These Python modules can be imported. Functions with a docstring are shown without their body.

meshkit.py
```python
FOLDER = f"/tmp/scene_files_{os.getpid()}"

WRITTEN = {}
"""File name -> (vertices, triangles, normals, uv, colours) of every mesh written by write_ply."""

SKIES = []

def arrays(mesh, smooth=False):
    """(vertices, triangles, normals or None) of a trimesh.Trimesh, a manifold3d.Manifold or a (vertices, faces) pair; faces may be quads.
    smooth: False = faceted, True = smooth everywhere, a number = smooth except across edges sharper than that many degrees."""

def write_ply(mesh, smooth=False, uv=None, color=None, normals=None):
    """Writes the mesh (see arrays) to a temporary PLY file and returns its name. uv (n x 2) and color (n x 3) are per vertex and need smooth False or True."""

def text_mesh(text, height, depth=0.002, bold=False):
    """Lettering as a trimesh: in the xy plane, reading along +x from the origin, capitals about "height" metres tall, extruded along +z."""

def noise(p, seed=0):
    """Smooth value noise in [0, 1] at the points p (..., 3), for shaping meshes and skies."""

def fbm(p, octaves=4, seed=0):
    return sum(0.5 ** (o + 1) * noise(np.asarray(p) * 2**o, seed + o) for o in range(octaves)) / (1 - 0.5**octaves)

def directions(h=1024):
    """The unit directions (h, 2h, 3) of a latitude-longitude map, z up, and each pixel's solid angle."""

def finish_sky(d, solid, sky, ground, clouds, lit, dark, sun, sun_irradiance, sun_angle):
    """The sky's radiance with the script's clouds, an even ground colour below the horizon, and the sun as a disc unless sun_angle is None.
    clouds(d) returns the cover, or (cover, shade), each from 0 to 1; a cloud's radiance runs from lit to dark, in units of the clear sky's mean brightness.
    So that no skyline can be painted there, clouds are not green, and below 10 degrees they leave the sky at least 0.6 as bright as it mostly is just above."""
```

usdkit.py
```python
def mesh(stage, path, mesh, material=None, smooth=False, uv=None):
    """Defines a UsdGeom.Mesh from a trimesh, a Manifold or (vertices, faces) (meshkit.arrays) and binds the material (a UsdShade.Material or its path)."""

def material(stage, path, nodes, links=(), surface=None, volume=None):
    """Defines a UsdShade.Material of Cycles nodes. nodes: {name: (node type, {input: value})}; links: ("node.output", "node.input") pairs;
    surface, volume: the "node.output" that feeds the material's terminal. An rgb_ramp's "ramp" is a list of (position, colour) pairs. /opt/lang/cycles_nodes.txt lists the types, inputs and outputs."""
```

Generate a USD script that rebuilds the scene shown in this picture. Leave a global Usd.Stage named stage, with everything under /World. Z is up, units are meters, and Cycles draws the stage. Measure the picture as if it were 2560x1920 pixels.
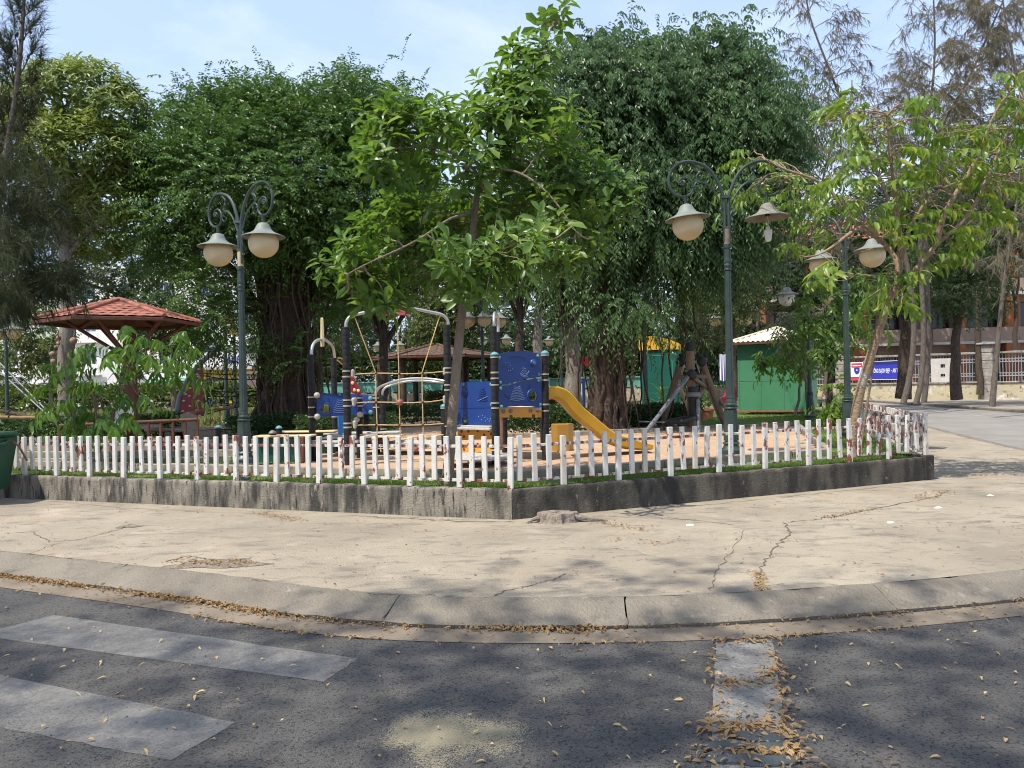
import math, random
import numpy as np, trimesh, manifold3d, usdkit, meshkit
from scipy.interpolate import CubicSpline
from shapely.geometry import Polygon, LineString, Point, MultiPolygon
from shapely import affinity
from pxr import Usd, UsdGeom, UsdLux, UsdShade, Gf, Sdf, Vt

stage = Usd.Stage.CreateInMemory()
UsdGeom.SetStageUpAxis(stage, UsdGeom.Tokens.z)
UsdGeom.SetStageMetersPerUnit(stage, 1.0)
UsdGeom.Xform.Define(stage, '/World')
UsdGeom.Scope.Define(stage, '/World/Looks')
mat_ = lambda n, *a, **k: usdkit.material(stage, '/World/Looks/' + n, *a, **k)

# ------------------------------------------------------------------ camera
CAMZ, FPX, ROLL, EXPOSURE = 1.65, 1925.0, math.radians(1.2), 0.90
cam = UsdGeom.Camera.Define(stage, '/World/camera')
cr, sr = math.cos(ROLL), math.sin(ROLL)
cam.AddTransformOp().Set(Gf.Matrix4d(cr, 0, -sr, 0, sr, 0, cr, 0, 0, -1, 0, 0, 0, 0, CAMZ, 1))
cam.CreateHorizontalApertureAttr(36.0)
cam.CreateVerticalApertureAttr(27.0)
cam.CreateFocalLengthAttr(36.0 * FPX / 2560.0)
cam.CreateClippingRangeAttr(Gf.Vec2f(0.1, 2000))
cam.GetPrim().CreateAttribute('exposure', Sdf.ValueTypeNames.Float).Set(EXPOSURE)

# ------------------------------------------------------------------ sky and sun
SUN_EL = math.radians(61.0)
SUN_AZ = math.atan2(-0.78, -0.62)            # towards the sun: behind the camera, to its left
sky_strength, sun_power = 0.135, 0.98
S = np.array([math.sin(SUN_AZ) * math.cos(SUN_EL), math.cos(SUN_AZ) * math.cos(SUN_EL), math.sin(SUN_EL)])
dome = UsdLux.DomeLight.Define(stage, '/World/sky')
dome.GetPrim().SetCustomDataByKey('kind', 'structure')
skym = mat_('sky_look', {
    's': ('sky_texture', {'sky_type': 'single_scattering', 'sun_disc': False, 'sun_elevation': SUN_EL, 'sun_rotation': SUN_AZ, 'air_density': 1.0, 'aerosol_density': 2.2, 'ozone_density': 1.6, 'altitude': 0.0}),
    'tc': ('texture_coordinate', {}),
    'mp': ('mapping', {'scale': (1.3, 1.3, 3.2), 'rotation': (0, 0.25, 0.7), 'location': (0.35, 0.2, 0.15)}),
    'n': ('noise_texture', {'scale': 2.1, 'detail': 7, 'roughness': 0.58, 'distortion': 0.25}),
    'r': ('map_range', {'from_min': 0.45, 'from_max': 0.72, 'to_min': 0.0, 'to_max': 0.6, 'clamp': True}),
    'v': ('mix_color', {'fac': .62, 'b': (2.95, 3.75, 5.45)}),
    'm': ('mix_color', {'b': (4.5, 4.9, 5.5)}),
    'b': ('background_shader', {'strength': sky_strength})},
    [('tc.generated', 'mp.vector'), ('mp.vector', 'n.vector'), ('n.fac', 'r.value'), ('r.result', 'm.fac'), ('s.color', 'v.a'), ('v.result', 'm.a'), ('m.result', 'b.color')], surface='b.background')
UsdShade.MaterialBindingAPI.Apply(dome.GetPrim()).Bind(skym)
sun = UsdLux.DistantLight.Define(stage, '/World/sun')
sun.CreateNormalizeAttr(True)
sun.CreateIntensityAttr(sun_power)
sun.CreateAngleAttr(0.55)
sun.CreateColorAttr(Gf.Vec3f(1.0, 0.93, 0.82))
zx = S; xx = np.cross([0, 0, 1.0], zx); xx /= np.linalg.norm(xx); yx = np.cross(zx, xx)
sun.AddTransformOp().Set(Gf.Matrix4d(*xx, 0, *yx, 0, *zx, 0, 0, 0, 30, 1))

# ------------------------------------------------------------------ placing: a pixel of the 2560 x 1920 photograph and a distance give a point
def ray(px, py):
    u, v = (px - 1280) / FPX, -(py - 960) / FPX
    return u * cr + v * sr, -u * sr + v * cr
def at(px, py, Y):
    a, b = ray(px, py)
    return np.array([a * Y, Y, CAMZ + b * Y])
def gp(px, py, z):
    a, b = ray(px, py)
    Y = (z - CAMZ) / b
    return np.array([a * Y, Y, z])
def gx(px, Y, z):                      # point at height z, distance Y, seen in column px
    py = 960
    for _ in range(4):
        a, b = ray(px, py)
        py -= ((z - CAMZ) / Y - b) * FPX
    a, b = ray(px, py)
    return np.array([a * Y, Y, z])
def proj(p):
    p = np.asarray(p, float)
    Y = np.maximum(p[..., 1], 0.1)
    a, b = p[..., 0] / Y, (p[..., 2] - CAMZ) / Y
    u, v = a * cr - b * sr, a * sr + b * cr
    return 1280 + u * FPX, 960 - v * FPX
r5 = lambda x, y: (650 + x * .3617, 700 + y * .3617)
r6 = lambda x, y: (1250 + x * .3616, 700 + y * .3616)
r7 = lambda x, y: (1850 + x * .4219, 600 + y * .4219)
r4 = lambda x, y: (x * .3917, 650 + y * .3917)
q2 = lambda x, y: (350 + x * .1808, 820 + y * .1808)
sw = lambda x, y: (1560 + x * .1808, 800 + y * .1808)

# ------------------------------------------------------------------ mesh tools
def unit(v):
    v = np.asarray(v, float)
    return v / np.maximum(np.linalg.norm(v, axis=-1, keepdims=True), 1e-12)
class MB:
    def __init__(s): s.v, s.f, s.n = [], [], 0
    def add(s, v, f):
        v, f = np.asarray(v, float), np.asarray(f, int)
        if f.shape[1] == 4: f = np.vstack([f[:, [0, 1, 2]], f[:, [0, 2, 3]]])
        s.v.append(v); s.f.append(f + s.n); s.n += len(v)
        return s
    def tm(s, m):
        return s.add(m.vertices, m.faces)
    def get(s): return np.vstack(s.v), np.vstack(s.f)
    def box(s, c, size, ax=None, bevel=0.0):
        hx, hy, hz = np.asarray(size, float) / 2
        A = np.eye(3) if ax is None else np.asarray(ax, float)     # rows: the box's axes
        if bevel <= 0:
            p = np.array([[x, y, z] for x in (-hx, hx) for y in (-hy, hy) for z in (-hz, hz)])
            f = np.array([[0, 1, 3, 2], [4, 6, 7, 5], [0, 4, 5, 1], [2, 3, 7, 6], [0, 2, 6, 4], [1, 5, 7, 3]])
        else:
            b = min(bevel, hx * .9, hy * .9, hz * .9); p = []
            for x in (-1, 1):
                for y in (-1, 1):
                    for z in (-1, 1):
                        p += [[x * hx, y * (hy - b), z * (hz - b)], [x * (hx - b), y * hy, z * (hz - b)], [x * (hx - b), y * (hy - b), z * hz]]
            m = manifold3d.Manifold.hull_points(np.array(p)).to_mesh()
            p, f = np.array(m.vert_properties[:, :3], float), np.array(m.tri_verts, int)
        return s.add(p @ A + np.asarray(c, float), f)
    def tube(s, pts, r, n=8, cap=True):
        P = np.asarray(pts, float); k = len(P)
        R = np.broadcast_to(np.asarray(r, float), (k,))
        T = unit(np.gradient(P, axis=0))
        up = np.array([0, 0, 1.0]) if abs(T[0][2]) < .9 else np.array([1.0, 0, 0])
        U = unit(np.cross(up, T[0])); rings = []
        for i in range(k):
            U = unit(U - T[i] * (U @ T[i])); V = np.cross(T[i], U)
            a = np.arange(n) / n * 2 * np.pi
            rings.append(P[i] + R[i] * (np.cos(a)[:, None] * U + np.sin(a)[:, None] * V))
        v = np.vstack(rings); f = []
        for i in range(k - 1):
            for j in range(n):
                a, b = i * n + j, i * n + (j + 1) % n
                f.append([a, b, b + n, a + n])
        f = np.array(f); f = np.vstack([f[:, [0, 1, 2]], f[:, [0, 2, 3]]])
        if cap:
            v = np.vstack([v, P[:1], P[-1:]]); c0, c1 = k * n, k * n + 1; j = np.arange(n); q = (j + 1) % n
            f = np.vstack([f, np.c_[q, j, np.full(n, c0)], np.c_[j + (k - 1) * n, q + (k - 1) * n, np.full(n, c1)]])
        return s.add(v, f)
    def lathe(s, prof, n=20, o=(0, 0, 0), flute=None, axis=None):
        prof = np.asarray(prof, float); k = len(prof); a = np.arange(n) / n * 2 * np.pi
        v = []
        for r, z in prof:
            rr = r * np.ones(n) if flute is None else r * (1 + flute[0] * np.cos(flute[1] * a + flute[2] * z))
            v.append(np.c_[rr * np.cos(a), rr * np.sin(a), np.full(n, z)])
        v = np.vstack(v)
        if axis is not None:
            Z = unit(axis); X = unit(np.cross([0, 1.0, .01], Z)); Y = np.cross(Z, X); v = v @ np.array([X, Y, Z])
        i, j = np.meshgrid(np.arange(k - 1), np.arange(n), indexing='ij'); i, j = i.ravel(), j.ravel(); q = (j + 1) % n
        f = np.c_[i * n + j, i * n + q, (i + 1) * n + q, (i + 1) * n + j]
        return s.add(v + np.asarray(o, float), f)
    def ball(s, c, r, sub=2):
        m = trimesh.creation.icosphere(subdivisions=sub)
        return s.add(m.vertices * np.asarray(r, float) + np.asarray(c, float), m.faces)
    def prism(s, poly, o, X, Yv, d):
        """shapely polygon (or coordinate list) in the plane o + u X + v Y, thickened by d along X x Y."""
        poly = poly if hasattr(poly, 'exterior') else Polygon(poly)
        m = trimesh.creation.extrude_polygon(poly, d, engine='earcut')
        X, Yv = unit(X), unit(Yv); Z = np.cross(X, Yv)
        return s.add(m.vertices @ np.array([X, Yv, Z]) + np.asarray(o, float), m.faces)
    def sheet(s, poly, z):
        for g in getattr(poly, 'geoms', [poly]):
            v, f = trimesh.creation.triangulate_polygon(g if hasattr(g, 'exterior') else Polygon(g), engine='earcut')
            s.add(np.c_[v, np.full(len(v), z)], f)
        return s

used, BASE = set(), {}
def numbered(p):
    q, k = p, 0
    while q in used:
        k += 1; q = f'{p}_{k:03d}'
    used.add(q); return q
def tag(path, label=None, cat=None, group=None, kind=None):
    pr = stage.GetPrimAtPath(path)
    for k, v in (('label', label), ('category', cat), ('group', group), ('kind', kind)):
        if v: pr.SetCustomDataByKey(k, v)
    return path
def thing(name, label, cat, base=(0, 0, 0), group=None, kind=None):
    p = numbered('/World/' + name); x = UsdGeom.Xform.Define(stage, p)
    b = np.asarray(base, float); x.AddTranslateOp().Set(Gf.Vec3d(*b)); BASE[p] = b
    return tag(p, label, cat, group, kind)
def part(parent, name, mesh, m, smooth=35, label=None, kind=None, off=None):
    v, f = mesh.get() if hasattr(mesh, 'get') else mesh if isinstance(mesh, tuple) else meshkit.arrays(mesh)[:2]
    v = np.asarray(v, float) if off is None else np.asarray(v, float) + off
    p = numbered(parent + '/' + name); BASE[p] = BASE[parent]
    usdkit.mesh(stage, p, trimesh.Trimesh(v - BASE[parent], f, process=False), m, smooth=smooth)
    return tag(p, label, None, None, kind)
def single(name, mesh, m, label=None, cat=None, group=None, kind=None, smooth=35):
    v, f = mesh.get() if hasattr(mesh, 'get') else mesh if isinstance(mesh, tuple) else meshkit.arrays(mesh)[:2]
    p = numbered('/World/' + name); BASE[p] = np.zeros(3)
    usdkit.mesh(stage, p, trimesh.Trimesh(np.asarray(v, float), f, process=False), m, smooth=smooth)
    return tag(p, label, cat, group, kind)
def spline(pts, n):
    P = np.asarray(pts, float); d = np.r_[0, np.cumsum(np.linalg.norm(np.diff(P, axis=0), axis=1))]
    return CubicSpline(d, P)(np.linspace(0, d[-1], n))

# ------------------------------------------------------------------ materials
def rough_mat(name, col, col2=None, scale=6.0, rough=.8, bump=.3, bscale=60.0, bdist=.01, spec=.4, stretch=(1, 1, 1), lo=.35, hi=.65, metallic=0.0, detail=6, extra=None):
    nodes = {'g': ('geometry', {}), 'mp': ('mapping', {'scale': stretch}),
             'n': ('noise_texture', {'scale': scale, 'detail': detail, 'roughness': .62}),
             'r': ('rgb_ramp', {'ramp': [(lo, col), (hi, col2 or col)]}),
             'bn': ('noise_texture', {'scale': bscale, 'detail': 4, 'roughness': .6}),
             'bu': ('bump', {'strength': bump, 'distance': bdist}),
             'p': ('principled_bsdf', {'roughness': rough, 'specular_ior_level': spec, 'metallic': metallic})}
    links = [('g.position', 'mp.vector'), ('mp.vector', 'n.vector'), ('n.fac', 'r.fac'), ('g.position', 'bn.vector'), ('bn.fac', 'bu.height'), ('bu.normal', 'p.normal')]
    src = 'r.color'
    if extra:                       # (colour, noise scale, from, to, stretch): a second layer of spots
        for i, (c, s, a, b, st) in enumerate(extra):
            nodes[f'xm{i}'] = ('mapping', {'scale': st, 'location': (3.1 * i + 1.7, 2.3, .9)})
            nodes[f'xn{i}'] = ('noise_texture', {'scale': s, 'detail': 5, 'roughness': .6})
            nodes[f'xr{i}'] = ('map_range', {'from_min': a, 'from_max': b, 'clamp': True})
            nodes[f'xx{i}'] = ('mix_color', {'b': c})
            links += [('g.position', f'xm{i}.vector'), (f'xm{i}.vector', f'xn{i}.vector'), (f'xn{i}.fac', f'xr{i}.value'), (f'xr{i}.result', f'xx{i}.fac'), (src, f'xx{i}.a')]
            src = f'xx{i}.result'
    links.append((src, 'p.base_color'))
    return mat_(name, nodes, links, surface='p.BSDF')
def leaf_mat(name, c1, c2, c3, transl=.35, rough=.42, per='island', nscale=.7, spec=.5):
    nodes = {'g': ('geometry', {}), 'oi': ('object_info', {}),
             'n': ('noise_texture', {'scale': nscale, 'detail': 2}),
             'a': ('math', {'math_type': 'multiply_add', 'value2': .62, 'value3': -.12}),
             'b': ('math', {'math_type': 'multiply_add', 'value2': .55}),
             'r': ('rgb_ramp', {'ramp': [(0.0, c1), (.5, c2), (1.0, c3)]}),
             'h': ('hsv', {'saturation': 1.05, 'value': 1.75, 'hue': .485}),
             'p': ('principled_bsdf', {'roughness': rough, 'specular_ior_level': spec}),
             't': ('translucent_bsdf', {}), 'm': ('mix_closure', {'fac': transl})}
    rnd = 'g.random_per_island' if per == 'island' else 'oi.random'
    return mat_(name, nodes, [('g.position', 'n.vector'), ('n.fac', 'a.value1'), (rnd, 'b.value1'), ('a.value', 'b.value3'), ('b.value', 'r.fac'), ('r.color', 'p.base_color'),
                              ('r.color', 'h.color'), ('h.color', 't.color'), ('p.BSDF', 'm.closure1'), ('t.BSDF', 'm.closure2')], surface='m.closure')
def both(name, *a, **k):
    return leaf_mat(name, *a, **k), leaf_mat(name + '_single', *a, per='object', **k)

ASPHALT = rough_mat('asphalt', (.098, .097, .095), (.150, .142, .132), scale=.9, rough=.92, bump=1.0, bscale=120, bdist=.03, spec=.25,
                    extra=[((.15, .135, .11), 1.7, .55, .8, (1, 1, 1)), ((.040, .040, .042), 75, .52, .62, (1, 1, 1)), ((.25, .24, .22), 120, .60, .68, (1, 1, 1)), ((.16, .155, .145), 48, .60, .68, (1, 1, 1))])
DUSTROAD = rough_mat('dusty_side_road', (.19, .18, .165), (.25, .237, .215), scale=.7, rough=.92, bump=.8, bscale=90, bdist=.03, spec=.2, extra=[((.30, .27, .23), 1.3, .56, .75, (1, 1, 1))])
def worn_paint(name, c1, c2, lo, hi):
    return mat_(name, {'g': ('geometry', {}), 'n': ('noise_texture', {'scale': 95, 'detail': 4, 'roughness': .7}), 'n2': ('noise_texture', {'scale': 2.2, 'detail': 5, 'roughness': .65}), 'ad': ('math', {'math_type': 'multiply_add', 'value2': .75}),
                       'r': ('map_range', {'from_min': lo, 'from_max': hi, 'to_min': .05, 'to_max': .78, 'clamp': True}), 'n3': ('noise_texture', {'scale': 14, 'detail': 5}), 'c': ('rgb_ramp', {'ramp': [(.35, c1), (.65, c2)]}),
                       'd': ('diffuse_bsdf', {'roughness': .6}), 't': ('transparent_bsdf', {'color': (1, 1, 1)}), 'm': ('mix_closure', {})},
                [('g.position', 'n.vector'), ('g.position', 'n2.vector'), ('g.position', 'n3.vector'), ('n3.fac', 'c.fac'), ('n2.fac', 'ad.value1'), ('n.fac', 'ad.value3'), ('ad.value', 'r.value'), ('r.result', 'm.fac'), ('c.color', 'd.color'), ('t.BSDF', 'm.closure1'), ('d.BSDF', 'm.closure2')], surface='m.closure')
PAINT_WORN = worn_paint('worn_road_paint', (.19, .186, .176), (.26, .253, .237), .66, 1.06)
PAVE = rough_mat('pavement_concrete', (.220, .190, .147), (.322, .280, .215), scale=.55, rough=.93, bump=.8, bscale=60, bdist=.02, spec=.2, detail=9,
                 extra=[((.165, .147, .125), 2.6, .53, .70, (1, 2.2, 1)), ((.40, .345, .27), 1.3, .60, .78, (1, 1, 1)), ((.14, .125, .105), 45, .63, .72, (1, 1, 1)), ((.29, .21, .14), .8, .58, .78, (1, 1, 1)), ((.12, .108, .095), 9, .60, .72, (1, 1.6, 1)), ((.10, .09, .08), 1.1, .66, .78, (1, 1, 1))])
KERB = rough_mat('kerb_concrete', (.155, .137, .11), (.215, .19, .153), scale=1.6, rough=.9, bump=1.0, bscale=45, bdist=.025, spec=.2,
                 extra=[((.105, .096, .083), 5, .56, .74, (1, 1, 1)), ((.26, .24, .205), 9, .62, .74, (1, 1, 1)), ((.17, .16, .145), 70, .62, .7, (1, 1, 1))])
GUTTER = rough_mat('gutter_cement', (.135, .112, .085), (.19, .158, .122), scale=2.2, rough=.92, bump=.4, bscale=60, spec=.2)
PATCH = rough_mat('old_concrete_patch', (.18, .176, .165), (.27, .262, .243), scale=7, rough=.95, bump=1.0, bscale=55, bdist=.03, spec=.2,
                  extra=[((.10, .10, .10), 30, .55, .66, (1, 1, 1)), ((.21, .16, .11), 4, .58, .7, (1, 1, 1))])
CRACK = rough_mat('crack_dirt', (.085, .072, .056), (.14, .12, .09), scale=20, rough=1, bump=.3, spec=.1)
WALLC = rough_mat('mouldy_concrete', (.25, .225, .18), (.16, .145, .12), scale=2.2, rough=.95, bump=.7, bscale=45, bdist=.02, spec=.15, detail=8,
                  extra=[((.052, .050, .045), 3.4, .43, .60, (1.6, 1.6, .35)), ((.29, .265, .215), 7, .62, .70, (1.8, 1.8, .5)), ((.035, .034, .031), 11, .53, .66, (2, 2, .3))])
WALL_SHADED = rough_mat('shaded_mouldy_concrete', (.12, .108, .088), (.072, .066, .055), scale=2.2, rough=.95, bump=.7, bscale=45, bdist=.02, spec=.15, detail=8,
                  extra=[((.038, .036, .032), 3.0, .40, .58, (1.3, 1.3, .45)), ((.19, .172, .14), 8, .63, .71, (1.4, 1.4, .7))])  # mould streaks over a base darkened to paint in this face's shade
SAND = rough_mat('orange_sand', (.335, .225, .145), (.42, .295, .195), scale=1.3, rough=.95, bump=.7, bscale=16, bdist=.04, spec=.15,
                 extra=[((.30, .19, .115), 3, .58, .74, (1, 1, 1))])
SOIL = rough_mat('park_soil', (.105, .085, .055), (.20, .16, .105), scale=.8, rough=.97, bump=.8, bscale=20, bdist=.05, spec=.1,
                 extra=[((.07, .09, .03), 1.3, .5, .66, (1, 1, 1))])
DRYGRASS = rough_mat('dry_field', (.17, .16, .06), (.27, .235, .11), scale=.5, rough=.97, bump=1, bscale=14, bdist=.08, spec=.1,
                     extra=[((.09, .125, .035), .9, .5, .66, (1, 1, 1))])
TURF = rough_mat('turf_soil', (.075, .12, .025), (.12, .15, .05), scale=3, rough=.97, bump=.8, bscale=30, spec=.1)
GRASS = leaf_mat('grass_blade', (.07, .13, .015), (.12, .20, .028), (.20, .26, .06), transl=.3, rough=.6)
EDGING = rough_mat('edging_concrete', (.20, .17, .13), (.29, .25, .195), scale=4, rough=.95, bump=.5, bscale=50, spec=.15, extra=[((.09, .08, .07), 5, .55, .7, (1, 1, 1))])
def picket_paint(name, a, b):
    return rough_mat(name, (.54, .53, .50), (.46, .445, .41), scale=9, rough=.55, bump=.25, bscale=40, bdist=.004, spec=.4,
                     extra=[((.40, .35, .28), 5, .55, .72, (1, 1, .35)), ((.20, .055, .038), 11, a, b, (1, 1, .5)), ((.16, .12, .095), 22, a + .06, b + .05, (1, 1, .6))])
PICKET = [picket_paint('white_picket_paint', .66, .675), picket_paint('chipped_picket_paint', .585, .60), picket_paint('peeling_picket_paint', .53, .55)]
RAILP = picket_paint('peeling_rail_paint', .50, .53)
LAMPG = rough_mat('lamp_green_iron', (.016, .030, .025), (.030, .048, .041), scale=5, rough=.42, bump=.2, bscale=60, bdist=.003, spec=.5, extra=[((.09, .10, .09), 9, .64, .76, (1, 1, .3))])
SHADE = rough_mat('weathered_lamp_shade', (.125, .15, .135), (.17, .19, .17), scale=5, rough=.6, bump=.15, bscale=40, bdist=.003, spec=.4)
SHADEB = rough_mat('rusty_lamp_shade', (.13, .125, .11), (.19, .18, .155), scale=9, rough=.7, bump=.2, bscale=40, bdist=.003, spec=.3, extra=[((.42, .40, .34), 14, .6, .7, (1, 1, 1))])
SLEEVE = rough_mat('bare_sleeve', (.44, .37, .20), (.36, .29, .16), scale=9, rough=.7, bump=.2, spec=.3, extra=[((.05, .045, .03), 9, .58, .6, (1, 1, 1))])
SLEEVEB = rough_mat('brown_sleeve', (.13, .10, .085), (.19, .15, .125), scale=9, rough=.7, bump=.2, spec=.3)
GLOBE = mat_('cream_globe', {'g': ('geometry', {}), 'n': ('noise_texture', {'scale': 5, 'detail': 4}), 'r': ('rgb_ramp', {'ramp': [(.3, (.70, .58, .37)), (.7, (.76, .65, .44))]}),
                             'p': ('principled_bsdf', {'roughness': .38, 'specular_ior_level': .4}), 't': ('translucent_bsdf', {'color': (.84, .70, .42)}), 'm': ('mix_closure', {'fac': .35})},
             [('g.position', 'n.vector'), ('n.fac', 'r.fac'), ('r.color', 'p.base_color'), ('p.BSDF', 'm.closure1'), ('t.BSDF', 'm.closure2')], surface='m.closure')
GLOBEW = rough_mat('white_globe', (.62, .58, .50), (.70, .66, .58), scale=5, rough=.4, bump=.05, spec=.4)
def plastic(name, c, rough=.4, c2=None): return rough_mat(name, c, c2 or tuple(x * .86 for x in c), scale=2.5, rough=rough, bump=.06, bscale=60, bdist=.002, spec=.5, extra=[(tuple(.5 * x + .12 for x in c), 7, .66, .8, (1, 1, 1))])
BLUE = plastic('blue_plastic', (.010, .042, .19))
BLUED = plastic('blue_groove', (.006, .02, .11))
BLUEL = plastic('pale_blue_relief', (.22, .30, .52))
CYAN = plastic('bright_blue_plastic', (.015, .15, .38))
TEALCAP = plastic('teal_cap', (.10, .27, .29))
AMBER = plastic('amber_plastic', (.62, .27, .03))
YELLOW = plastic('yellow_slide', (.60, .33, .028))
GREENP = plastic('dark_green_panel', (.012, .085, .06))
REDP = plastic('dark_red_panel', (.20, .008, .016))
PINK = plastic('faded_red_plastic', (.42, .06, .09))
BALL = plastic('red_ball', (.30, .085, .065), .6)
CREAM = plastic('cream_plastic', (.58, .46, .26), .5)
TAN = plastic('tan_counter', (.60, .42, .22), .6)
BEIGE = plastic('beige_clamp', (.36, .33, .27), .6)
RUBBER = rough_mat('black_rubber_wrap', (.012, .012, .013), (.022, .021, .022), scale=9, rough=.7, bump=.15, spec=.25)
STEEL = rough_mat('grey_steel', (.42, .42, .42), (.52, .51, .50), scale=8, rough=.38, bump=.05, spec=.5, metallic=.75)
GALV = rough_mat('dull_steel', (.11, .12, .125), (.17, .18, .185), scale=8, rough=.5, bump=.1, spec=.4, metallic=.2)
ROPE = rough_mat('tan_rope', (.50, .33, .14), (.60, .42, .20), scale=30, rough=.9, bump=.4, bscale=120, spec=.2)
ROPED = rough_mat('dark_rope', (.02, .02, .02), (.05, .045, .04), scale=30, rough=.9, bump=.2, spec=.2)
PLANK = rough_mat('grey_deck', (.30, .285, .26), (.40, .38, .34), scale=5, rough=.85, bump=.3, spec=.2, stretch=(8, 1, 1))
WOOD = rough_mat('brown_pole_wood', (.13, .098, .066), (.20, .155, .11), scale=4, rough=.8, bump=.3, spec=.25, stretch=(6, 6, .6))
BROWN = rough_mat('brown_painted_wood', (.085, .034, .024), (.13, .055, .036), scale=5, rough=.7, bump=.3, spec=.3, stretch=(3, 3, .8))
BAMBOO = rough_mat('old_bamboo', (.26, .17, .08), (.15, .10, .055), scale=7, rough=.8, bump=.2, spec=.25)
TILE = [rough_mat('red_roof_tile', (.215, .086, .066), (.27, .113, .084), scale=3.5, rough=.75, bump=.2, spec=.3, extra=[((.16, .07, .055), 5, .56, .72, (1, 1, 1))]),
        rough_mat('dark_red_roof_tile', (.26, .095, .07), (.36, .13, .09), scale=3.5, rough=.8, bump=.2, spec=.3, extra=[((.09, .05, .04), 4, .48, .66, (1, 1, 1))])]
TILED = rough_mat('brown_roof_tile', (.075, .05, .038), (.13, .09, .068), scale=4, rough=.9, bump=.3, spec=.2)
SHEDG = rough_mat('green_sheet_metal', (.045, .175, .088), (.058, .20, .105), scale=1.4, rough=.5, bump=.1, bscale=12, bdist=.02, spec=.4, extra=[((.14, .18, .12), 6, .64, .8, (1, 1, .4)), ((.20, .12, .06), 12, .69, .74, (1, 1, .4))])
KIOSK = rough_mat('teal_fibreglass', (.004, .075, .056), (.006, .092, .070), scale=1.2, rough=.4, bump=.1, bscale=8, bdist=.02, spec=.5)
KIOSKL = rough_mat('pale_teal_line', (.09, .30, .25), scale=2, rough=.5, bump=0)
KYEL = rough_mat('mustard_fibreglass', (.60, .33, .025), (.52, .28, .025), scale=1.5, rough=.5, bump=.1, spec=.4)
WROOF = rough_mat('cream_corrugated', (.62, .575, .44), (.50, .45, .34), scale=3, rough=.65, bump=.1, spec=.35, extra=[((.30, .25, .17), 7, .62, .75, (1, 1, 1))])
BIN = rough_mat('green_bin_plastic', (.010, .040, .020), (.014, .050, .026), scale=3, rough=.5, bump=.1, bscale=40, bdist=.004, spec=.4, extra=[((.07, .09, .06), 8, .62, .76, (1, 1, 1))])
BLACK = rough_mat('black_plastic', (.012, .012, .012), (.02, .02, .02), rough=.6, bump=.1)
RUST = rough_mat('rusty_iron', (.16, .075, .045), (.24, .13, .085), scale=12, rough=.9, bump=.4, spec=.2)
WHITEP = rough_mat('white_paint', (.74, .73, .70), (.66, .64, .60), scale=4, rough=.6, bump=.1, spec=.35)
BLOTCH = rough_mat('brown_blotch_paint', (.09, .05, .035), rough=.7, bump=.1)
def bark(name, c1, c2, spots=None, z=.35): return rough_mat(name, c1, c2, scale=14, rough=.95, bump=.9, bscale=26, bdist=.03, spec=.15, stretch=(1, 1, z), extra=[(spots or tuple(.5 * x for x in c1), 9, .58, .7, (1, 1, .5))])
BARK_S = bark('smooth_grey_brown_bark', (.165, .125, .09), (.215, .17, .125), (.30, .27, .23))
BARK_F = bark('ficus_bark', (.045, .033, .026), (.085, .064, .05), (.13, .09, .062))
BARK_G = bark('grey_bark', (.145, .125, .105), (.24, .215, .185), (.09, .075, .06))
BARK_D = bark('dark_bark', (.05, .038, .03), (.095, .072, .056))
BARK_L = bark('pale_ringed_bark', (.20, .14, .09), (.30, .22, .145), (.36, .33, .28), z=3)
BARK_C = bark('casuarina_bark', (.085, .072, .06), (.14, .118, .10))
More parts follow.
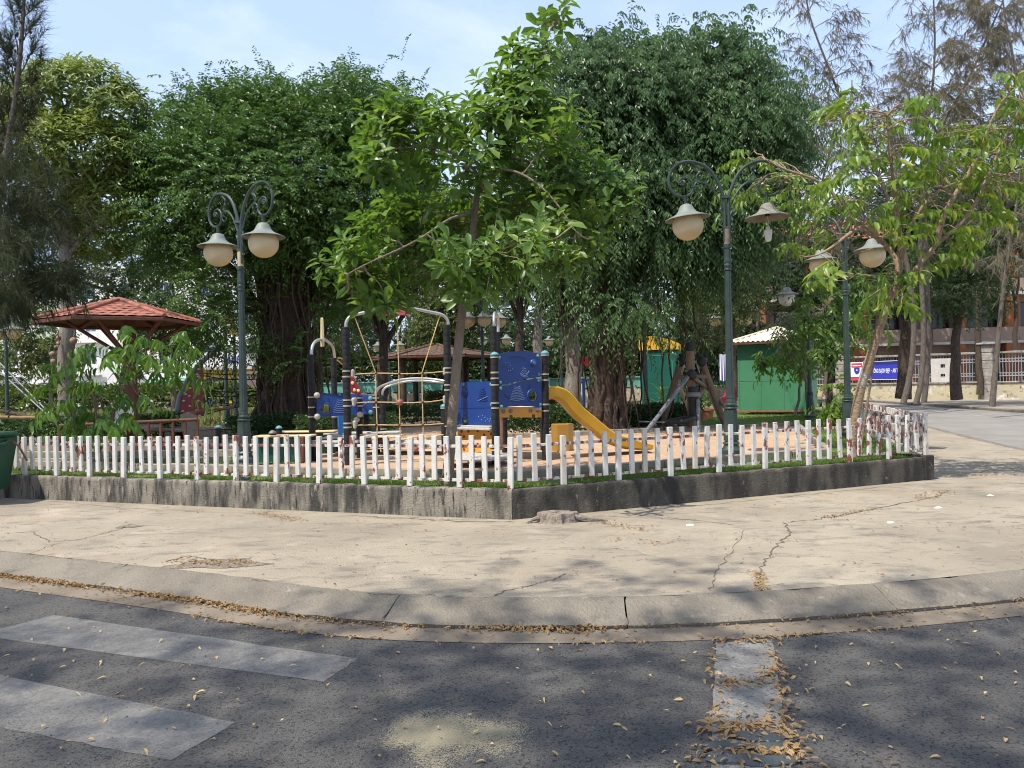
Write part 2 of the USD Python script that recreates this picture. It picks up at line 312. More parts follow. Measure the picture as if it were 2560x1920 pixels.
LF_FIC, LF_FIC1 = both('ficus_leaf', (.036, .086, .014), (.078, .160, .022), (.155, .245, .038), transl=.28, rough=.42)
LF_BEN, LF_BEN1 = both('weeping_fig_leaf', (.040, .088, .028), (.084, .155, .046), (.17, .24, .09), transl=.30, rough=.42)
LF_CEN, LF_CEN1 = both('broad_leaf', (.055, .118, .018), (.105, .190, .027), (.20, .265, .05), transl=.42, rough=.40, spec=.5)
LF_CRP, LF_CRP1 = both('yellow_green_leaf', (.08, .155, .02), (.155, .235, .03), (.34, .29, .036), transl=.42, rough=.42)
LF_SML, LF_SML1 = both('bright_green_leaf', (.052, .125, .020), (.095, .185, .024), (.165, .245, .035), transl=.42, rough=.4)
LF_CAN, LF_CAN1 = both('pale_rosette_leaf', (.10, .15, .028), (.18, .23, .045), (.31, .31, .08), transl=.32, rough=.42)
LF_BG = leaf_mat('distant_leaf', (.030, .060, .016), (.060, .100, .024), (.11, .15, .035), transl=.25, rough=.5)
LF_BGY = leaf_mat('distant_yellow_leaf', (.06, .09, .02), (.12, .15, .03), (.19, .20, .05), transl=.3, rough=.5)
LF_HED = leaf_mat('hedge_leaf', (.020, .055, .012), (.045, .095, .018), (.10, .16, .035), transl=.25, rough=.4)
NEEDLE = leaf_mat('casuarina_needle', (.028, .038, .018), (.052, .062, .030), (.09, .088, .048), transl=.25, rough=.8, spec=.12)
NEEDLEB = leaf_mat('brown_casuarina_needle', (.115, .105, .068), (.17, .152, .10), (.22, .195, .135), transl=.25, rough=.8, spec=.12)
DEADLEAF = leaf_mat('fallen_leaf', (.20, .12, .05), (.36, .25, .11), (.48, .37, .19), transl=.2, rough=.6, nscale=9)
DEADLEAF1 = leaf_mat('fallen_leaf_single', (.26, .17, .07), (.42, .31, .14), (.54, .43, .23), transl=.2, rough=.6, per='object', nscale=9)
PAPER = rough_mat('white_paper', (.75, .74, .72), rough=.7, bump=.1)
# ================================================================== ground, road, pavement
rng = np.random.default_rng(7)
def F(x, y): return x * 1.15732, y * 1.15732
def struct(name, mesh, m, smooth=False): return single(name, mesh, m, kind='structure', smooth=smooth)
GZ, PZ = .42, .12
struct('ground', MB().sheet([(-600, -300), (600, -300), (600, 900), (-600, 900)], -.06), SOIL)
struct('road', MB().sheet([(-70, -40), (70, -40), (70, 75), (-70, 75)], 0.0), ASPHALT)
kpx = [(0, 1245), (230, 1275), (450, 1305), (640, 1335), (850, 1355), (1170, 1362), (1365, 1360), (1700, 1345), (2000, 1322), (2212, 1300)]
KB = [gp(*F(*q), 0.0)[:2] for q in kpx]
KB = np.array([(-34, 21), (-20, 14.2), (-11, 9.9)] + [tuple(q) for q in KB] + [(5.6, 6.3), (7.9, 8.4), (9.6, 12.0), (10.65, 16), (12.9, 24), (16.2, 36), (19.5, 48), (23, 60)])
KC = spline(KB, 420)
KT = unit(np.gradient(KC, axis=0)); KN = np.c_[-KT[:, 1], KT[:, 0]]          # towards the pavement (left of travel)
KL = np.r_[0, np.cumsum(np.linalg.norm(np.diff(KC, axis=0), axis=1))]
def kerb_at(l, d):
    i = np.array([np.interp(l, KL, KC[:, 0]), np.interp(l, KL, KC[:, 1])]); n = np.array([np.interp(l, KL, KN[:, 0]), np.interp(l, KL, KN[:, 1])])
    return i + n * d
far_edge = [(20, -30), (20, 5), (20.5, 20), (21.3, 32), (23.2, 50), (27, 66)]
# pavement sheets
top = KC + KN * .36
struct('pavement', MB().sheet(Polygon([tuple(q) for q in top] + [(23, 72), (-60, 72), (-60, 24)]), PZ), PAVE)
struct('road', MB().sheet(Polygon([tuple(q) for q in (KC - KN * .26) if q[0] > 9 and q[1] > 12.5] + [(27, 66)] + far_edge[::-1][1:5] + [(19.9, 12.0)]).buffer(0), .0045), DUSTROAD)
struct('far_pavement', MB().sheet(Polygon(far_edge + [(70, 66), (70, -30)]), .13), PAVE)
gut = Polygon([tuple(q) for q in KC + KN * .02] + [tuple(q) for q in (KC - KN * .26)[::-1]])
struct('gutter', MB().sheet(gut, .004), GUTTER)
# kerb, one block after another, with open joints where the photograph has them
kerb = thing('kerb', None, None, kind='structure')
prof = [(.37, PZ - .002), (.34, PZ + .004), (.28, PZ - .004), (.10, .062), (.02, .046), (.0, .030), (.015, .0), (.015, -.05), (.37, -.05)]
jpx = [(230, 1272), (806, 1352), (1365, 1360), (1940, 1326)]
cuts = [KL[np.argmin(np.linalg.norm(KC - gp(*F(*q), 0)[:2], axis=1))] for q in jpx]
l = cuts[0]
while l > 0: l -= 1.75 + .1 * rng.random(); cuts.append(max(l, 0))
l = max(cuts)
while l < KL[-1] - 12: l += 1.75 + .1 * rng.random(); cuts.append(l)
cuts = sorted(cuts)
skews = rng.normal(0, .045, len(cuts))
for ci, (a, b) in enumerate(zip(cuts[:-1], cuts[1:])):
    if b - a < .05: continue
    m = MB(); ls = np.linspace(a + .003 + .005 * rng.random(), b - .003, 18); dz = rng.normal(0, .004); ring = []
    skew = skews[ci:ci + 2]
    for k, l in enumerate(ls):
        t = k / (len(ls) - 1)
        ring.append([[*kerb_at(l + .004 * rng.normal() + (skew[0] * (1 - t) + skew[1] * t) * (d / .37) * 1, d), z + (dz + rng.normal(0, .0035) if i < 6 else 0)] for i, (d, z) in enumerate(prof)])
    v = np.array(ring); K = len(prof); f = []
    for i in range(len(ls) - 1):
        for j in range(K):
            q = (j + 1) % K
            f.append([i * K + j, i * K + q, (i + 1) * K + q, (i + 1) * K + j])
    m.add(v.reshape(-1, 3), np.array(f)[:, ::-1])
    for e, s in ((0, 1), (len(ls) - 1, -1)):
        c = v[e].mean(0); m.add(np.vstack([v[e], c]), [[j, (j + 1) % K, K][::s] for j in range(K)])
    part(kerb, 'kerb_block', m, KERB, smooth=30)
struct('kerb_joint_dirt', MB().sheet(Polygon([tuple(q) for q in KC + KN * .03] + [tuple(q) for q in (KC + KN * .35)[::-1]]), .006), CRACK)
fk = np.array(far_edge); m = MB()
for a, b in zip(fk[:-1], fk[1:]):
    d = unit(b - a); m.box([*(a + b) / 2, .062], (np.linalg.norm(b - a), .2, .14), ax=[[*d, 0], [-d[1], d[0], 0], [0, 0, 1]], bevel=.03)
struct('far_kerb', m, KERB, smooth=30)
# worn stripes, concrete strip, dashes, dust on the road
def quad(pts, z): return MB().sheet(Polygon([tuple(gp(x, y, 0)[:2]) for x, y in pts]), z)
def wobble(pts, amp, n=14, seed=0):
    r = np.random.default_rng(seed); o = []
    P = [np.array(gp(x, y, 0)[:2]) for x, y in pts]
    for a, b in zip(P, P[1:] + P[:1]):
        nn = np.array([-(b - a)[1], (b - a)[0]]); nn = nn / np.linalg.norm(nn)
        for t in np.arange(n) / n: o.append(tuple(a + (b - a) * t + nn * r.normal(0, amp)))
    return Polygon(o).buffer(0)
struct('road_marking', MB().sheet(wobble([(-60, 1590), (134, 1539), (895, 1648), (810, 1706)], .004, seed=1), .0045), PAINT_WORN)
struct('road_marking', MB().sheet(wobble([(-60, 1690), (0, 1690), (590, 1808), (425, 1903), (-60, 1808)], .004, seed=2), .0045), PAINT_WORN)
for a, b in (((1350, 1023), .9), ((1490, 1042), .8), ((1640, 1063), .8)):
    c = gp(*r7(*a), 0.0); struct('road_marking', MB().box([c[0], c[1], .010], (.12, b * 2, .006)), PAINT_WORN)
strip = wobble([(1790, 1608), (1932, 1600), (1978, 1925), (1776, 1925)], .005, seed=3)
struct('concrete_strip', MB().sheet(strip, .005), PATCH)
# cracks in the pavement: thin wandering grooves of dirt
def crack(pts, w, z=PZ, seed=0, sub=9, amp=.014):
    r = np.random.default_rng(seed); P = [gp(x, y, z)[:2] for x, y in pts]; c = []
    for a, b in zip(P[:-1], P[1:]):
        n = np.array([-(b - a)[1], (b - a)[0]]); n = n / max(np.linalg.norm(n), 1e-6)
        for t in np.arange(sub) / sub: c.append(a + (b - a) * t + n * r.normal(0, amp))
    c.append(P[-1]); c = np.array(c); T = unit(np.gradient(c, axis=0)); N = np.c_[-T[:, 1], T[:, 0]]
    ww = (w * (.35 + .9 * r.random(len(c))))[:, None]; ww[0] = ww[-1] = .001
    v = np.vstack([np.c_[c + N * ww, np.full(len(c), z + .004)], np.c_[c - N * ww, np.full(len(c), z + .004)]]); k = len(c)
    return MB().add(v, [[i, i + k, i + k + 1, i + 1] for i in range(k - 1)])
Z2 = lambda x, y: (800 + x * .434, 1200 + y * .434)
Z3 = lambda x, y: (1660 + x * .434, 1200 + y * .434)
Z1 = lambda x, y: (x * .434, 1200 + y * .434)
cracks = [([Z2(1000, 670), Z2(1100, 630), Z2(1250, 600), Z2(1340, 575), Z2(1420, 540)], .010), ([Z2(120, 630), Z2(300, 658), Z2(520, 660), Z2(760, 672)], .008),
          ([Z3(-100, 210), Z3(200, 235), Z3(420, 262)], .012), ([Z3(690, 245), Z3(930, 222), Z3(1150, 180), Z3(1400, 130), Z3(1560, 100), Z3(1640, 60)], .013),
          ([Z3(690, 245), Z3(730, 300), Z3(640, 390), Z3(580, 480), Z3(530, 600), Z3(560, 640)], .013), ([Z3(470, 290), Z3(380, 420), Z3(300, 540), Z3(270, 640)], .007),
          ([Z1(20, 310), Z1(190, 300), Z1(280, 360), Z1(480, 340), Z1(690, 285), Z1(760, 255)], .010), ([Z1(160, 430), Z1(300, 375), Z1(480, 340)], .007),
          ([Z1(940, 470), Z1(1080, 440), Z1(1180, 455), Z1(1320, 465), Z1(1460, 450)], .016), ([Z1(1460, 575), Z1(1640, 600), Z1(1900, 640)], .007), ([Z1(570, 390), Z1(640, 382), Z1(710, 395)], .006),
          ([Z1(250, 120), Z1(700, 160), Z1(1150, 185), Z1(1700, 200)], .009), ([Z2(150, 205), Z2(500, 222), Z2(800, 240), Z2(1130, 240)], .014), ([Z2(1560, 208), Z2(1800, 215), Z2(2080, 230)], .008),
          ([Z3(1400, 30), Z3(900, 75), Z3(400, 130), Z3(0, 165)], .010)]
m = MB()
for i, (p, w) in enumerate(cracks): q = crack(p, w * .6, seed=i); m.add(*q.get())
struct('pavement_crack', m, CRACK)
def patch(px, rx, ry, z, seed):
    r = np.random.default_rng(seed); c = gp(*px, z)[:2]; a = np.linspace(0, 2 * np.pi, 40, endpoint=False)
    k = 1 + .18 * np.sin(3 * a + r.random() * 6) + .12 * np.sin(5 * a + r.random() * 6) + r.normal(0, .04, 40)
    return Polygon(np.c_[c[0] + rx * k * np.cos(a), c[1] + ry * k * np.sin(a)]).buffer(0)
LIGHTP = worn_paint('pale_cement_patch', (.32, .28, .215), (.38, .335, .26), .66, 1.08)
BROKEN = rough_mat('broken_concrete', (.15, .125, .10), (.27, .23, .18), scale=9, rough=1, bump=1, bscale=28, bdist=.05, spec=.1)
struct('pavement_patch', MB().sheet(patch(Z2(1980, 350), .95, .6, PZ, 4), PZ + .002), LIGHTP)
struct('pavement_patch', MB().sheet(patch(Z1(1260, 235), .9, .55, PZ, 5), PZ + .002), LIGHTP)
struct('pavement_patch', MB().sheet(patch(Z1(1250, 485), .42, .17, PZ, 6), PZ + .004), BROKEN)
struct('pavement_patch', MB().sheet(patch(Z1(745, 268), .14, .10, PZ, 8), PZ + .004), BROKEN)
dc = (gp(*Z2(560, 1560), 0) + gp(*Z2(980, 1440), 0)) / 2; de = gp(*Z2(1170, 1440), 0); dl_ = float(np.linalg.norm(de - dc))
YDUST = mat_('yellow_sawdust', {'g': ('geometry', {}), 'n': ('noise_texture', {'scale': 120, 'detail': 4, 'roughness': .7}), 'n2': ('noise_texture', {'scale': 2.6, 'detail': 4, 'distortion': .6}),
                                'sb': ('vector_math', {'math_type': 'subtract', 'vector2': tuple(dc)}), 'mu': ('vector_math', {'math_type': 'multiply', 'vector2': (1 / (dl_ * 1.25), 1 / .42, 0)}), 'ln': ('vector_math', {'math_type': 'length'}),
                                'fd': ('map_range', {'from_min': .5, 'from_max': 1.15, 'to_min': .06, 'to_max': -.40, 'clamp': True}), 'mm': ('math', {'math_type': 'multiply_add', 'value2': 1.1, 'value3': -.16}), 'ad': ('math', {'math_type': 'add'}), 'ae': ('math', {'math_type': 'add'}),
                                'r': ('map_range', {'from_min': .84, 'from_max': .98, 'to_max': .55, 'clamp': True}), 'd': ('diffuse_bsdf', {'color': (.29, .26, .18)}), 't': ('transparent_bsdf', {'color': (1, 1, 1)}), 'm': ('mix_closure', {})},
             [('g.position', 'n.vector'), ('g.position', 'n2.vector'), ('g.position', 'sb.vector1'), ('sb.vector', 'mu.vector1'), ('mu.vector', 'ln.vector1'), ('ln.value', 'fd.value'), ('n2.fac', 'mm.value1'), ('n.fac', 'ad.value1'), ('mm.value', 'ad.value2'), ('ad.value', 'ae.value1'), ('fd.result', 'ae.value2'), ('ae.value', 'r.value'),
              ('r.result', 'm.fac'), ('t.BSDF', 'm.closure1'), ('d.BSDF', 'm.closure2')], surface='m.closure')
du = Point(*dc[:2]).buffer(1.0); du = affinity.scale(du, dl_ * 1.6, .6)
struct('road_dust', MB().sheet(du, .006), YDUST)

# ================================================================== park ground behind the low wall
WA, WC, WB = gp(*F(23, 1076), PZ)[:2], gp(*F(1106, 1123), PZ)[:2], gp(*F(2016, 1036), PZ)[:2]
dl, dr, ds = unit(WC - WA), unit(WB - WC), unit(np.array([2.0, 6.7]))
WA0 = WA - dl * 5.5; WS = WB + ds * 26
nl, nr, ns = np.array([-dl[1], dl[0]]), np.array([-dr[1], dr[0]]), np.array([-ds[1], ds[0]])
park = Polygon([tuple(WA0), tuple(WC), tuple(WB), tuple(WS), (24, 52), (-70, 60), (-70, 20), tuple(WA0 + np.array([-1, .5]))]).buffer(-.10)
struct('park_ground', MB().sheet(park, GZ - .03), SOIL)
sandp = Polygon([tuple(gp(*p, GZ)[:2]) for p in [F(-300, 1015), F(520, 1028), F(1060, 1032), F(1800, 985)]] + [(6.5, 14), (8, 19), (5.5, 24), (3, 27), (-3, 27), (-6, 22), (-6.2, 17)]).buffer(.3).buffer(-.3)
inner = Polygon([tuple(WA0), tuple(WC), tuple(WB), tuple(WS), (10, 40), (-20, 40)]).buffer(-1.45)
sandp = sandp.intersection(inner)
# sand with foot-worn unevenness
b = sandp.bounds; X, Y = np.meshgrid(np.arange(b[0], b[2], .12), np.arange(b[1], b[3], .12)); 
P3 = np.stack([X, Y, 0 * X], -1); Zs = GZ - .012 + .05 * (meshkit.fbm(P3 * 1.6, 4, 3) - .5) * 1.0
from shapely import contains_xy
ok = contains_xy(sandp.buffer(.12), X, Y); idx = np.arange(X.size).reshape(X.shape)
qq = np.stack([idx[:-1, :-1], idx[:-1, 1:], idx[1:, 1:], idx[1:, :-1]], -1)[ok[:-1, :-1] & ok[1:, 1:] & ok[1:, :-1] & ok[:-1, 1:]]
qq = qq.reshape(-1, 4); uq, inv = np.unique(qq, return_inverse=True)
struct('sand', MB().add(np.c_[X.ravel(), Y.ravel(), Zs.ravel()][uq], inv.reshape(qq.shape)), SAND, smooth=True)
# lawn strip behind the fence, its edging and its blades
lawn = Polygon([tuple(WA0), tuple(WC), tuple(WB), tuple(WB + ns * 1.25 + ds * .6), tuple(WC + (nl + nr) * .60), tuple(WA0 + nl * 1.2)]).buffer(-.13)
struct('lawn', MB().sheet(lawn, GZ + .012), TURF)
side_lawn = Polygon([tuple(WB + ds * .5), tuple(WS), tuple(WS + ns * 1.6), tuple(WB + ns * 1.4 + ds * .8)]).buffer(-.12)
struct('lawn', MB().sheet(side_lawn, GZ + .010), TURF)
far_lawn = Polygon([(5.0, 20.5), (9.2, 20.8), (11.5, 29), (5.5, 29)])
struct('lawn', MB().sheet(far_lawn, GZ + .008), TURF)
left_lawn = Polygon([(-12, 13.2), (-4.2, 14.0), (-3.4, 12.6), (-6, 12.9), (-12, 14.9)]).convex_hull
struct('lawn', MB().sheet(left_lawn, GZ + .006), TURF)
struct('field', MB().sheet(Polygon([(-60, 26), (-6, 24), (-6, 48), (-60, 52)]), GZ + .02), DRYGRASS)
def blades(polys, n, h, w, seed, z=GZ + .012):
    r = np.random.default_rng(seed); V = []
    for poly, k in polys:
        x0, y0, x1, y1 = poly.bounds; pts = np.empty((0, 2))
        while len(pts) < k:
            q = np.c_[r.uniform(x0, x1, k * 3), r.uniform(y0, y1, k * 3)]; pts = np.vstack([pts, q[contains_xy(poly, q[:, 0], q[:, 1])]])
        dens = meshkit.fbm(np.c_[pts * 1.9, np.zeros(len(pts))], 3, 5); pts = pts[(dens + r.normal(0, .10, len(pts))) > .40][:k]
        k = len(pts); a = r.uniform(0, 2 * np.pi, k); hh = h * r.uniform(.5, 1.4, k); ln = r.normal(0, .5, (k, 2)) * hh[:, None]
        s = np.c_[np.cos(a), np.sin(a)] * w * .5
        V.append(np.stack([np.c_[pts - s, np.full(k, z - .01)], np.c_[pts + s, np.full(k, z - .01)], np.c_[pts + ln, z + hh]], 1))
    V = np.concatenate(V); return V.reshape(-1, 3), np.arange(len(V) * 3).reshape(-1, 3)
single('grass', blades([(lawn, 60000), (side_lawn, 16000), (far_lawn, 9000), (left_lawn, 9000)], 0, .055, .011, 3), GRASS, 'short green grass on the strip behind the white picket fence', 'grass', kind='stuff', smooth=False)
single('grass', blades([(Polygon([(-45, 26), (-6, 24.5), (-6, 46), (-45, 48)]), 26000)], 0, .28, .05, 4, GZ + .02),
       leaf_mat('dry_blade', (.10, .12, .03), (.22, .20, .075), (.33, .28, .13), transl=.3, rough=.7), 'tall yellowish grass on the open field behind the tile-roofed pavilion', 'grass', kind='stuff', smooth=False)
edge = thing('lawn_edging', None, None, kind='structure')
def edging(pts, h=.11, w=.09, piece=.8, z0=GZ - .05):
    P = np.array(pts, float)
    for a, b in zip(P[:-1], P[1:]):
        L = np.linalg.norm(b - a); k = max(1, int(round(L / piece))); d = (b - a) / L
        for i in range(k):
            c = a + d * (i + .5) * L / k
            part(edge, 'edging_block', MB().box([*c, z0 + (h + .05) / 2 + rng.normal(0, .004)], (L / k - .012, w, h + .05), ax=[[*d, 0], [-d[1], d[0], 0], [0, 0, 1]], bevel=.012), EDGING)
E0, E1, E2 = WA0 + nl * 1.35, WC + (nl + nr) * .68, WB + ns * 1.35 + ds * .62
edging([E0, E1, E2]); edging([E2, E2 + ds * 7])
edging([(-9.5, 14.6), (-4.3, 13.9)], h=.14); edging([(-9.5, 13.7), (-3.6, 13.0)], h=.10); edging([(-9.5, 16.2), (-5.5, 15.6), (-2.6, 16.2)], h=.22, w=.12)
edging([(2.2, 19.6), (6.0, 19.9), (9.0, 20.4)], h=.06); edging([(-2, 17.6), (1.0, 17.9), (3.4, 18.6)], h=.10)

# ================================================================== low retaining wall and picket fences
def wall_run(a, b, z0, z1, thick, m, seed):
    r = np.random.default_rng(seed); d = unit(b - a); n = np.array([-d[1], d[0]]); L = np.linalg.norm(b - a); k = int(L / .11) + 2
    prof = [(0, z0), (0.004, (z0 + z1) / 2 - .05), (.0, z1 - .05), (.006, z1 - .012), (.02, z1), (thick - .02, z1), (thick, z1 - .012), (thick, z0)]
    V = []
    for i in range(k):
        t = i / (k - 1) * L
        V.append([[*(a + d * t + n * (o + (r.normal(0, .0035) if j < 4 else 0))), z + (r.normal(0, .0035) if 2 <= j <= 6 else 0)] for j, (o, z) in enumerate(prof)])
    V = np.array(V); K = len(prof)
    f = [[i * K + j, (i + 1) * K + j, (i + 1) * K + (j + 1), i * K + j + 1] for i in range(k - 1) for j in range(K - 1)]
    mb = MB().add(V.reshape(-1, 3), f)
    for e in (0, k - 1): mb.add(V[e], [[0, j, j + 1] for j in range(1, K - 1)])
    return mb
WT = .46
w = thing('low_wall', 'mould-stained low concrete wall in front of the left picket fence', 'wall', base=(*WC, PZ))
part(w, 'wall_body', wall_run(WA0, WC, PZ - .03, WT, .15, WALLC, 1), WALLC, smooth=50)
w = thing('low_wall', 'mouldy, shade-tinted low concrete wall from the corner to the road bend, behind the tree stump', 'wall', base=(*WC, PZ))
part(w, 'wall_body', wall_run(WC + dr * .004, WB - dr * .16, PZ - .03, WT - .002, .15, WALL_SHADED, 2), WALL_SHADED, smooth=50)
part(w, 'end_pillar', MB().box([*(WB - dr * .07 + nr * .085), (PZ - .03 + WT + .02) / 2], (.19, .19, WT + .05 - PZ), ax=[[*dr, 0], [*nr, 0], [0, 0, 1]], bevel=.012), WALL_SHADED)
w = thing('low_wall', 'low concrete wall running back along the side road under the peeling pickets', 'wall', base=(*WB, PZ))
part(w, 'wall_body', wall_run(WB + ds * .12, WS, PZ - .03, WT - .03, .15, EDGING, 3), EDGING, smooth=50)
FZ = [(1.022, 1.058), (1.058, 1.075), (1.07, 1.07)]
def fence(a, b, i0, n_, post_every, off, flake, label, ztop, seed, n, kind=0):
    r = np.random.default_rng(seed); d = unit(b - a); L = np.linalg.norm(b - a); o = a + n * off
    t = thing('picket_fence', label, 'fence', base=(*o, WT))
    ax = [[*d, 0], [*n, 0], [0, 0, 1]]
    for j in range(n_):
        s = (j + .0) / (n_ - 1); c = o + d * L * s; post = (j - i0) % post_every == 0
        zt = ztop[0] + (ztop[1] - ztop[0]) * s + r.normal(0, .011); zb = WT if post else WT + .075 + r.normal(0, .008)
        sz = (.061, .036, zt - zb) if not post else (.065, .045, zt - zb)
        lean = r.normal(0, .020); A = np.array([[*(d * math.cos(lean)), -math.sin(lean)], [*n, 0], [*(d * math.sin(lean)), math.cos(lean)]])
        fl = min(2, max(0, int(flake(s) + r.random())))
        part(t, 'picket' if not post else 'post', MB().box([*c, (zt + zb) / 2], sz, ax=A, bevel=.004), PICKET[fl], smooth=20)
    for zr in (.80, .135):
        seg = 4; pts = np.linspace(0, L, n_)[::post_every]; pts = np.unique(np.r_[0, pts, L])
        for q0, q1 in zip(pts[:-1], pts[1:]):
            zz = WT + (ztop[0] - WT) * zr; z0 = zz + (ztop[1] - ztop[0]) * q0 / L * zr; z1 = zz + (ztop[1] - ztop[0]) * q1 / L * zr
            c = o + d * (q0 + q1) / 2 + n * .034; dd = unit(np.array([*(d * (q1 - q0)), z1 - z0]))
            part(t, 'rail', MB().box([*c, (z0 + z1) / 2], (q1 - q0 - .004, .024, .034), ax=[dd, [*n, 0], np.cross(dd, [*n, 0])], bevel=.003), RAILP, smooth=20)
    return t
a_, _b = ray(41, 1120); o_ = WA + nl * .075; sa = (a_ * o_[1] - o_[0]) / (dl[0] - a_ * dl[1])
fence(WA + dl * sa, WC - dl * .03, 1, 50, 4, .075, lambda s: .15 + .35 * s, 'white picket fence on the left stretch of the mouldy low wall', FZ[0], 11, nl)
fence(WC + dr * .14, WB - dr * .05, 3, 36, 4, .075, lambda s: .2 + 1.55 * s, 'chipped white picket fence from the wall corner to the road bend', FZ[1], 12, nr)
fence(WB + ds * .16, WB + ds * 15.2, 0, 84, 4, .075, lambda s: 2.2, 'badly peeling picket fence running back beside the road', FZ[2], 13, ns)

# tree stump at the wall corner
def stump(px, R, h):
    c = gp(*px, PZ); n = 40; a = np.arange(n) / n * 2 * np.pi; r = np.random.default_rng(5)
    fl = 1 + .10 * np.sin(3 * a + 1) + .07 * np.sin(7 * a) + .05 * np.sin(13 * a + 2) + r.normal(0, .02, n); V = []
    for k, (s, z) in enumerate([(1.28, -.02), (1.12, .03), (1.03, .3), (1.0, .8), (.96, 1.0), (.6, 1.02), (.25, .98), (.02, .98)]):
        V.append(np.c_[c[0] + R * s * np.cos(a) * (fl if k < 6 else 1), c[1] + R * .72 * s * np.sin(a) * (fl if k < 6 else 1), np.full(n, PZ + h * max(z, -.1)) + (r.normal(0, .004, n) if k > 2 else 0)])
    V = np.vstack(V); f = [[k * n + j, k * n + (j + 1) % n, (k + 1) * n + (j + 1) % n, (k + 1) * n + j] for k in range(7) for j in range(n)]
    t = thing('tree_stump', 'grey sawn-off tree stump on the pavement at the wall corner', 'stump', base=c)
    part(t, 'stump_wood', MB().add(V, f), bark('stump_bark', (.16, .13, .105), (.26, .22, .18), (.07, .055, .045)), smooth=40)
    m = MB()
    for ang, L in ((-.15, .34), (.25, .22), (3.3, .14)):
        p = [c + [R * .8 * math.cos(ang), R * .55 * math.sin(ang), .06 * h / .12], c + [(R + L * .4) * math.cos(ang), (R + L * .4) * .8 * math.sin(ang), .035], c + [(R + L) * math.cos(ang + .1), (R + L) * .8 * math.sin(ang + .1), .004]]
        m.tube(spline(p, 7), np.linspace(.035, .008, 7), 7)
    part(t, 'root', m, BARK_G)
stump(F(1204, 1127), .215, .105)

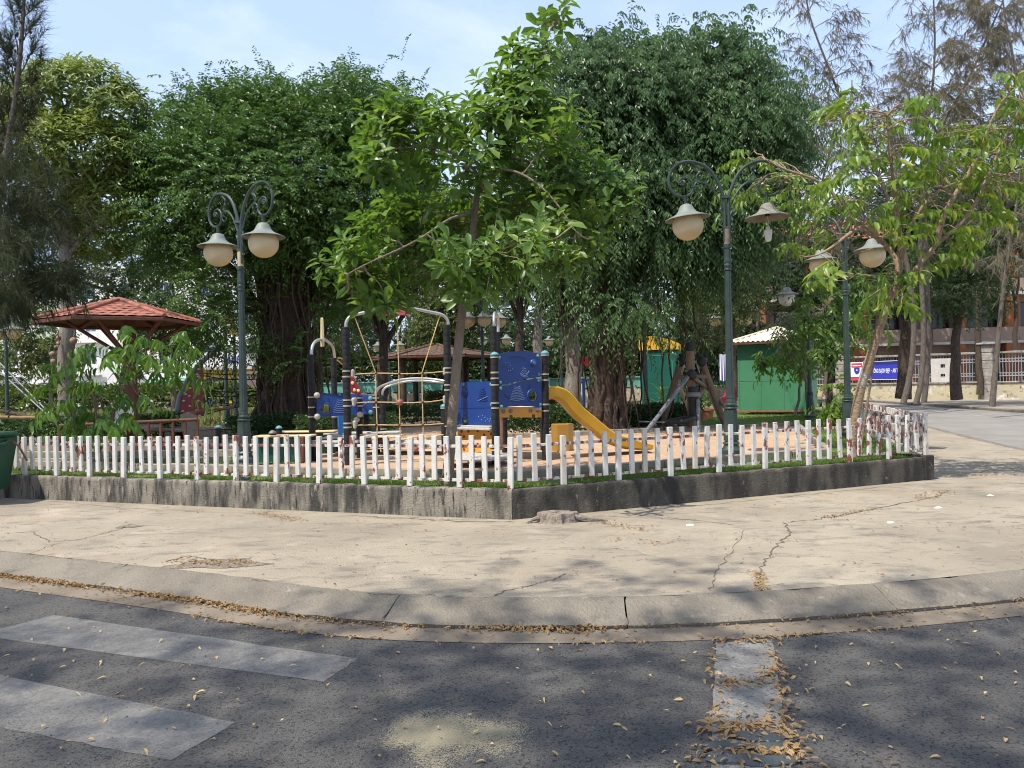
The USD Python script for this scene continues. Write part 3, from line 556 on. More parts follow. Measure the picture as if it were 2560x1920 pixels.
# ================================================================== street lamps
def lamp(name, base, yaws, label, group, bare=(), sc=1.0, dn=1.0, lean=(0, 0), globe_white=(), sleeve=None, tilt=None):
    """a cast-iron park lamp: spiral base, fluted shaft, and an arm with a shade and a globe for every yaw"""
    base = np.asarray(base, float); t = thing(name, label, 'street lamp', base=base, group=group)
    def P(m, yaw=0):
        v, f = m.get(); v = v * sc
        c, s = math.cos(yaw), math.sin(yaw); v = np.c_[v[:, 0] * c - v[:, 1] * s, v[:, 0] * s + v[:, 1] * c, v[:, 2]]
        v[:, 0] += lean[0] * v[:, 2]; v[:, 1] += lean[1] * v[:, 2]
        return v + base, f
    hi = dn >= 1; N = 32 if hi else 12
    k = .001023; cv = lambda pts, s: np.array([[-s * (x - 1075) * k, 0, 3.98 + (720 - y) * k] for x, y in pts])
    part(t, 'foot', P(MB().lathe([(.0, -.06), (.20, -.06), (.20, .04), (.17, .06), (.17, .12), (.13, .15), (.11, .19), (.13, .22), (.10, .25), (0.03, .25)], N)), LAMPG)
    part(t, 'spiral_base', P(MB().lathe([(.06, .25)] + [(.105 - .012 * i / 20, .26 + .47 * i / 20) for i in range(21)] + [(.06, .735)], 48 if hi else 14, flute=(.09, 8, 9.0))), LAMPG)
    part(t, 'collar', P(MB().lathe([(.07, .735), (.098, .74), (.104, .755), (.098, .77), (.075, .78), (.092, .80), (.092, .815), (.07, .83), (.07, .86), (.062, .90), (.05, .905)], N)), LAMPG)
    part(t, 'shaft', P(MB().lathe([(.05, .90), (.066, .905), (.062, .96)] + [(.062 - .016 * i / 6, 1.0 + 1.86 * i / 6) for i in range(7)] + [(.048, 2.86), (.03, 2.87)], 48 if hi else 12, flute=(.045, 12, 0))), LAMPG)
    part(t, 'collar', P(MB().lathe([(.03, 2.86), (.055, 2.865), (.058, 2.88), (.050, 2.90), (.060, 2.915), (.060, 2.95), (.048, 2.965), (.058, 2.98), (.058, 3.03), (.050, 3.05), (.056, 3.08), (.05, 3.10), (.05, 3.20), (.06, 3.205), (.06, 3.26), (.04, 3.265)], N)), LAMPG)
    part(t, 'sleeve', P(MB().lathe([(.03, 3.26), (.048, 3.262), (.046, 3.50), (.02, 3.505)], N)), sleeve or LAMPG, label='bare sleeve with flaked paint' if sleeve else None)
    main = cv([(1045, 1380), (1045, 1000), (1043, 800), (1035, 720), (1010, 630), (960, 500), (885, 365), (780, 260), (640, 195), (500, 172), (380, 200), (290, 265), (228, 360), (210, 470), (230, 570), (280, 640), (345, 682), (420, 698), (500, 682), (558, 632), (580, 560), (562, 490), (512, 435), (450, 412), (395, 430), (362, 475), (366, 520)], 1)
    scroll = cv([(1040, 880), (1010, 840), (950, 720), (880, 610), (800, 530), (720, 487), (650, 482), (605, 515), (590, 565), (615, 620), (668, 642), (708, 618), (700, 580)], 1)
    leafs = cv([(612, 195), (640, 250), (690, 315), (668, 345), (640, 380), (640, 440), (690, 482)], 1)
    curl = cv([(690, 318), (672, 350), (690, 380), (672, 395)], 1)
    for q, yaw in enumerate(yaws):
        sw_ = yaw
        a = part(t, 'arm', P(MB().tube(spline(main, 90 if hi else 30), np.interp(np.linspace(0, 1, 90 if hi else 30), [0, .3, .55, .85, 1], [.026, .026, .023, .018, .012]), 10 if hi else 6), yaw), LAMPG)
        if hi:
            mt = spline(main, 200)[105:124]
            tw = MB()
            for i, p in enumerate(mt):
                d = unit(mt[min(i + 1, len(mt) - 1)] - mt[max(i - 1, 0)]); tw.lathe([(.018, -.006), (.029, 0), (.018, .006)], 10, o=p, axis=d + np.array([0, .6 * (1 if i % 2 else .8), 0]))
            part(a, 'twisted_binding', P(tw, yaw), LAMPG)
            part(a, 'scroll', P(MB().tube(spline(scroll, 50), np.linspace(.014, .009, 50), 7).tube(spline(scroll, 50)[2:34] + [0, 0, .018], .006, 6).tube(spline(leafs, 26), np.linspace(.017, .008, 26), 7).tube(spline(curl, 10), .012, 6), yaw), LAMPG)
            ro = MB().ball(cv([(412, 498)], 1)[0], (.045, .022, .045), 2)
            for e in range(8):
                an = e * math.pi / 4; ro.ball(cv([(412, 498)], 1)[0] + [.032 * math.cos(an), -.018, .032 * math.sin(an)], .011, 1).ball(cv([(412, 498)], 1)[0] + [.032 * math.cos(an), .018, .032 * math.sin(an)], .011, 1)
            part(a, 'rosette', P(ro, yaw), LAMPG)
            part(a, 'strap', P(MB().box(cv([(580, 550)], 1)[0], (.05, .04, .03), bevel=.005), yaw), LAMPG)
            w_ = cv([(990, 930)], 1)[0]
            part(t, 'acanthus_leaf', P(MB().tube(spline(cv([(1000, 1110), (1020, 1040), (1012, 960), (985, 900), (1005, 880), (1030, 900)], 1), 16), np.interp(np.linspace(0, 1, 16), [0, .5, 1], [.006, .024, .012]), 7).ball(cv([(1002, 1240)], 1)[0], .02, 1), yaw), LAMPG)
        hx, hz = .63, 3.98 + (720 - 700) * k
        br = q in bare
        tl = (tilt or {}).get(q, 0.0)
        def H(m):
            v, f = m.get(); v = v.copy(); c, s = math.cos(tl), math.sin(tl); z0 = hz - .1
            v[:, 2] -= z0; v = np.c_[v[:, 0] * c + v[:, 2] * s, v[:, 1], -v[:, 0] * s + v[:, 2] * c]; v[:, 2] += z0; v[:, 0] += hx
            return P(MB().add(v, f), yaw)
        part(t, 'neck', H(MB().lathe([(.0, hz + .03), (.03, hz + .02), (.024, hz - .02), (.022, hz - .115), (.04, hz - .125)], 12)), LAMPG)
        z0 = hz - .11
        prof = [(.0, z0), (.045, z0 - .004), (.085, z0 - .025), (.108, z0 - .06), (.125, z0 - .10), (.155, z0 - .14), (.205, z0 - .17), (.275, z0 - .198), (.335, z0 - .222), (.338, z0 - .232), (.328, z0 - .232), (.27, z0 - .212), (.20, z0 - .185), (.14, z0 - .15), (.10, z0 - .08), (.0, z0 - .03)]
        sh = part(t, 'lamp_shade', H(MB().lathe(prof, 36 if hi else 18)), SHADEB if br else SHADE, smooth=50, label='rusty empty shade without its globe' if br else None)
        if not br:
            g = trimesh.creation.icosphere(subdivisions=4 if hi else 3); v = g.vertices * [.235, .235, .225]; v[:, 2] = np.minimum(v[:, 2], .16); v[:, 2] += z0 - .335
            part(t, 'globe', H((MB().add(v, g.faces))), GLOBEW if q in globe_white else GLOBE, smooth=True)
        else:
            part(sh, 'lamp_socket', H(MB().lathe([(0, z0 - .05), (.035, z0 - .05), (.035, z0 - .20), (0, z0 - .20)], 12)), BLACK)
            part(t, 'hanging_bulb', H(MB().tube([[0, 0, z0 - .2], [0.01, 0, z0 - .30], [.005, 0, z0 - .36]], .004, 6).lathe([(.0, z0 - .36), (.03, z0 - .365), (.035, z0 - .40), (.062, z0 - .42), (.060, z0 - .47), (.045, z0 - .56), (.03, z0 - .59), (.0, z0 - .60)], 16)), GLOBEW)
    if hi:
        part(t, 'clamp', P(MB().box([0, 0, 3.98], (.15, .075, .035), bevel=.006)), LAMPG); part(t, 'clamp', P(MB().box([0, 0, 3.52], (.11, .06, .03), bevel=.006)), LAMPG)
    return t
G_L = 'twin-globe park lamps'
lamp('street_lamp', gx(612, 12.4, GZ), [math.radians(180 - 37), math.radians(-37)], 'green iron lamp with two cream globes by the green sand table', G_L, sleeve=SLEEVE, sc=.985)
lamp('street_lamp', gx(1829, 12.15, GZ), [math.radians(182), math.radians(2)], 'green iron lamp with one globe missing, in front of the green shed', G_L, bare=(1,), sc=1.03, sleeve=SLEEVEB, tilt={0: .09, 1: -.02})
lamp('street_lamp', gx(2121, 15.4, GZ), [math.radians(112), math.radians(-62)], 'dark green lamp half hidden by the leaning young tree', G_L, sc=1.0, dn=1)
lamp('street_lamp', gx(2026, 22.5, GZ), [math.radians(185), math.radians(5)], 'green lamp with pale shades beside the green shed', G_L, sc=1.0, dn=.5, globe_white=(0,))
lamp('street_lamp', gx(1831, 36, GZ), [math.radians(172), math.radians(-12), math.radians(-60)], 'distant lamp with scrolled arms above the shed roof', G_L, sc=1.12, dn=.5)
lamp('street_lamp', gx(1210, 25.5, GZ), [math.radians(178), math.radians(-80), math.radians(5), math.radians(222)], 'lamp with four cream globes behind the blue play panels', G_L, sc=.93, dn=.5)
lamp('street_lamp', gx(20, 23, GZ), [math.radians(-35), math.radians(145)], 'dark lamp at the left edge behind the guy rods', G_L, sc=.86, dn=.5)
lamp('street_lamp', gx(568, 25, GZ), [math.radians(120), math.radians(-60)], 'dark lamp post in front of the rope net, its head in the fig leaves', G_L, sc=1.0, dn=.5)
lamp('street_lamp', gx(590, 30, GZ), [math.radians(100), math.radians(-80)], 'thin lamp post just right of the nearer dark one behind the rope net', G_L, sc=1.0, dn=.5)
lamp('street_lamp', gx(1240, 40, GZ), [math.radians(180), math.radians(0)], 'small distant lamp behind the four-globe lamp', G_L, sc=.98, dn=.5, globe_white=(0,))
lamp('street_lamp', gx(1405, 42, GZ), [math.radians(180), math.radians(0)], 'small distant lamp between the bare trunks', G_L, sc=.98, dn=.5)
lamp('street_lamp', gx(976, 40, GZ), [math.radians(178), math.radians(-2)], 'small distant lamp beside the brown-roofed pavilion', G_L, sc=.92, dn=.5)
lamp('street_lamp', gx(1617, 23, GZ), [math.radians(110), math.radians(-70)], 'dark lamp post in front of the teal booth', G_L, sc=.93, dn=.5)
# ================================================================== trees and plants
def limb(p0, p1, r0, r1, n=9, wob=.06, bow=(0, 0, 0), seed=0):
    r = np.random.default_rng(seed); t = np.linspace(0, 1, n)[:, None]; p0, p1 = np.asarray(p0, float), np.asarray(p1, float)
    L = np.linalg.norm(p1 - p0); p = p0 + (p1 - p0) * t + np.asarray(bow) * np.sin(np.pi * t)
    o = np.cumsum(r.normal(0, 1, (n, 3)), 0); o -= o[0] + (o[-1] - o[0]) * t; p = p + o * wob * L / n ** .5
    return p, r0 + (r1 - r0) * t[:, 0] ** .8
def mk_leaves(P, D, N, L, W, kind='small', curl=.25, fold=.25):
    D = unit(D); N = unit(N - D * (N * D).sum(1, keepdims=True)); Sd = np.cross(D, N); L = L[:, None]; W = W[:, None]
    if kind == 'small':
        mid = P + D * L * .45 - N * curl * L * .15
        V = np.stack([P, mid + Sd * W * .5 + N * W * fold, P + D * L - N * curl * L, mid - Sd * W * .5 + N * W * fold], 1); Fq = np.array([[0, 1, 2], [0, 2, 3]])
    else:
        st = {'obovate': ([.32, .78], [.36, .5]), 'oval': ([.30, .68], [.5, .40])}[kind]
        def c(t): return P + D * L * t - N * curl * L * t * t
        V = [P]
        for t, w in zip(*st): V += [c(t), c(t) + Sd * W * w + N * W * fold, c(t) - Sd * W * w + N * W * fold]
        V += [c(1.0)]; V = np.stack(V, 1)
        Fq = np.array([[0, 1, 2], [0, 3, 1], [1, 4, 5], [1, 5, 2], [1, 3, 6], [1, 6, 4], [4, 7, 5], [4, 6, 7]])
    return V, Fq
def flat(V, Fq): k = V.shape[1]; return V.reshape(-1, 3), (np.arange(len(V))[:, None, None] * k + Fq).reshape(-1, 3)
def lobe(px, py, rx, ry, Y, rd): c = at(px, py, Y); return c, np.array([rx * Y / FPX, rd, ry * Y / FPX])
def crown_pts(r, lobes, n, depth_min=.55, noise_s=.9, front=.5):
    A = np.array([(q[1][0] * q[1][2]) + .5 * q[1][1] * (q[1][0] + q[1][2]) for q in lobes]); idx = r.choice(len(lobes), n, p=A / A.sum())
    C = np.array([q[0] for q in lobes])[idx]; R = np.array([q[1] for q in lobes])[idx]
    d = unit(r.normal(size=(n, 3))); flip = (d[:, 1] > 0) & (r.random(n) < front); d[flip, 1] *= -1
    rad = depth_min + (1 - depth_min) * np.sqrt(r.random(n)); q = C + d * R
    rad = rad * (.52 + .88 * meshkit.fbm(q * noise_s, 3, 2))
    p = C + d * R * rad[:, None]; keep = np.ones(n, bool)
    for c, rr in lobes:
        inside = (((p - c) / rr) ** 2).sum(1) < .30
        keep &= ~(inside & (r.random(n) < .75))
    return p[keep], unit(d / R)[keep]
def twig_leaves(r, P, D, k, tlen, droop, ll, lw, ldroop, kind='small', hang=.5, spread=.9, curl=.25):
    T = len(P); t = (np.arange(k) + .6) / k
    tl = tlen * r.uniform(.6, 1.35, T)
    pos = P[:, None] + D[:, None] * (tl[:, None] * t)[..., None]; pos[..., 2] -= droop * tl[:, None] * t ** 2
    tan = D[:, None] + np.zeros((T, k, 1)); tan = tan + 0; tan[..., 2] -= 2 * droop * t
    tan = unit(tan); side = unit(np.cross(tan, np.array([0, 0, 1.0]) + r.normal(0, .25, (T, 1, 3)))); sg = np.where(np.arange(k) % 2, 1, -1)[None, :, None]
    dirs = tan * .55 + side * sg * spread + r.normal(0, .22, (T, k, 3)); dirs[..., 2] -= ldroop
    nor = np.cross(dirs, side * sg) * sg; nor = np.where(nor[..., 2:] < 0, -nor, nor) + r.normal(0, .35, (T, k, 3)); nor[..., 2] += .15
    n = T * k; L = ll * r.uniform(.5, 1.3, n); W = lw * r.uniform(.75, 1.2, n)
    return mk_leaves(pos.reshape(-1, 3), dirs.reshape(-1, 3), nor.reshape(-1, 3), L, W, kind, curl)
def rosettes(r, P, D, k, ll, lw, kind='obovate', curl=.3, rise=(.1, 1.0), gap=.03):
    T = len(P); D = unit(D); a = r.uniform(0, 6.28, (T, 1)) + np.arange(k) * 2.4; X = unit(np.cross(D, [.3, .2, 1.0])); Yv = np.cross(D, X)
    rad = np.cos(a)[..., None] * X[:, None] + np.sin(a)[..., None] * Yv[:, None]; up = np.linspace(rise[0], rise[1], k)[None, :, None]
    dirs = rad + D[:, None] * (up + r.normal(0, .18, (T, k, 1))); dirs = unit(dirs) + r.normal(0, .10, (T, k, 3)); nor = D[:, None] - rad * .3 + r.normal(0, .15, (T, k, 3))
    pos = P[:, None] + D[:, None] * (np.arange(k) * gap - k * gap * .5)[None, :, None] + unit(dirs) * .012
    n = T * k; sz = (1.1 - .35 * np.tile(np.arange(k) / k, T)) * r.uniform(.55, 1.22, n)
    return mk_leaves(pos.reshape(-1, 3), dirs.reshape(-1, 3), nor.reshape(-1, 3), ll * sz, lw * sz * r.uniform(.85, 1.15, n), kind, curl)
def build_tree(name, label, base, wood, bark_, V, Fq, lmat, cat='tree', group=None, singles=0, lmat1=None, crown='crown', seed=0, extra_wood=None):
    """wood: list of (points, radii); the first is the trunk. V: leaves (n, k, 3)."""
    t = thing(name, label, cat, base=base, group=group)
    if wood:
        tr = part(t, 'trunk' if cat == 'tree' else 'stem', MB().tube(*wood[0], n=12), bark_, smooth=60)
        if len(wood) > 1:
            m = MB()
            for p, q in wood[1:]: m.tube(p, q, n=6)
            part(tr, 'branches', m, bark_, smooth=60)
    if singles:
        c = V.mean(1); x, y = proj(c); vis = (x > 0) & (x < 2560) & (y > 0) & (y < 1920)
        size = np.linalg.norm(V[:, -1] - V[:, 0], axis=1) / c[:, 1]; score = np.where(vis, size, 0) - .02 * (c[:, 1] - c[:, 1].min()) / max(np.ptp(c[:, 1]), .1)
        pick = np.argsort(-score)[:singles]; rest = np.ones(len(V), bool); rest[pick] = False
        for i in pick: part(t, 'leaf', (V[i], Fq), lmat1, smooth=True)
        part(t, crown, flat(V[rest], Fq), lmat, smooth=False, kind='stuff')
    else: part(t, crown, flat(V, Fq), lmat, smooth=False, kind='stuff')
    return t
def cat_leaves(*L): return np.concatenate([q[0] for q in L]), L[0][1]

# ---- the young broad-leaved tree in the middle, just behind the fence
r = np.random.default_rng(21); CY = 9.35
clumps = [(1384, 62, 34, 4), (1372, 120, 36, 4), (1298, 132, 40, 5), (1345, 170, 36, 4), (1318, 210, 30, 3), (1255, 210, 52, 7), (1225, 260, 50, 6), (1300, 245, 52, 6), (1365, 260, 44, 4),
          (985, 288, 52, 6), (935, 345, 44, 6), (1000, 345, 56, 7), (965, 410, 52, 7), (1035, 300, 44, 4), (1110, 295, 58, 8), (1180, 300, 50, 6), (1120, 350, 60, 6), (1265, 320, 60, 8), (1330, 300, 52, 6), (1375, 335, 54, 6),
          (1430, 400, 45, 4), (1490, 425, 36, 3), (1400, 405, 70, 10), (1475, 470, 62, 8), (1565, 480, 34, 5), (1530, 520, 44, 6), (1310, 420, 70, 10), (1230, 390, 60, 7), (1160, 420, 64, 6), (1065, 410, 56, 5),
          (945, 555, 50, 7), (1010, 545, 62, 9), (880, 640, 46, 7), (858, 690, 34, 6), (905, 690, 46, 7), (960, 630, 72, 13), (1045, 600, 78, 14), (1120, 560, 72, 12), (1210, 535, 80, 13), (1300, 520, 84, 14), (1390, 500, 78, 12), (1440, 560, 64, 9), (1495, 600, 34, 3),
          (985, 700, 74, 13), (1070, 680, 76, 13), (1150, 650, 78, 13), (1240, 630, 80, 12), (1340, 610, 80, 12), (1410, 640, 48, 6), (920, 745, 40, 7), (975, 748, 36, 6), (1260, 700, 52, 5), (1180, 715, 40, 4)]
tips, outs, wood = [], [], []
TR = [at(1118, 1222, CY), at(1128, 1080, CY), at(1143, 900, CY - .02), at(1160, 740, CY), at(1180, 600, CY + .02), at(1191, 500, CY), at(1199, 445, CY)]
TR[0][2] = GZ - .02
wood.append((spline(TR, 24), np.interp(np.linspace(0, 1, 24), [0, .06, .5, 1], [.088, .066, .055, .034])))
tp = wood[0][0]
arms = {'left': [at(1199, 445, CY), at(1165, 405, CY - .15), at(1130, 383, CY - .25), at(1078, 366, CY - .35), at(1010, 370, CY - .45), at(930, 350, CY - .5)],
        'right': [at(1203, 440, CY), at(1232, 402, CY + .1), at(1275, 396, CY + .2), at(1345, 410, CY + .3), at(1450, 440, CY + .4), at(1550, 480, CY + .5)],
        'top': [at(1200, 440, CY), at(1240, 330, CY + .1), at(1290, 240, CY + .1), at(1325, 175, CY + .05), at(1360, 110, CY), at(1384, 55, CY)],
        'low': [at(1196, 495, CY), at(1150, 540, CY - .35), at(1130, 545, CY - .5), at(1060, 590, CY - .7), at(960, 640, CY - .8), at(870, 685, CY - .85)],
        'lowr': [at(1203, 480, CY), at(1250, 425, CY - .3), at(1330, 450, CY - .5), at(1400, 520, CY - .6), at(1440, 580, CY - .65)]}
for k_, a in arms.items(): wood.append((spline(a, 22), np.linspace(.021, .007, 22)))
armp = np.concatenate([w_[0] for w_ in wood[1:]] + [tp[14:]])
for i, (px, py, rad, n) in enumerate(clumps):
    dy = r.uniform(-.75, .75) * min(1.0, rad / 60); c = at(px, py, CY + dy)
    near = armp[np.argmin(np.linalg.norm((armp - c) * [1, .8, 1.2], axis=1))]
    wood.append(limb(near, c, .012, .006, 7, .10, (0, 0, -.04), i))
    for j in range(int(n * 1.45)):
        p = c + r.normal(0, .55, 3) * rad * CY / FPX * np.array([1, 1.4, .9]); tips.append(p)
        o = unit((p - near) * [1, 1, .6]); outs.append(o * .55 + np.array([0, 0, .8]) + r.normal(0, .22, 3)); wood.append(limb(c, p, .006, .004, 4, .05, (0, 0, -.02), i * 40 + j))
tips, outs = np.array(tips), unit(np.array(outs))
low = tips[:, 2] < at(1100, 600, CY)[2]; outs[low] = unit(outs[low] + [0, -.35, -.25])
V, Fq = rosettes(r, tips, outs, 11, .195, .080, 'obovate', .30, (-.25, .9), .020)
build_tree('young_tree', 'young broad-leaved tree with a slim trunk just behind the fence at the wall corner', TR[0], wood, BARK_S, V, Fq, LF_CEN, singles=300, lmat1=LF_CEN1)

# ---- the leaning young tree on the right, long hanging leaves with yellow tips
r = np.random.default_rng(22); RY = 11.2
TR = [at(2130, 1150, RY + .2), at(2136, 1060, RY + .2), at(2155, 960, RY + .15), at(2186, 860, RY + .1), at(2216, 770, RY), at(2242, 708, RY)]
TR[0][2] = GZ - .02
wood = [(spline(TR, 22), np.interp(np.linspace(0, 1, 22), [0, .08, 1], [.10, .074, .052]))]
main = {'a': [at(2242, 708, RY), at(2290, 672, RY - .1), at(2345, 608, RY - .2), at(2400, 560, RY - .3), at(2470, 440, RY - .3), at(2520, 330, RY - .3), at(2560, 250, RY - .3)],
        'b': [at(2240, 715, RY), at(2252, 650, RY + .1), at(2290, 540, RY + .2), at(2360, 470, RY + .2), at(2460, 445, RY + .2), at(2560, 420, RY + .2)],
        'c': [at(2240, 712, RY), at(2236, 640, RY), at(2200, 600, RY + .1), at(2130, 550, RY + .15), at(2070, 470, RY + .2), at(1980, 430, RY + .1), at(1920, 400, RY)],
        'd': [at(2252, 650, RY + .1), at(2245, 560, RY - .1), at(2232, 450, RY - .25), at(2220, 330, RY - .3), at(2218, 290, RY - .3)],
        'e': [at(2200, 605, RY), at(2150, 570, RY - .3), at(2060, 630, RY - .5), at(2000, 640, RY - .6)],
        'f': [at(2345, 608, RY - .2), at(2380, 500, RY - .4), at(2440, 400, RY - .5), at(2480, 300, RY - .6), at(2540, 220, RY - .6)]}
for k_, a in main.items(): wood.append((spline(a, 22), np.linspace(.042, .010, 22)))
armp = np.concatenate([w_[0] for w_ in wood[1:]])
tw = [(2270, 268, 1, 0), (2240, 300, -1, 0), (2190, 310, -1, 0), (2150, 330, -1, 0), (2290, 310, 1, 0), (2110, 275, 0, 1), (2050, 300, 0, 1), (2170, 365, -1, 0), (2230, 370, 1, 0), (2300, 380, 1, 0), (2190, 400, -1, 0), (2120, 430, -1, 0), (2250, 430, 1, 0), (2330, 340, 1, 0), (2380, 330, 1, 0), (2330, 410, 1, 0),
      (2420, 350, 1, 0), (2470, 330, 1, 0), (2510, 270, 1, 0), (2555, 270, 1, 0), (2540, 330, 1, 0), (2490, 400, 1, 0), (2440, 400, 1, 0), (2550, 400, 1, 0), (2380, 400, 1, 0), (2500, 470, 1, 0), (2550, 460, 1, 0), (2440, 470, 1, 0), (2380, 460, 1, 0), (2320, 470, -1, 0), (2260, 500, -1, 0),
      (2200, 470, -1, 0), (2140, 490, -1, 0), (2080, 460, -1, 0), (2020, 450, -1, 0), (1960, 420, -1, 0), (1900, 395, -1, 0), (1860, 390, -1, 0), (1890, 470, -1, 0), (1850, 480, -1, 0), (1940, 480, -1, 0), (2000, 500, -1, 0), (2060, 520, -1, 0), (2110, 530, -1, 0), (2160, 540, 1, 0), (2220, 540, 1, 0), (2290, 550, 1, 0),
      (2060, 600, -1, 0), (2010, 610, -1, 0), (2090, 660, -1, 0), (2230, 600, 1, 0), (2350, 640, 1, 0), (2380, 620, 1, 0), (2330, 680, -1, 0), (2180, 740, 0, -1), (2200, 690, 0, -1), (2250, 760, 1, 0), (2060, 710, -1, 0),
      (2420, 520, 1, 0), (2480, 540, 1, 0), (2400, 580, 1, 0), (2340, 530, 1, 0), (2030, 560, -1, 0), (2500, 210, 1, 0), (2550, 190, 1, 0)]
P, D = [], []
for i, (px, py, sx, sz) in enumerate(tw):
    for j in range(4):
        dy = r.uniform(-.8, .8); c = at(px + r.normal(0, 14), py + r.normal(0, 12), RY + dy + (1.9 if px < 2070 else 0)); near = armp[np.argmin(np.linalg.norm((armp - c) * [1, .7, 1.2], axis=1))]
        L = np.linalg.norm(c - near)
        if L > 1.1: near = c + (near - c) * 1.1 / L
        wood.append(limb(near, c, .010, .005, 6, .08, (0, 0, .05), 500 + i * 2 + j)); P.append(c); d = np.array([sx * .8, r.normal(-.2, .5), .25 + sz * .8]) + r.normal(0, .3, 3); D.append(d)
P, D = np.array(P), unit(np.array(D))
LV = twig_leaves(r, P, D, 10, .42, .45, .18, .068, .7, 'oval', spread=.8, curl=.30)
build_tree('young_tree', 'leaning young tree with long yellow-green leaves behind the right end of the pickets', TR[0], wood, BARK_L, *LV, LF_CRP, singles=300, lmat1=LF_CRP1)

# ---- small drooping tree in front of the tile-roofed pavilion
r = np.random.default_rng(23); LY = 12.6
b0 = gx(212, LY, GZ)
wood = [limb(b0, at(232, 985, LY), .035, .022, 9, .05, (.05, 0, 0), 1), limb(b0 + [.1, .1, 0], at(300, 960, LY + .2), .03, .018, 9, .05, (.06, 0, .02), 2), limb(b0, at(170, 980, LY), .028, .016, 9, .05, (0, 0, .02), 3)]
tw = [(330, 850, 1, 0), (280, 865, -1, 0), (230, 890, -1, 0), (380, 860, 1, 0), (430, 880, 1, 0), (400, 890, 1, 0), (350, 885, 0, 0), (300, 900, 0, 0), (250, 920, -1, 0), (200, 900, -1, 0), (120, 930, -1, 0), (100, 960, -1, 0), (130, 1000, -1, 0), (90, 1020, -1, 0), (450, 930, 1, 0), (470, 950, 1, 0), (420, 920, 1, 0), (380, 930, 1, 0),
      (320, 940, 0, 0), (270, 950, -1, 0), (230, 960, -1, 0), (200, 990, -1, 0), (260, 985, 1, 0), (310, 985, 1, 0), (350, 990, 1, 0), (340, 960, 1, 0), (180, 1040, -1, 0), (220, 1030, -1, 0), (260, 1040, 1, 0), (300, 1045, 1, 0), (190, 1070, 0, 0), (240, 1075, 0, 0), (280, 1070, 1, 0), (160, 1060, -1, 0), (220, 1000, 0, 0), (440, 860, 1, 0), (330, 865, 0, 0), (280, 890, 0, 0), (370, 895, 0, 0), (300, 1010, 0, 0)]
P, D = [], []; ends = np.array([w_[0][-1] for w_ in wood])
for i, (px, py, sx, _) in enumerate(tw):
    px = px if px > 250 else 250 + (px - 250) * .70
    for _ in range(1): P.append(at(px + r.normal(0, 22), py + r.normal(0, 18), LY + r.uniform(-.5, .5))); D.append(np.array([sx * .8 + r.normal(0, .4), r.normal(-.3, .5), .2]))
    c = at(px, py, LY + r.uniform(-.5, .5)); st = ends[np.argmin(np.linalg.norm(ends - c, axis=1))]
    wood.append(limb(st, c, .012, .005, 8, .05, (0, 0, .14), 900 + i)); P.append(c); D.append(np.array([sx * .8 + r.normal(0, .2), r.normal(-.3, .5), .2]))
    if r.random() < .7: P.append(c + r.normal(0, .12, 3)); D.append(np.array([sx * .7 + r.normal(0, .4), r.normal(-.3, .5), .1]))
P, D = np.array(P), unit(np.array(D))
LV = twig_leaves(r, P, D, 9, .42, .5, .20, .066, 1.0, 'oval', spread=.7, curl=.32)
build_tree('small_tree', 'small drooping tree with bright green leaves in front of the red tile-roofed pavilion', b0, wood, BARK_S, *LV, LF_SML, singles=240, lmat1=LF_SML1)

# ---- big fig on the left and the weeping fig on the right
def fig(label, seed, lobes, trunk, k_roots, curtains, lm, leaf, drop, bk, extra, ntw, singles=0, lm1=None, hang=None, tl=.55):
    r = np.random.default_rng(seed); base = trunk[0][0][0]
    nc = int(ntw / 30); C, CO = crown_pts(r, lobes, nc, .74); k = r.integers(0, len(C), int(ntw * .78))       # tufts: clumps of twigs with dark gaps between
    off = r.normal(0, 1, (len(k), 3)) * np.array([.30, .30, .20]) * r.uniform(.7, 1.5, len(C))[k][:, None]; P = C[k] + off
    D = unit(unit(off + CO[k] * .35 + [0, 0, .22]) + r.normal(0, .30, off.shape))
    P2, O2 = crown_pts(r, lobes, int(ntw * .34), .35); P = np.concatenate([P, P2]); D = np.concatenate([D, unit(O2 * .8 + np.array([0, 0, .30]) + r.normal(0, .45, O2.shape))])
    V, Fq = twig_leaves(r, P, D, 13, tl, drop, leaf[0], leaf[1], leaf[2], 'small', curl=.2)
    top = P[:, 2] > np.quantile(P[:, 2], .80)
    sp = P[top][r.choice(top.sum(), min(150, top.sum()), False)]; V2, _ = twig_leaves(r, sp, unit(np.c_[r.normal(0, .35, (len(sp), 2)), np.ones(len(sp))]), 20, .85, .22, leaf[0], leaf[1], leaf[2] * .8, 'small')
    V = np.concatenate([V, V2])
    wood = [trunk[0]] + list(trunk[1:]) + extra
    t = build_tree('fig_tree', label, base, wood, bk, V, Fq, lm, singles=singles, lmat1=lm1)
    m = MB()
    for i in range(k_roots):
        c, rr = lobes[r.integers(len(lobes))]
        x = c + r.uniform(-.8, .8, 3) * rr; z0 = c[2] - rr[2] * .3; ln = r.uniform(1.0, 3.2)
        p, q = limb([x[0], x[1], z0], [x[0] + r.normal(0, .15), x[1], max(z0 - ln, GZ)], .012, .006, 8, .04, seed=i)
        m.tube(p, q, 5)
    for x, y, z0, z1 in curtains:
        p, q = limb([x, y, z0], [x + r.normal(0, .08), y + r.normal(0, .08), z1], .03, .02, 10, .06, seed=int(abs(x * 99)))
        m.tube(p, q, 6)
    part(t, 'aerial_roots', m, bk, smooth=60, kind='stuff')
    return t
FY = 21.5
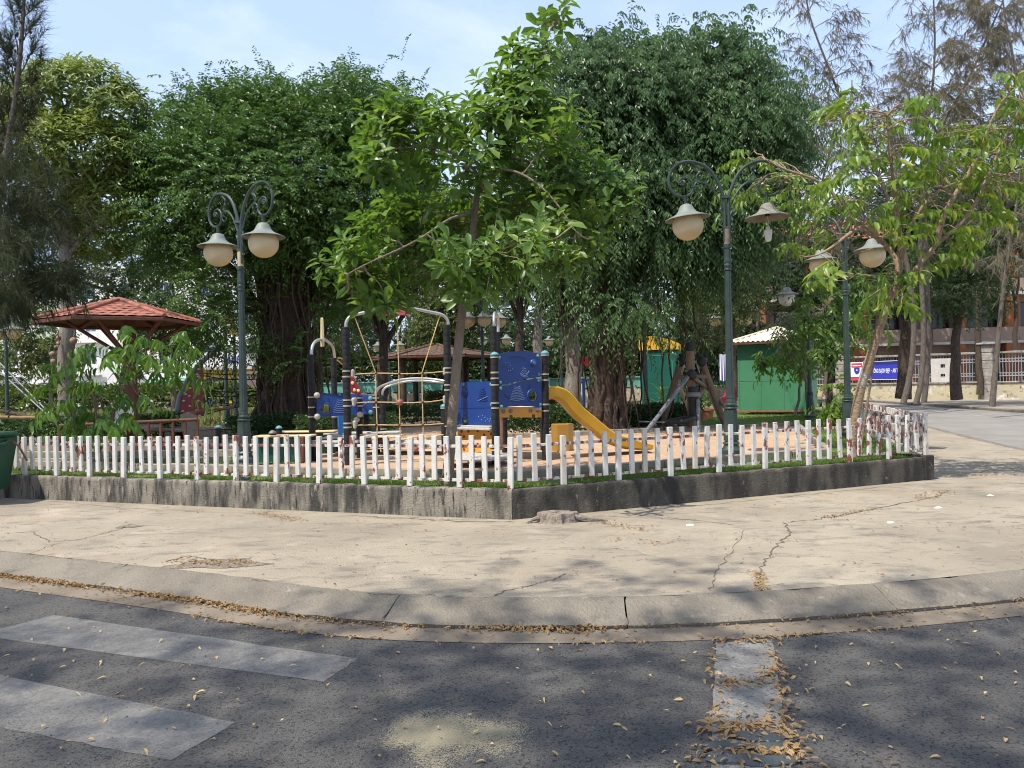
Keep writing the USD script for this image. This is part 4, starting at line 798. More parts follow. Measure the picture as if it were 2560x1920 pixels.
lobes = [lobe(470, 375, 130, 120, FY, 2.0), lobe(620, 370, 150, 125, FY + .5, 2.4), lobe(800, 370, 160, 125, FY + .4, 2.4), lobe(950, 380, 110, 110, FY + .4, 2.0), lobe(1015, 370, 70, 80, FY + .3, 1.2), lobe(450, 480, 110, 130, FY - .8, 1.8), lobe(600, 470, 170, 150, FY - 1.2, 2.2), lobe(780, 470, 170, 160, FY - 1.0, 2.2), lobe(930, 480, 140, 150, FY, 2.0),
         lobe(480, 600, 100, 80, FY, 1.6), lobe(620, 590, 120, 80, FY - .6, 1.6), lobe(760, 590, 130, 90, FY - .2, 1.6), lobe(900, 620, 110, 100, FY, 1.5), lobe(530, 790, 70, 60, FY - 1.6, .9), lobe(1000, 600, 80, 100, FY + .6, 1.4), lobe(545, 745, 70, 50, FY - 1.5, .9), lobe(700, 245, 42, 50, FY, .8), lobe(880, 235, 40, 55, FY, .8), lobe(520, 265, 40, 45, FY, .7), lobe(985, 265, 35, 45, FY, .6), lobe(610, 275, 35, 40, FY, .6), lobe(760, 900, 40, 45, FY - .9, .4), lobe(860, 760, 50, 50, FY - .6, .6)]
b0 = gx(722, FY, GZ)
tk = []
r = np.random.default_rng(31)
main_t = (spline([b0, at(720, 980, FY), at(712, 880, FY), at(715, 800, FY), at(720, 640, FY), at(720, 500, FY)], 20), np.interp(np.linspace(0, 1, 20), [0, .12, .5, 1], [.75, .52, .46, .25]))
tk.append(main_t)
for i in range(26):
    a = r.uniform(0, 6.28); rad = r.uniform(.35, .62); x0 = b0 + [math.cos(a) * rad * r.uniform(1.1, 1.7), math.sin(a) * rad * 1.2, -.05]; h = r.uniform(2.0, 4.5)
    x1 = b0 + [math.cos(a + r.normal(0, .3)) * rad * (1.0 + .25 * h / 3), math.sin(a) * rad, h]; tk.append(limb(x0, x1, r.uniform(.06, .15), r.uniform(.05, .10), 12, .06, (0, 0, 0), i))
for (px, py, dy) in ((470, 560, 0), (560, 420, -.6), (700, 360, 0), (840, 400, .3), (950, 520, .3), (590, 760, -1.0), (860, 700, -.4), (640, 620, -.8), (780, 560, -.6)):
    st = at(715 + r.uniform(-25, 25), 860, FY); tk.append(limb(st, at(px, py, FY + dy), .20, .05, 10, .06, (0, 0, .2), px))
cur = [(*at(px, py, FY + dy)[:2], at(px, py, FY)[2], GZ) for px, py, dy in ((640, 700, -.6), (660, 640, -1.0), (690, 600, -1.1), (750, 640, -1.0), (790, 620, -.9), (820, 700, -.7), (770, 720, -1.1), (700, 720, -1.2), (850, 690, -.3), (680, 760, -1.0), (860, 740, .3), (735, 560, -1.2))]
fig('wide dark fig tree with hanging roots behind the left play frame', 41, lobes, tk, 90, cur, LF_FIC, (.115, .052, .35), .35, BARK_F, [], 12500)
BY = 19.6
lobes = [lobe(1390, 270, 90, 100, BY, 1.6), lobe(1480, 255, 110, 120, BY, 1.8), lobe(1610, 265, 120, 120, BY + .3, 2.0), lobe(1760, 255, 130, 130, BY + .4, 2.0), lobe(1870, 300, 90, 110, BY + .2, 1.7), lobe(1450, 360, 120, 130, BY, 1.9), lobe(1620, 350, 150, 140, BY - .4, 2.0), lobe(1800, 340, 130, 130, BY, 1.9), lobe(1900, 400, 90, 110, BY + .3, 1.6),
         lobe(1490, 520, 100, 130, BY - .6, 1.6), lobe(1610, 520, 130, 130, BY - .7, 1.7), lobe(1740, 520, 120, 130, BY - .4, 1.7), lobe(1860, 520, 80, 100, BY, 1.4), lobe(1480, 610, 75, 70, BY - .5, 1.1), lobe(1600, 610, 90, 70, BY - .4, 1.2), lobe(1740, 620, 90, 70, BY - .2, 1.2), lobe(1550, 770, 60, 45, BY - 1.4, .7), lobe(1590, 760, 50, 40, BY - 1.4, .6), lobe(1410, 650, 55, 70, BY, .8), lobe(1490, 165, 42, 60, BY, .9), lobe(1710, 170, 50, 50, BY, .9), lobe(1800, 165, 60, 55, BY, .9), lobe(1600, 185, 45, 50, BY, .9), lobe(1690, 700, 55, 45, BY + .3, .6), lobe(1680, 450, 200, 80, BY - 1.2, 1.0)]
b0 = gx(1518, BY - .3, GZ); tk = []
tk.append((spline([b0, at(1508, 980, BY - .3), at(1510, 900, BY - .3), at(1520, 800, BY - .2), at(1545, 650, BY), at(1580, 500, BY)], 20), np.interp(np.linspace(0, 1, 20), [0, .12, .5, 1], [.46, .32, .34, .20])))
r = np.random.default_rng(32)
for i in range(22):
    a = r.uniform(0, 6.28); rad = r.uniform(.22, .38); x0 = b0 + [math.cos(a) * rad * r.uniform(1.0, 1.9), math.sin(a) * rad * 1.2, -.05]; h = r.uniform(1.6, 3.6)
    x1 = b0 + [math.cos(a + r.normal(0, .4)) * rad * (.8 + .3 * h / 3), math.sin(a) * rad, h]; tk.append(limb(x0, x1, r.uniform(.05, .12), r.uniform(.04, .08), 12, .06, (0, 0, 0), i))
for (px, py, dy) in ((1450, 480, 0), (1500, 330, .2), (1600, 300, 0), (1740, 330, .3), (1830, 430, .3), (1470, 640, -.6), (1640, 620, -.4), (1700, 560, 0)):
    st = at(1522 + r.uniform(-15, 25), 800, BY - .2); tk.append(limb(st, at(px, py, BY + dy), .16, .04, 10, .05, (0, 0, .2), px))
cur = [(*at(px, py, BY + dy)[:2], at(px, py, BY)[2], GZ) for px, py, dy in ((1490, 760, -.5), (1535, 680, -.6), (1560, 680, -.6), (1620, 680, .2), (1660, 690, .4), (1700, 690, .2), (1400, 700, .3), (1480, 690, .6), (1590, 640, .5), (1640, 640, -.3), (1730, 700, .6), (1430, 760, .3), (1460, 740, .2), (1580, 700, -.4))]
fig('tall weeping fig tree with a ropy trunk behind the yellow slide', 42, lobes, tk, 110, cur, LF_BEN, (.135, .050, 1.0), .75, BARK_F, [], 11500, tl=.6)

# ---- cannonball tree left: pale rosettes above, round fruits low on the trunk
r = np.random.default_rng(24); NY = 20.5
lobes = [lobe(120, 260, 110, 90, NY, 1.6), lobe(230, 250, 110, 90, NY, 1.6), lobe(320, 290, 80, 80, NY, 1.4), lobe(110, 380, 120, 90, NY - .5, 1.6), lobe(240, 400, 120, 100, NY - .6, 1.6), lobe(330, 420, 70, 90, NY - .4, 1.3), lobe(60, 330, 90, 120, NY, 1.5), lobe(280, 500, 80, 60, NY - .8, 1.0), lobe(110, 195, 45, 40, NY, .7), lobe(205, 190, 45, 40, NY, .7), lobe(160, 520, 120, 60, NY + .5, 1.2), lobe(250, 600, 110, 60, NY + .8, 1.0)]
P, O = crown_pts(r, lobes, 1750, .6, front=.6); D = unit(O * .7 + np.array([0, 0, .7]) + r.normal(0, .2, O.shape))
V, Fq = rosettes(r, P, D, 11, .24, .072, 'oval', .25, (-.25, .8), .02)
b0 = gx(170, NY, GZ)
wood = [(spline([b0, at(166, 1000, NY), at(166, 880, NY), at(172, 760, NY), at(166, 660, NY), at(160, 540, NY), at(180, 400, NY)], 22), np.interp(np.linspace(0, 1, 22), [0, .1, .5, 1], [.27, .215, .19, .10]))]
for px, py in ((80, 400), (130, 330), (230, 350), (300, 400), (250, 480), (60, 470), (200, 280), (330, 500), (195, 600)):
    wood.append(limb(at(166, 640 if py > 350 else 560, NY), at(px, py, NY + r.uniform(-.6, .6)), .09, .03, 9, .06, (0, 0, .15), px))
t = build_tree('cannonball_tree', 'tree with pale leaf rosettes and round brown fruits beside the red tile-roofed pavilion', b0, wood, BARK_G, V, Fq, LF_CAN)
FRUIT = rough_mat('brown_fruit', (.20, .115, .07), (.27, .17, .11), scale=12, rough=.8, bump=.3)
r1 = lambda x, y: (x * .211, 720 + y * .211)
for x, y, s in ((870, 625, 8.5), (695, 590, 6), (620, 785, 7), (635, 870, 7), (660, 700, 4), (690, 660, 4)):
    c = at(*r1(x, y), NY - .4); part(t, 'fruit', MB().ball(c, s * NY / FPX, 2), FRUIT, smooth=True)
m = MB()
for a, b in (((880, 500), (875, 590)), ((720, 600), (640, 790)), ((610, 480), (585, 800)), ((1045, 520), (1050, 600)), ((780, 480), (700, 570))):
    p, q = limb(at(*r1(*a), NY - .35), at(*r1(*b), NY - .4), .012, .008, 6, .08, seed=a[0]); m.tube(p, q, 5)
part(t, 'fruit_stalk', m, BARK_G)

# ---- casuarinas: wispy needle trees
def needles(r, P, D, k, tl, nl, w, droop=.8, nd=1.0):
    T = len(P); t = r.random((T, k)); tl = tl * r.uniform(.6, 1.3, (T, 1)); pos = P[:, None] + D[:, None] * (tl * t)[..., None]; pos[..., 2] -= droop * tl * t ** 2 * .6
    d = D[:, None] * .7 + r.normal(0, .55, (T, k, 3)); d[..., 2] -= nd; d = unit(d).reshape(-1, 3); p = pos.reshape(-1, 3); n = len(p); L = nl * r.uniform(.5, 1.3, n)[:, None]
    s = unit(np.cross(d, r.normal(size=(n, 3)))) * w * .5; e = p + d * L; e[:, 2] -= .12 * L[:, 0]
    return np.stack([p - s, p + s, e], 1), np.array([[0, 1, 2]])
def casuarina(label, base, trunk, r0, limbs, nm, bk, seed, k, tl, nl, w, ntw=14, droop=.8, nd=1.0, group=None):
    r = np.random.default_rng(seed); tr = spline(trunk, 26); wood = [(tr, np.linspace(r0, .012 + r0 * .10, 26))]; P, D = [], []
    for i, (t0, e) in enumerate(limbs):
        st = tr[int(t0 * 25)]; p, q = limb(st, e, r0 * .28 * (1.1 - t0) + .008, .006, 12, .06, (0, 0, .06 * np.linalg.norm(np.asarray(e) - st)), seed * 100 + i); wood.append((p, q)); L = np.linalg.norm(e - st)
        n = max(4, int(ntw * L))
        for j in range(n):
            f = r.uniform(.22, 1.0); c = p[min(11, int(f * 11))] + r.normal(0, .05, 3); P.append(c); D.append(unit(e - st) * .7 + r.normal(0, .5, 3) + [0, 0, -.1])
    P, D = np.array(P), unit(np.array(D))
    V, Fq = needles(r, P, D, k, tl, nl, w, droop, nd)
    return build_tree('casuarina_tree', label, base, wood, bk, V, Fq, nm, group=group)
r = np.random.default_rng(26)
# left foreground
CYL = 13.5
tr = [gx(-40, CYL, GZ), at(-20, 760, CYL), at(0, 480, CYL), at(30, 300, CYL), at(52, 120, CYL), at(62, -40, CYL)]
lim = []
for f, px, py, dy in ((.28, 190, 690, -1.2), (.30, 110, 720, -1.6), (.33, 215, 640, -.9), (.34, 60, 720, -1.8), (.36, 160, 560, -1.4), (.38, 240, 700, -.6), (.40, 100, 600, -1.9), (.42, 180, 520, -1.0), (.44, 40, 560, -1.7), (.45, 130, 480, -1.3), (.47, 200, 460, -.6), (.5, 90, 450, -1.4), (.52, 30, 470, -1.5), (.54, 150, 420, -.8), (.56, 60, 400, -1.0), (.6, 120, 350, -.5), (.36, -80, 600, -1), (.45, -100, 500, -1), (.55, -80, 380, 0), (.31, 205, 700, -1.1), (.48, 250, 540, -.3), (.58, 20, 360, -.8), (.62, 95, 300, 0), (.29, 10, 700, -2.2), (.35, 30, 640, -2.3)):
    lim.append((f, at(px - 30, py, CYL + dy)))
casuarina('dark feathery casuarina hanging in from the left edge above the bin', tr[0], tr, .11, lim, NEEDLE, BARK_C, 61, 38, .52, .26, .010, 11, .8, .8)
sp = []
for f, px, py in ((.66, 5, 210), (.68, 95, 235), (.71, 15, 165), (.73, 92, 190), (.76, 20, 130), (.78, 95, 150), (.8, 15, 70), (.82, 92, 105), (.86, 30, 30), (.88, 90, 60), (.92, 40, -10), (.94, 88, 10), (.70, -30, 190), (.79, 0, 95), (.64, 85, 270), (.63, 0, 260)):
    sp.append((f, at(px, py, CYL)))
r = np.random.default_rng(27); P = []; D = []; wood = []; trk = spline(tr, 26)
for i, (f, e) in enumerate(sp):
    st = trk[int(f * 25)]; p, q = limb(st, e, .014, .004, 8, .05, (0, 0, .03), i + 3); wood.append((p, q))
    for j in range(16): P.append(p[r.integers(2, 8)]); D.append(unit(e - st) + [0, 0, .35] + r.normal(0, .35, 3))
V, Fq = needles(r, np.array(P), unit(np.array(D)), 22, .28, .24, .008, .1, -.15)
ct = [p for p in used if p.startswith('/World/casuarina_tree') and p.count('/') == 2][0]
m = MB()
for p, q in wood: m.tube(p, q, 5)
for i in range(70):
    p, _ = wood[r.integers(len(wood))]; c = p[r.integers(1, 6)] + r.normal(0, .03, 3); m.ball(c, (.022, .022, .032), 1)
part(ct, 'top_twigs', m, BARK_D, kind='stuff'); part(ct, 'top_needles', flat(V, Fq), NEEDLE, smooth=False, kind='stuff')
# upper right, thin and brown
G_C = 'thin brown casuarinas behind the park'
def thin(label, seed, Y, trunk_px, r0, spec, k=24, ntw=4.0, nm=NEEDLEB, bk=BARK_C, nl=.36, w=.028):
    r = np.random.default_rng(seed); tr = [at(x, y, Y) for x, y in trunk_px]; tr[0] = gx(trunk_px[0][0], Y, GZ)
    lim = [(f, at(px, py, Y + r.normal(0, 1.0))) for f, px, py in spec]
    casuarina(label, tr[0], tr, r0, lim, nm, bk, seed, k, .9, nl, w, ntw, .7, 1.0, G_C)
def spec(r, tpx, f0, f1, n, spread, up):
    P = spline([(*p, 0) for p in tpx], 26); o = []
    for i in range(n):
        f = r.uniform(f0, f1); s = r.choice([-1, 1]); b = P[int(f * 25)]; o.append((f, b[0] + s * spread * r.uniform(.35, 1.1) * (1.15 - .5 * f), b[1] - up * r.uniform(.1, 1.2)))
    return o
r = np.random.default_rng(71)
T1 = [(2258, 1000), (2282, 760), (2235, 540), (2164, 369), (2103, 247), (2060, 140), (2030, 60), (2015, -60)]
thin('thin brown casuarina with a curved trunk above the right park lamp', 71, 34, T1, .13, spec(r, T1, .42, .98, 40, 130, 90) + [(.6, 1960, 210), (.55, 1930, 160), (.6, 1950, 260), (.62, 2000, 120), (.7, 1990, 60), (.66, 2200, 190), (.6, 2230, 240), (.5, 1960, 330), (.5, 2010, 300), (.55, 2180, 280)])
T2 = [(2310, 1000), (2314, 600), (2320, 304), (2333, 200), (2337, 90), (2334, 0), (2330, -90)]
thin('thin grey casuarina with a straight trunk against the sky, right of the curved one', 72, 36, T2, .13, spec(r, T2, .5, .97, 34, 150, 90) + [(.55, 2245, 130), (.6, 2250, 170), (.7, 2240, 60), (.6, 2430, 120), (.62, 2440, 60), (.5, 2260, 200)])
T3 = [(2290, 1000), (2300, 560), (2345, 330), (2420, 200), (2460, 110), (2500, 20), (2540, -80)]
thin('rusty brown casuarina leaning to the right edge', 73, 33, T3, .12, spec(r, T3, .5, .98, 42, 140, 80), k=34)
T4 = [(2600, 1000), (2590, 560), (2570, 330), (2545, 200), (2520, 80), (2500, -60)]
thin('dense brown casuarina at the right edge of the sky', 74, 31, T4, .13, spec(r, T4, .42, .98, 40, 140, 60), k=36)
T5 = [(2060, 1000), (2055, 700), (2050, 520), (2075, 380), (2110, 300), (2130, 200)]
thin('low brown casuarina thicket tree behind the young leaning tree', 75, 38, T5, .12, spec(r, T5, .4, .95, 36, 130, 50), k=26)
T6 = [(2480, 1000), (2500, 800), (2520, 640), (2540, 520), (2550, 420)]
thin('shaggy brown casuarina in front of the orange-columned school at the right edge', 76, 29, T6, .11, spec(r, T6, .55, .97, 18, 110, 60), k=26)
T7 = [(1890, 1000), (1895, 800), (1905, 640), (1900, 520), (1890, 420)]
thin('grey-green casuarina behind the green shed', 77, 40, T7, .13, spec(r, T7, .2, .95, 46, 170, 30), nm=NEEDLE)

# ---- background trees, each with its own trunk and crown
G_B = 'trees at the back of the park'
def bgtree(label, seed, Y, base_px, top, lobes, ntw, leaf=(.16, .075, .4), lm=LF_BG, r0=.2, bk=BARK_D, tl=.6, name='tree'):
    r = np.random.default_rng(seed); L = [lobe(px, py, rx, ry, Y, rx * Y / FPX * .8) for px, py, rx, ry in lobes]; P, O = crown_pts(r, L, ntw, .5, front=.5)
    V, Fq = twig_leaves(r, P, unit(O + [0, 0, .3] + r.normal(0, .5, O.shape)), 10, tl, .35, leaf[0], leaf[1], leaf[2])
    b0 = gx(base_px, Y, GZ); tp = at(*top, Y); wood = [limb(b0, tp, r0, r0 * .55, 12, .03, (0, 0, 0), seed)]
    for i, (c, rr) in enumerate(L): wood.append(limb(tp - (tp - b0) * r.uniform(0, .2), c, r0 * .45, .03, 8, .07, (0, 0, .1), seed * 31 + i))
    return build_tree(name, label, b0, wood, bk, V, Fq, lm, group=G_B)
bgtree('bushy light green tree beside the brown-roofed pavilion', 81, 34, 1110, (1115, 800), [(1110, 740, 70, 110), (1080, 820, 60, 70), (1150, 800, 60, 90), (1130, 640, 60, 80)], 1500, lm=LF_BGY)
bgtree('dark forked tree behind the rope net', 82, 27, 955, (960, 830), [(900, 640, 90, 110), (1010, 620, 100, 100), (1090, 560, 90, 100), (960, 500, 120, 100)], 1900, r0=.26)
bgtree('dark tree between the fig and the pavilion', 83, 36, 800, (800, 830), [(800, 700, 110, 120), (900, 760, 60, 70), (700, 720, 90, 100)], 1500)
bgtree('leafy tree filling the gap left of the weeping fig', 84, 33, 1302, (1300, 760), [(1300, 600, 110, 130), (1260, 480, 100, 110), (1380, 560, 90, 120), (1180, 600, 80, 100)], 2200, r0=.24)
bgtree('tree with an upright grey trunk behind the blue play panels', 85, 30, 1352, (1348, 740), [(1350, 650, 70, 80), (1390, 600, 60, 80), (1310, 640, 60, 60)], 900, r0=.26, bk=BARK_G)
bgtree('pale trunked tree left of the ropy fig trunk', 86, 24, 1432, (1428, 800), [(1430, 690, 60, 70), (1400, 740, 40, 40)], 500, r0=.34, bk=BARK_G)
bgtree('dark tree behind the cannonball tree', 87, 34, 330, (330, 760), [(330, 620, 110, 120), (430, 660, 100, 100), (250, 680, 90, 90), (130, 640, 110, 110), (40, 660, 90, 110)], 2400)
bgtree('yellow-green young tree behind the guy rods at the left', 88, 30, 130, (125, 900), [(60, 880, 60, 40), (140, 890, 60, 50), (30, 930, 50, 40), (100, 840, 60, 40)], 520, lm=LF_BGY, r0=.09, bk=BARK_G)
bgtree('slanting trunked tree on the field behind the small drooping tree', 89, 26, 442, (425, 930), [(410, 800, 60, 60), (450, 820, 60, 50), (380, 790, 60, 50)], 520, r0=.13, bk=BARK_S)
bgtree('light green tree above the green shed', 90, 34, 1830, (1830, 760), [(1830, 640, 90, 100), (1900, 560, 70, 90), (1780, 720, 60, 60), (1840, 740, 60, 50)], 1500, lm=LF_BGY)
bgtree('dark tree left of the school wall banner', 91, 40, 2010, (2010, 760), [(2010, 660, 90, 90), (2080, 720, 80, 80), (1960, 700, 70, 80)], 1500)
bgtree('dark layered tree in front of the school', 92, 38, 2392, (2395, 720), [(2390, 640, 110, 80), (2340, 720, 90, 50), (2430, 740, 90, 60), (2400, 560, 80, 60)], 1500, lm=LF_BG, r0=.28)
bgtree('green tree against the sky behind the right young tree', 93, 46, 2450, (2450, 560), [(2450, 300, 110, 80), (2380, 360, 100, 70), (2520, 330, 90, 90), (2450, 430, 150, 80)], 1800)
bgtree('dark trunked tree standing by the school wall beside the banner', 94, 41.5, 2258, (2268, 800), [(2280, 680, 70, 60), (2230, 720, 60, 50)], 500, r0=.42, bk=BARK_D)
bgtree('slim trunked tree inside the school wall', 95, 50, 2330, (2330, 760), [(2320, 660, 70, 60), (2360, 700, 50, 40)], 500, r0=.2)
bgtree('second slim trunked tree inside the school wall, beside the orange column', 96, 50, 2450, (2450, 760), [(2460, 680, 80, 60), (2440, 720, 60, 40)], 500, r0=.22)
bgtree('far leafy tree behind the teal booth', 97, 46, 1680, (1680, 850), [(1660, 760, 110, 110), (1760, 800, 110, 90), (1560, 780, 90, 110), (1480, 820, 80, 80)], 1900, leaf=(.2, .09, .4))
bgtree('far leafy tree behind the brown-roofed pavilion', 98, 50, 1000, (1000, 850), [(1000, 780, 130, 100), (880, 800, 100, 90), (1120, 820, 90, 90), (1240, 800, 110, 100), (1360, 830, 80, 70)], 2200, leaf=(.22, .10, .4))
bgtree('far round-headed tree behind the left end of the back wall', 151, 57, 770, (770, 860), [(770, 800, 130, 90), (700, 860, 90, 70), (860, 850, 110, 80), (780, 920, 110, 50)], 2200, leaf=(.30, .14, .4))
bgtree('far round-headed tree behind the middle of the back wall', 152, 58, 1180, (1180, 860), [(1180, 800, 130, 100), (1090, 880, 100, 60), (1280, 870, 110, 70), (1180, 930, 120, 50)], 2200, leaf=(.30, .14, .4))
bgtree('far round-headed tree behind the back wall, in line with the slide', 153, 57, 1460, (1460, 860), [(1460, 800, 130, 100), (1390, 900, 90, 60), (1550, 880, 110, 70), (1460, 930, 110, 50)], 2200, leaf=(.30, .14, .4))
bgtree('far tree between the teal booth and the green shed', 154, 52, 1780, (1780, 840), [(1780, 780, 120, 100), (1740, 880, 80, 70), (1850, 860, 90, 70)], 1700, leaf=(.28, .13, .4))
bgtree('shady tree inside the school yard above the banner', 155, 56, 2190, (2190, 760), [(2170, 590, 130, 110), (2110, 690, 90, 70), (2230, 660, 80, 60)], 2000, leaf=(.26, .12, .4), r0=.22)
bgtree('shady tree inside the school yard at the right edge', 156, 54, 2540, (2540, 760), [(2550, 540, 120, 90), (2480, 500, 100, 80)], 1800, leaf=(.26, .12, .4), r0=.22)
bgtree('shady tree inside the school yard, between the two slim trunks', 157, 55, 2390, (2390, 760), [(2390, 540, 130, 90), (2310, 500, 110, 80)], 2000, leaf=(.26, .12, .4), r0=.2)
# small trees by the shed
def sapling(label, seed, Y, base_px, lobes, n, leaf, lm, r0=.05, top=None, bk=BARK_S, group=None):
    r = np.random.default_rng(seed); L = [lobe(px, py, rx, ry, Y, rx * Y / FPX) for px, py, rx, ry in lobes]; P, O = crown_pts(r, L, n, .3, front=.3)
    LV = twig_leaves(r, P, unit(O + r.normal(0, .5, O.shape)), 7, .4, .5, leaf[0], leaf[1], leaf[2], 'oval', spread=.8, curl=.3)
    b0 = gx(base_px, Y, GZ); wood = [limb(b0, at(*top, Y) if top else L[0][0], r0, r0 * .6, 9, .04, (0, 0, 0), seed)]
    for i, (c, _) in enumerate(L): wood.append(limb(wood[0][0][-1 - (i % 3)], c, r0 * .45, .008, 7, .06, (0, 0, .08), seed * 7 + i))
    return build_tree('small_tree', label, b0, wood, bk, *LV, lm, group=group)
sapling('small tree whose leaves shade the green shed wall', 101, 24, 1985, [(1950, 885, 45, 25), (1985, 860, 35, 35), (2000, 905, 40, 30), (1925, 915, 30, 18)], 90, (.24, .085, .6), LF_CRP, top=(2005, 930))
sapling('tangled young tree between the shed lamp and the dark lamp', 102, 19, 2078, [(2060, 770, 60, 60), (2090, 830, 50, 60), (2040, 850, 50, 50), (2100, 720, 50, 50)], 190, (.20, .075, .5), LF_CEN, r0=.09, top=(2082, 860), bk=BARK_D)
sapling('pale-leaved small tree above the shed roof', 103, 23.4, 2030, [(2000, 800, 55, 40), (1970, 820, 40, 30), (2050, 810, 50, 35), (2020, 850, 40, 30)], 170, (.19, .05, .4), leaf_mat('dusty_leaf', (.10, .11, .06), (.16, .165, .09), (.22, .22, .13), transl=.25, rough=.6))
sapling('low leafy shoots at the foot of the tangled tree', 104, 18.5, 2085, [(2085, 990, 30, 40), (2100, 1040, 30, 30)], 60, (.18, .07, .5), LF_CRP, r0=.03)
# ferny branchlet plant hanging by the leaning trunk is part of that tree's neighbour
r = np.random.default_rng(105)
st = spline([at(2190, 838, 12.2), at(2192, 760, 12.0), at(2196, 690, 11.9)], 12); P = np.repeat(st, 4, 0); D = np.tile(np.array([[1, 0, .1], [-1, 0, .1], [.8, -.5, .1], [-.8, -.5, .1]]), (12, 1)) + r.normal(0, .15, (48, 3))
LV = mk_leaves(P, D, np.tile([0, -.4, 1.0], (48, 1)), r.uniform(.2, .3, 48), r.uniform(.05, .07, 48), 'oval', .3)
build_tree('leaf_spray', 'upright feathery spray of leaves beside the leaning trunk', st[0], [(np.vstack([gx(2150, 12.2, GZ), at(2180, 930, 12.2), st[::1]]), np.linspace(.02, .006, 14))], BARK_S, *LV, LF_CRP, cat='plant')

# ---- hedges and potted plants
def hedge(label, pts, w, h, n, seed, z0=GZ - .02, leaf=(.075, .040), name='hedge', cat='hedge', lm=LF_HED):
    r = np.random.default_rng(seed); P = np.array(pts, float); L = LineString(P); Lt = L.length; s = r.uniform(0, Lt, n); c = np.array([[*L.interpolate(x).coords[0]] for x in s])
    a = r.uniform(0, np.pi, n); rr = np.sqrt(r.uniform(.45, 1, n)); hh = h * (.85 + .3 * meshkit.fbm(np.c_[c, np.zeros(n)] * 1.7, 3, seed))
    sd = np.cos(a) * rr * w / 2; d = unit(P[-1] - P[0]); nrm = np.array([-d[1], d[0]]); p = np.c_[c + nrm * sd[:, None], z0 + .05 + np.minimum(1, np.sin(a) ** .6) * rr * hh]
    o = np.c_[nrm * np.cos(a)[:, None], np.sin(a)]; V, Fq = twig_leaves(r, p, unit(o + r.normal(0, .6, o.shape)), 4, .10, .1, leaf[0], leaf[1], .1)
    t = thing(name, label, cat, base=[*P[0], z0]); part(t, 'foliage', flat(V, Fq), lm, smooth=False, kind='stuff')
    m = MB()
    for i in range(max(4, int(Lt * 3))):
        q = np.array(L.interpolate(r.uniform(0, Lt)).coords[0]) + r.normal(0, w * .12, 2); m.tube([[*q, z0 - .05], [q[0] + r.normal(0, .06), q[1] + r.normal(0, .06), z0 + h * .75]], [.015, .006], 5)
    part(t, 'stems', m, BARK_D, kind='stuff')
    return t
hedge('clipped green hedge behind the bin at the left edge', [(-13, 19.5), (-8.2, 19.0)], 1.0, .62, 3600, 111)
hedge('low dark hedge behind the brown railing', [(-7.6, 20.5), (-4.2, 20.8)], .8, .5, 2200, 112)
hedge('dark hedge behind the left green lamp', [(-5.2, 18.6), (-2.9, 18.9)], .8, .5, 1900, 113)
hedge('clipped hedge seen under the amber play deck', [(-.2, 18.8), (1.6, 19.2)], .9, .62, 2000, 114)
hedge('hedge between the slide and the ropy fig trunk', [(1.4, 20.6), (2.6, 20.8)], .7, .5, 1000, 115)
hedge('leafy bed in front of the teal booth', [(2.9, 20.6), (4.6, 20.8)], 1.1, .55, 1900, 116, leaf=(.10, .05))
hedge('shaded hedge behind the rope frame', [(-4.5, 24.0), (-1.2, 24.4)], .9, .6, 1700, 117)
hedge('row of light green shrubs behind the pavilion posts', [(-4.0, 34.5), (2.0, 35)], 1.2, .9, 1900, 118, leaf=(.13, .07), lm=LF_BGY)
hedge('overgrown green bank at the far end of the field', [(-34, 45), (-14, 46)], 3.0, 1.7, 3600, 119, leaf=(.30, .15), lm=LF_BGY)
hedge('tall shrub belt behind the back wall of the park', [(-14, 55), (19, 56)], 3.0, 3.6, 6500, 120, leaf=(.34, .17), lm=LF_BG)
def strappy(label, c, n, L, w, seed, lm=LF_SML, name='plant', pot=None, stem=0.0):
    r = np.random.default_rng(seed); t = thing(name, label, 'plant', base=c); c = np.asarray(c, float); z = c[2]
    if pot: part(t, 'pot', MB().lathe([(0, 0), (pot[0] * .72, 0), (pot[0] * .95, pot[1] * .85), (pot[0] * 1.05, pot[1] * .86), (pot[0] * 1.05, pot[1]), (pot[0] * .9, pot[1]), (pot[0] * .88, pot[1] * .9), (0, pot[1] * .88)], 20, o=c), pot[2]); z += pot[1] * .88
    P = np.tile([c[0], c[1], z], (n, 1)) + np.c_[r.normal(0, .05, (n, 2)), r.uniform(0, stem, n)]; a = r.uniform(0, 6.28, n); D = np.c_[np.cos(a), np.sin(a), r.uniform(.3, 1.8, n)]
    V, Fq = mk_leaves(P, D, np.c_[-np.cos(a) * .5, -np.sin(a) * .5, np.ones(n)], L * r.uniform(.6, 1.2, n), w * r.uniform(.7, 1.2, n), 'oval', .45)
    part(t, 'leaves', flat(V, Fq), lm, smooth=False, kind='stuff')
    if stem: part(t, 'stem', MB().tube([[c[0], c[1], z - .05], [c[0] + .02, c[1], z + stem]], [.02, .01], 6), BARK_S)
TERRA = rough_mat('terracotta', (.30, .095, .05), (.36, .13, .07), scale=6, rough=.85, bump=.2)
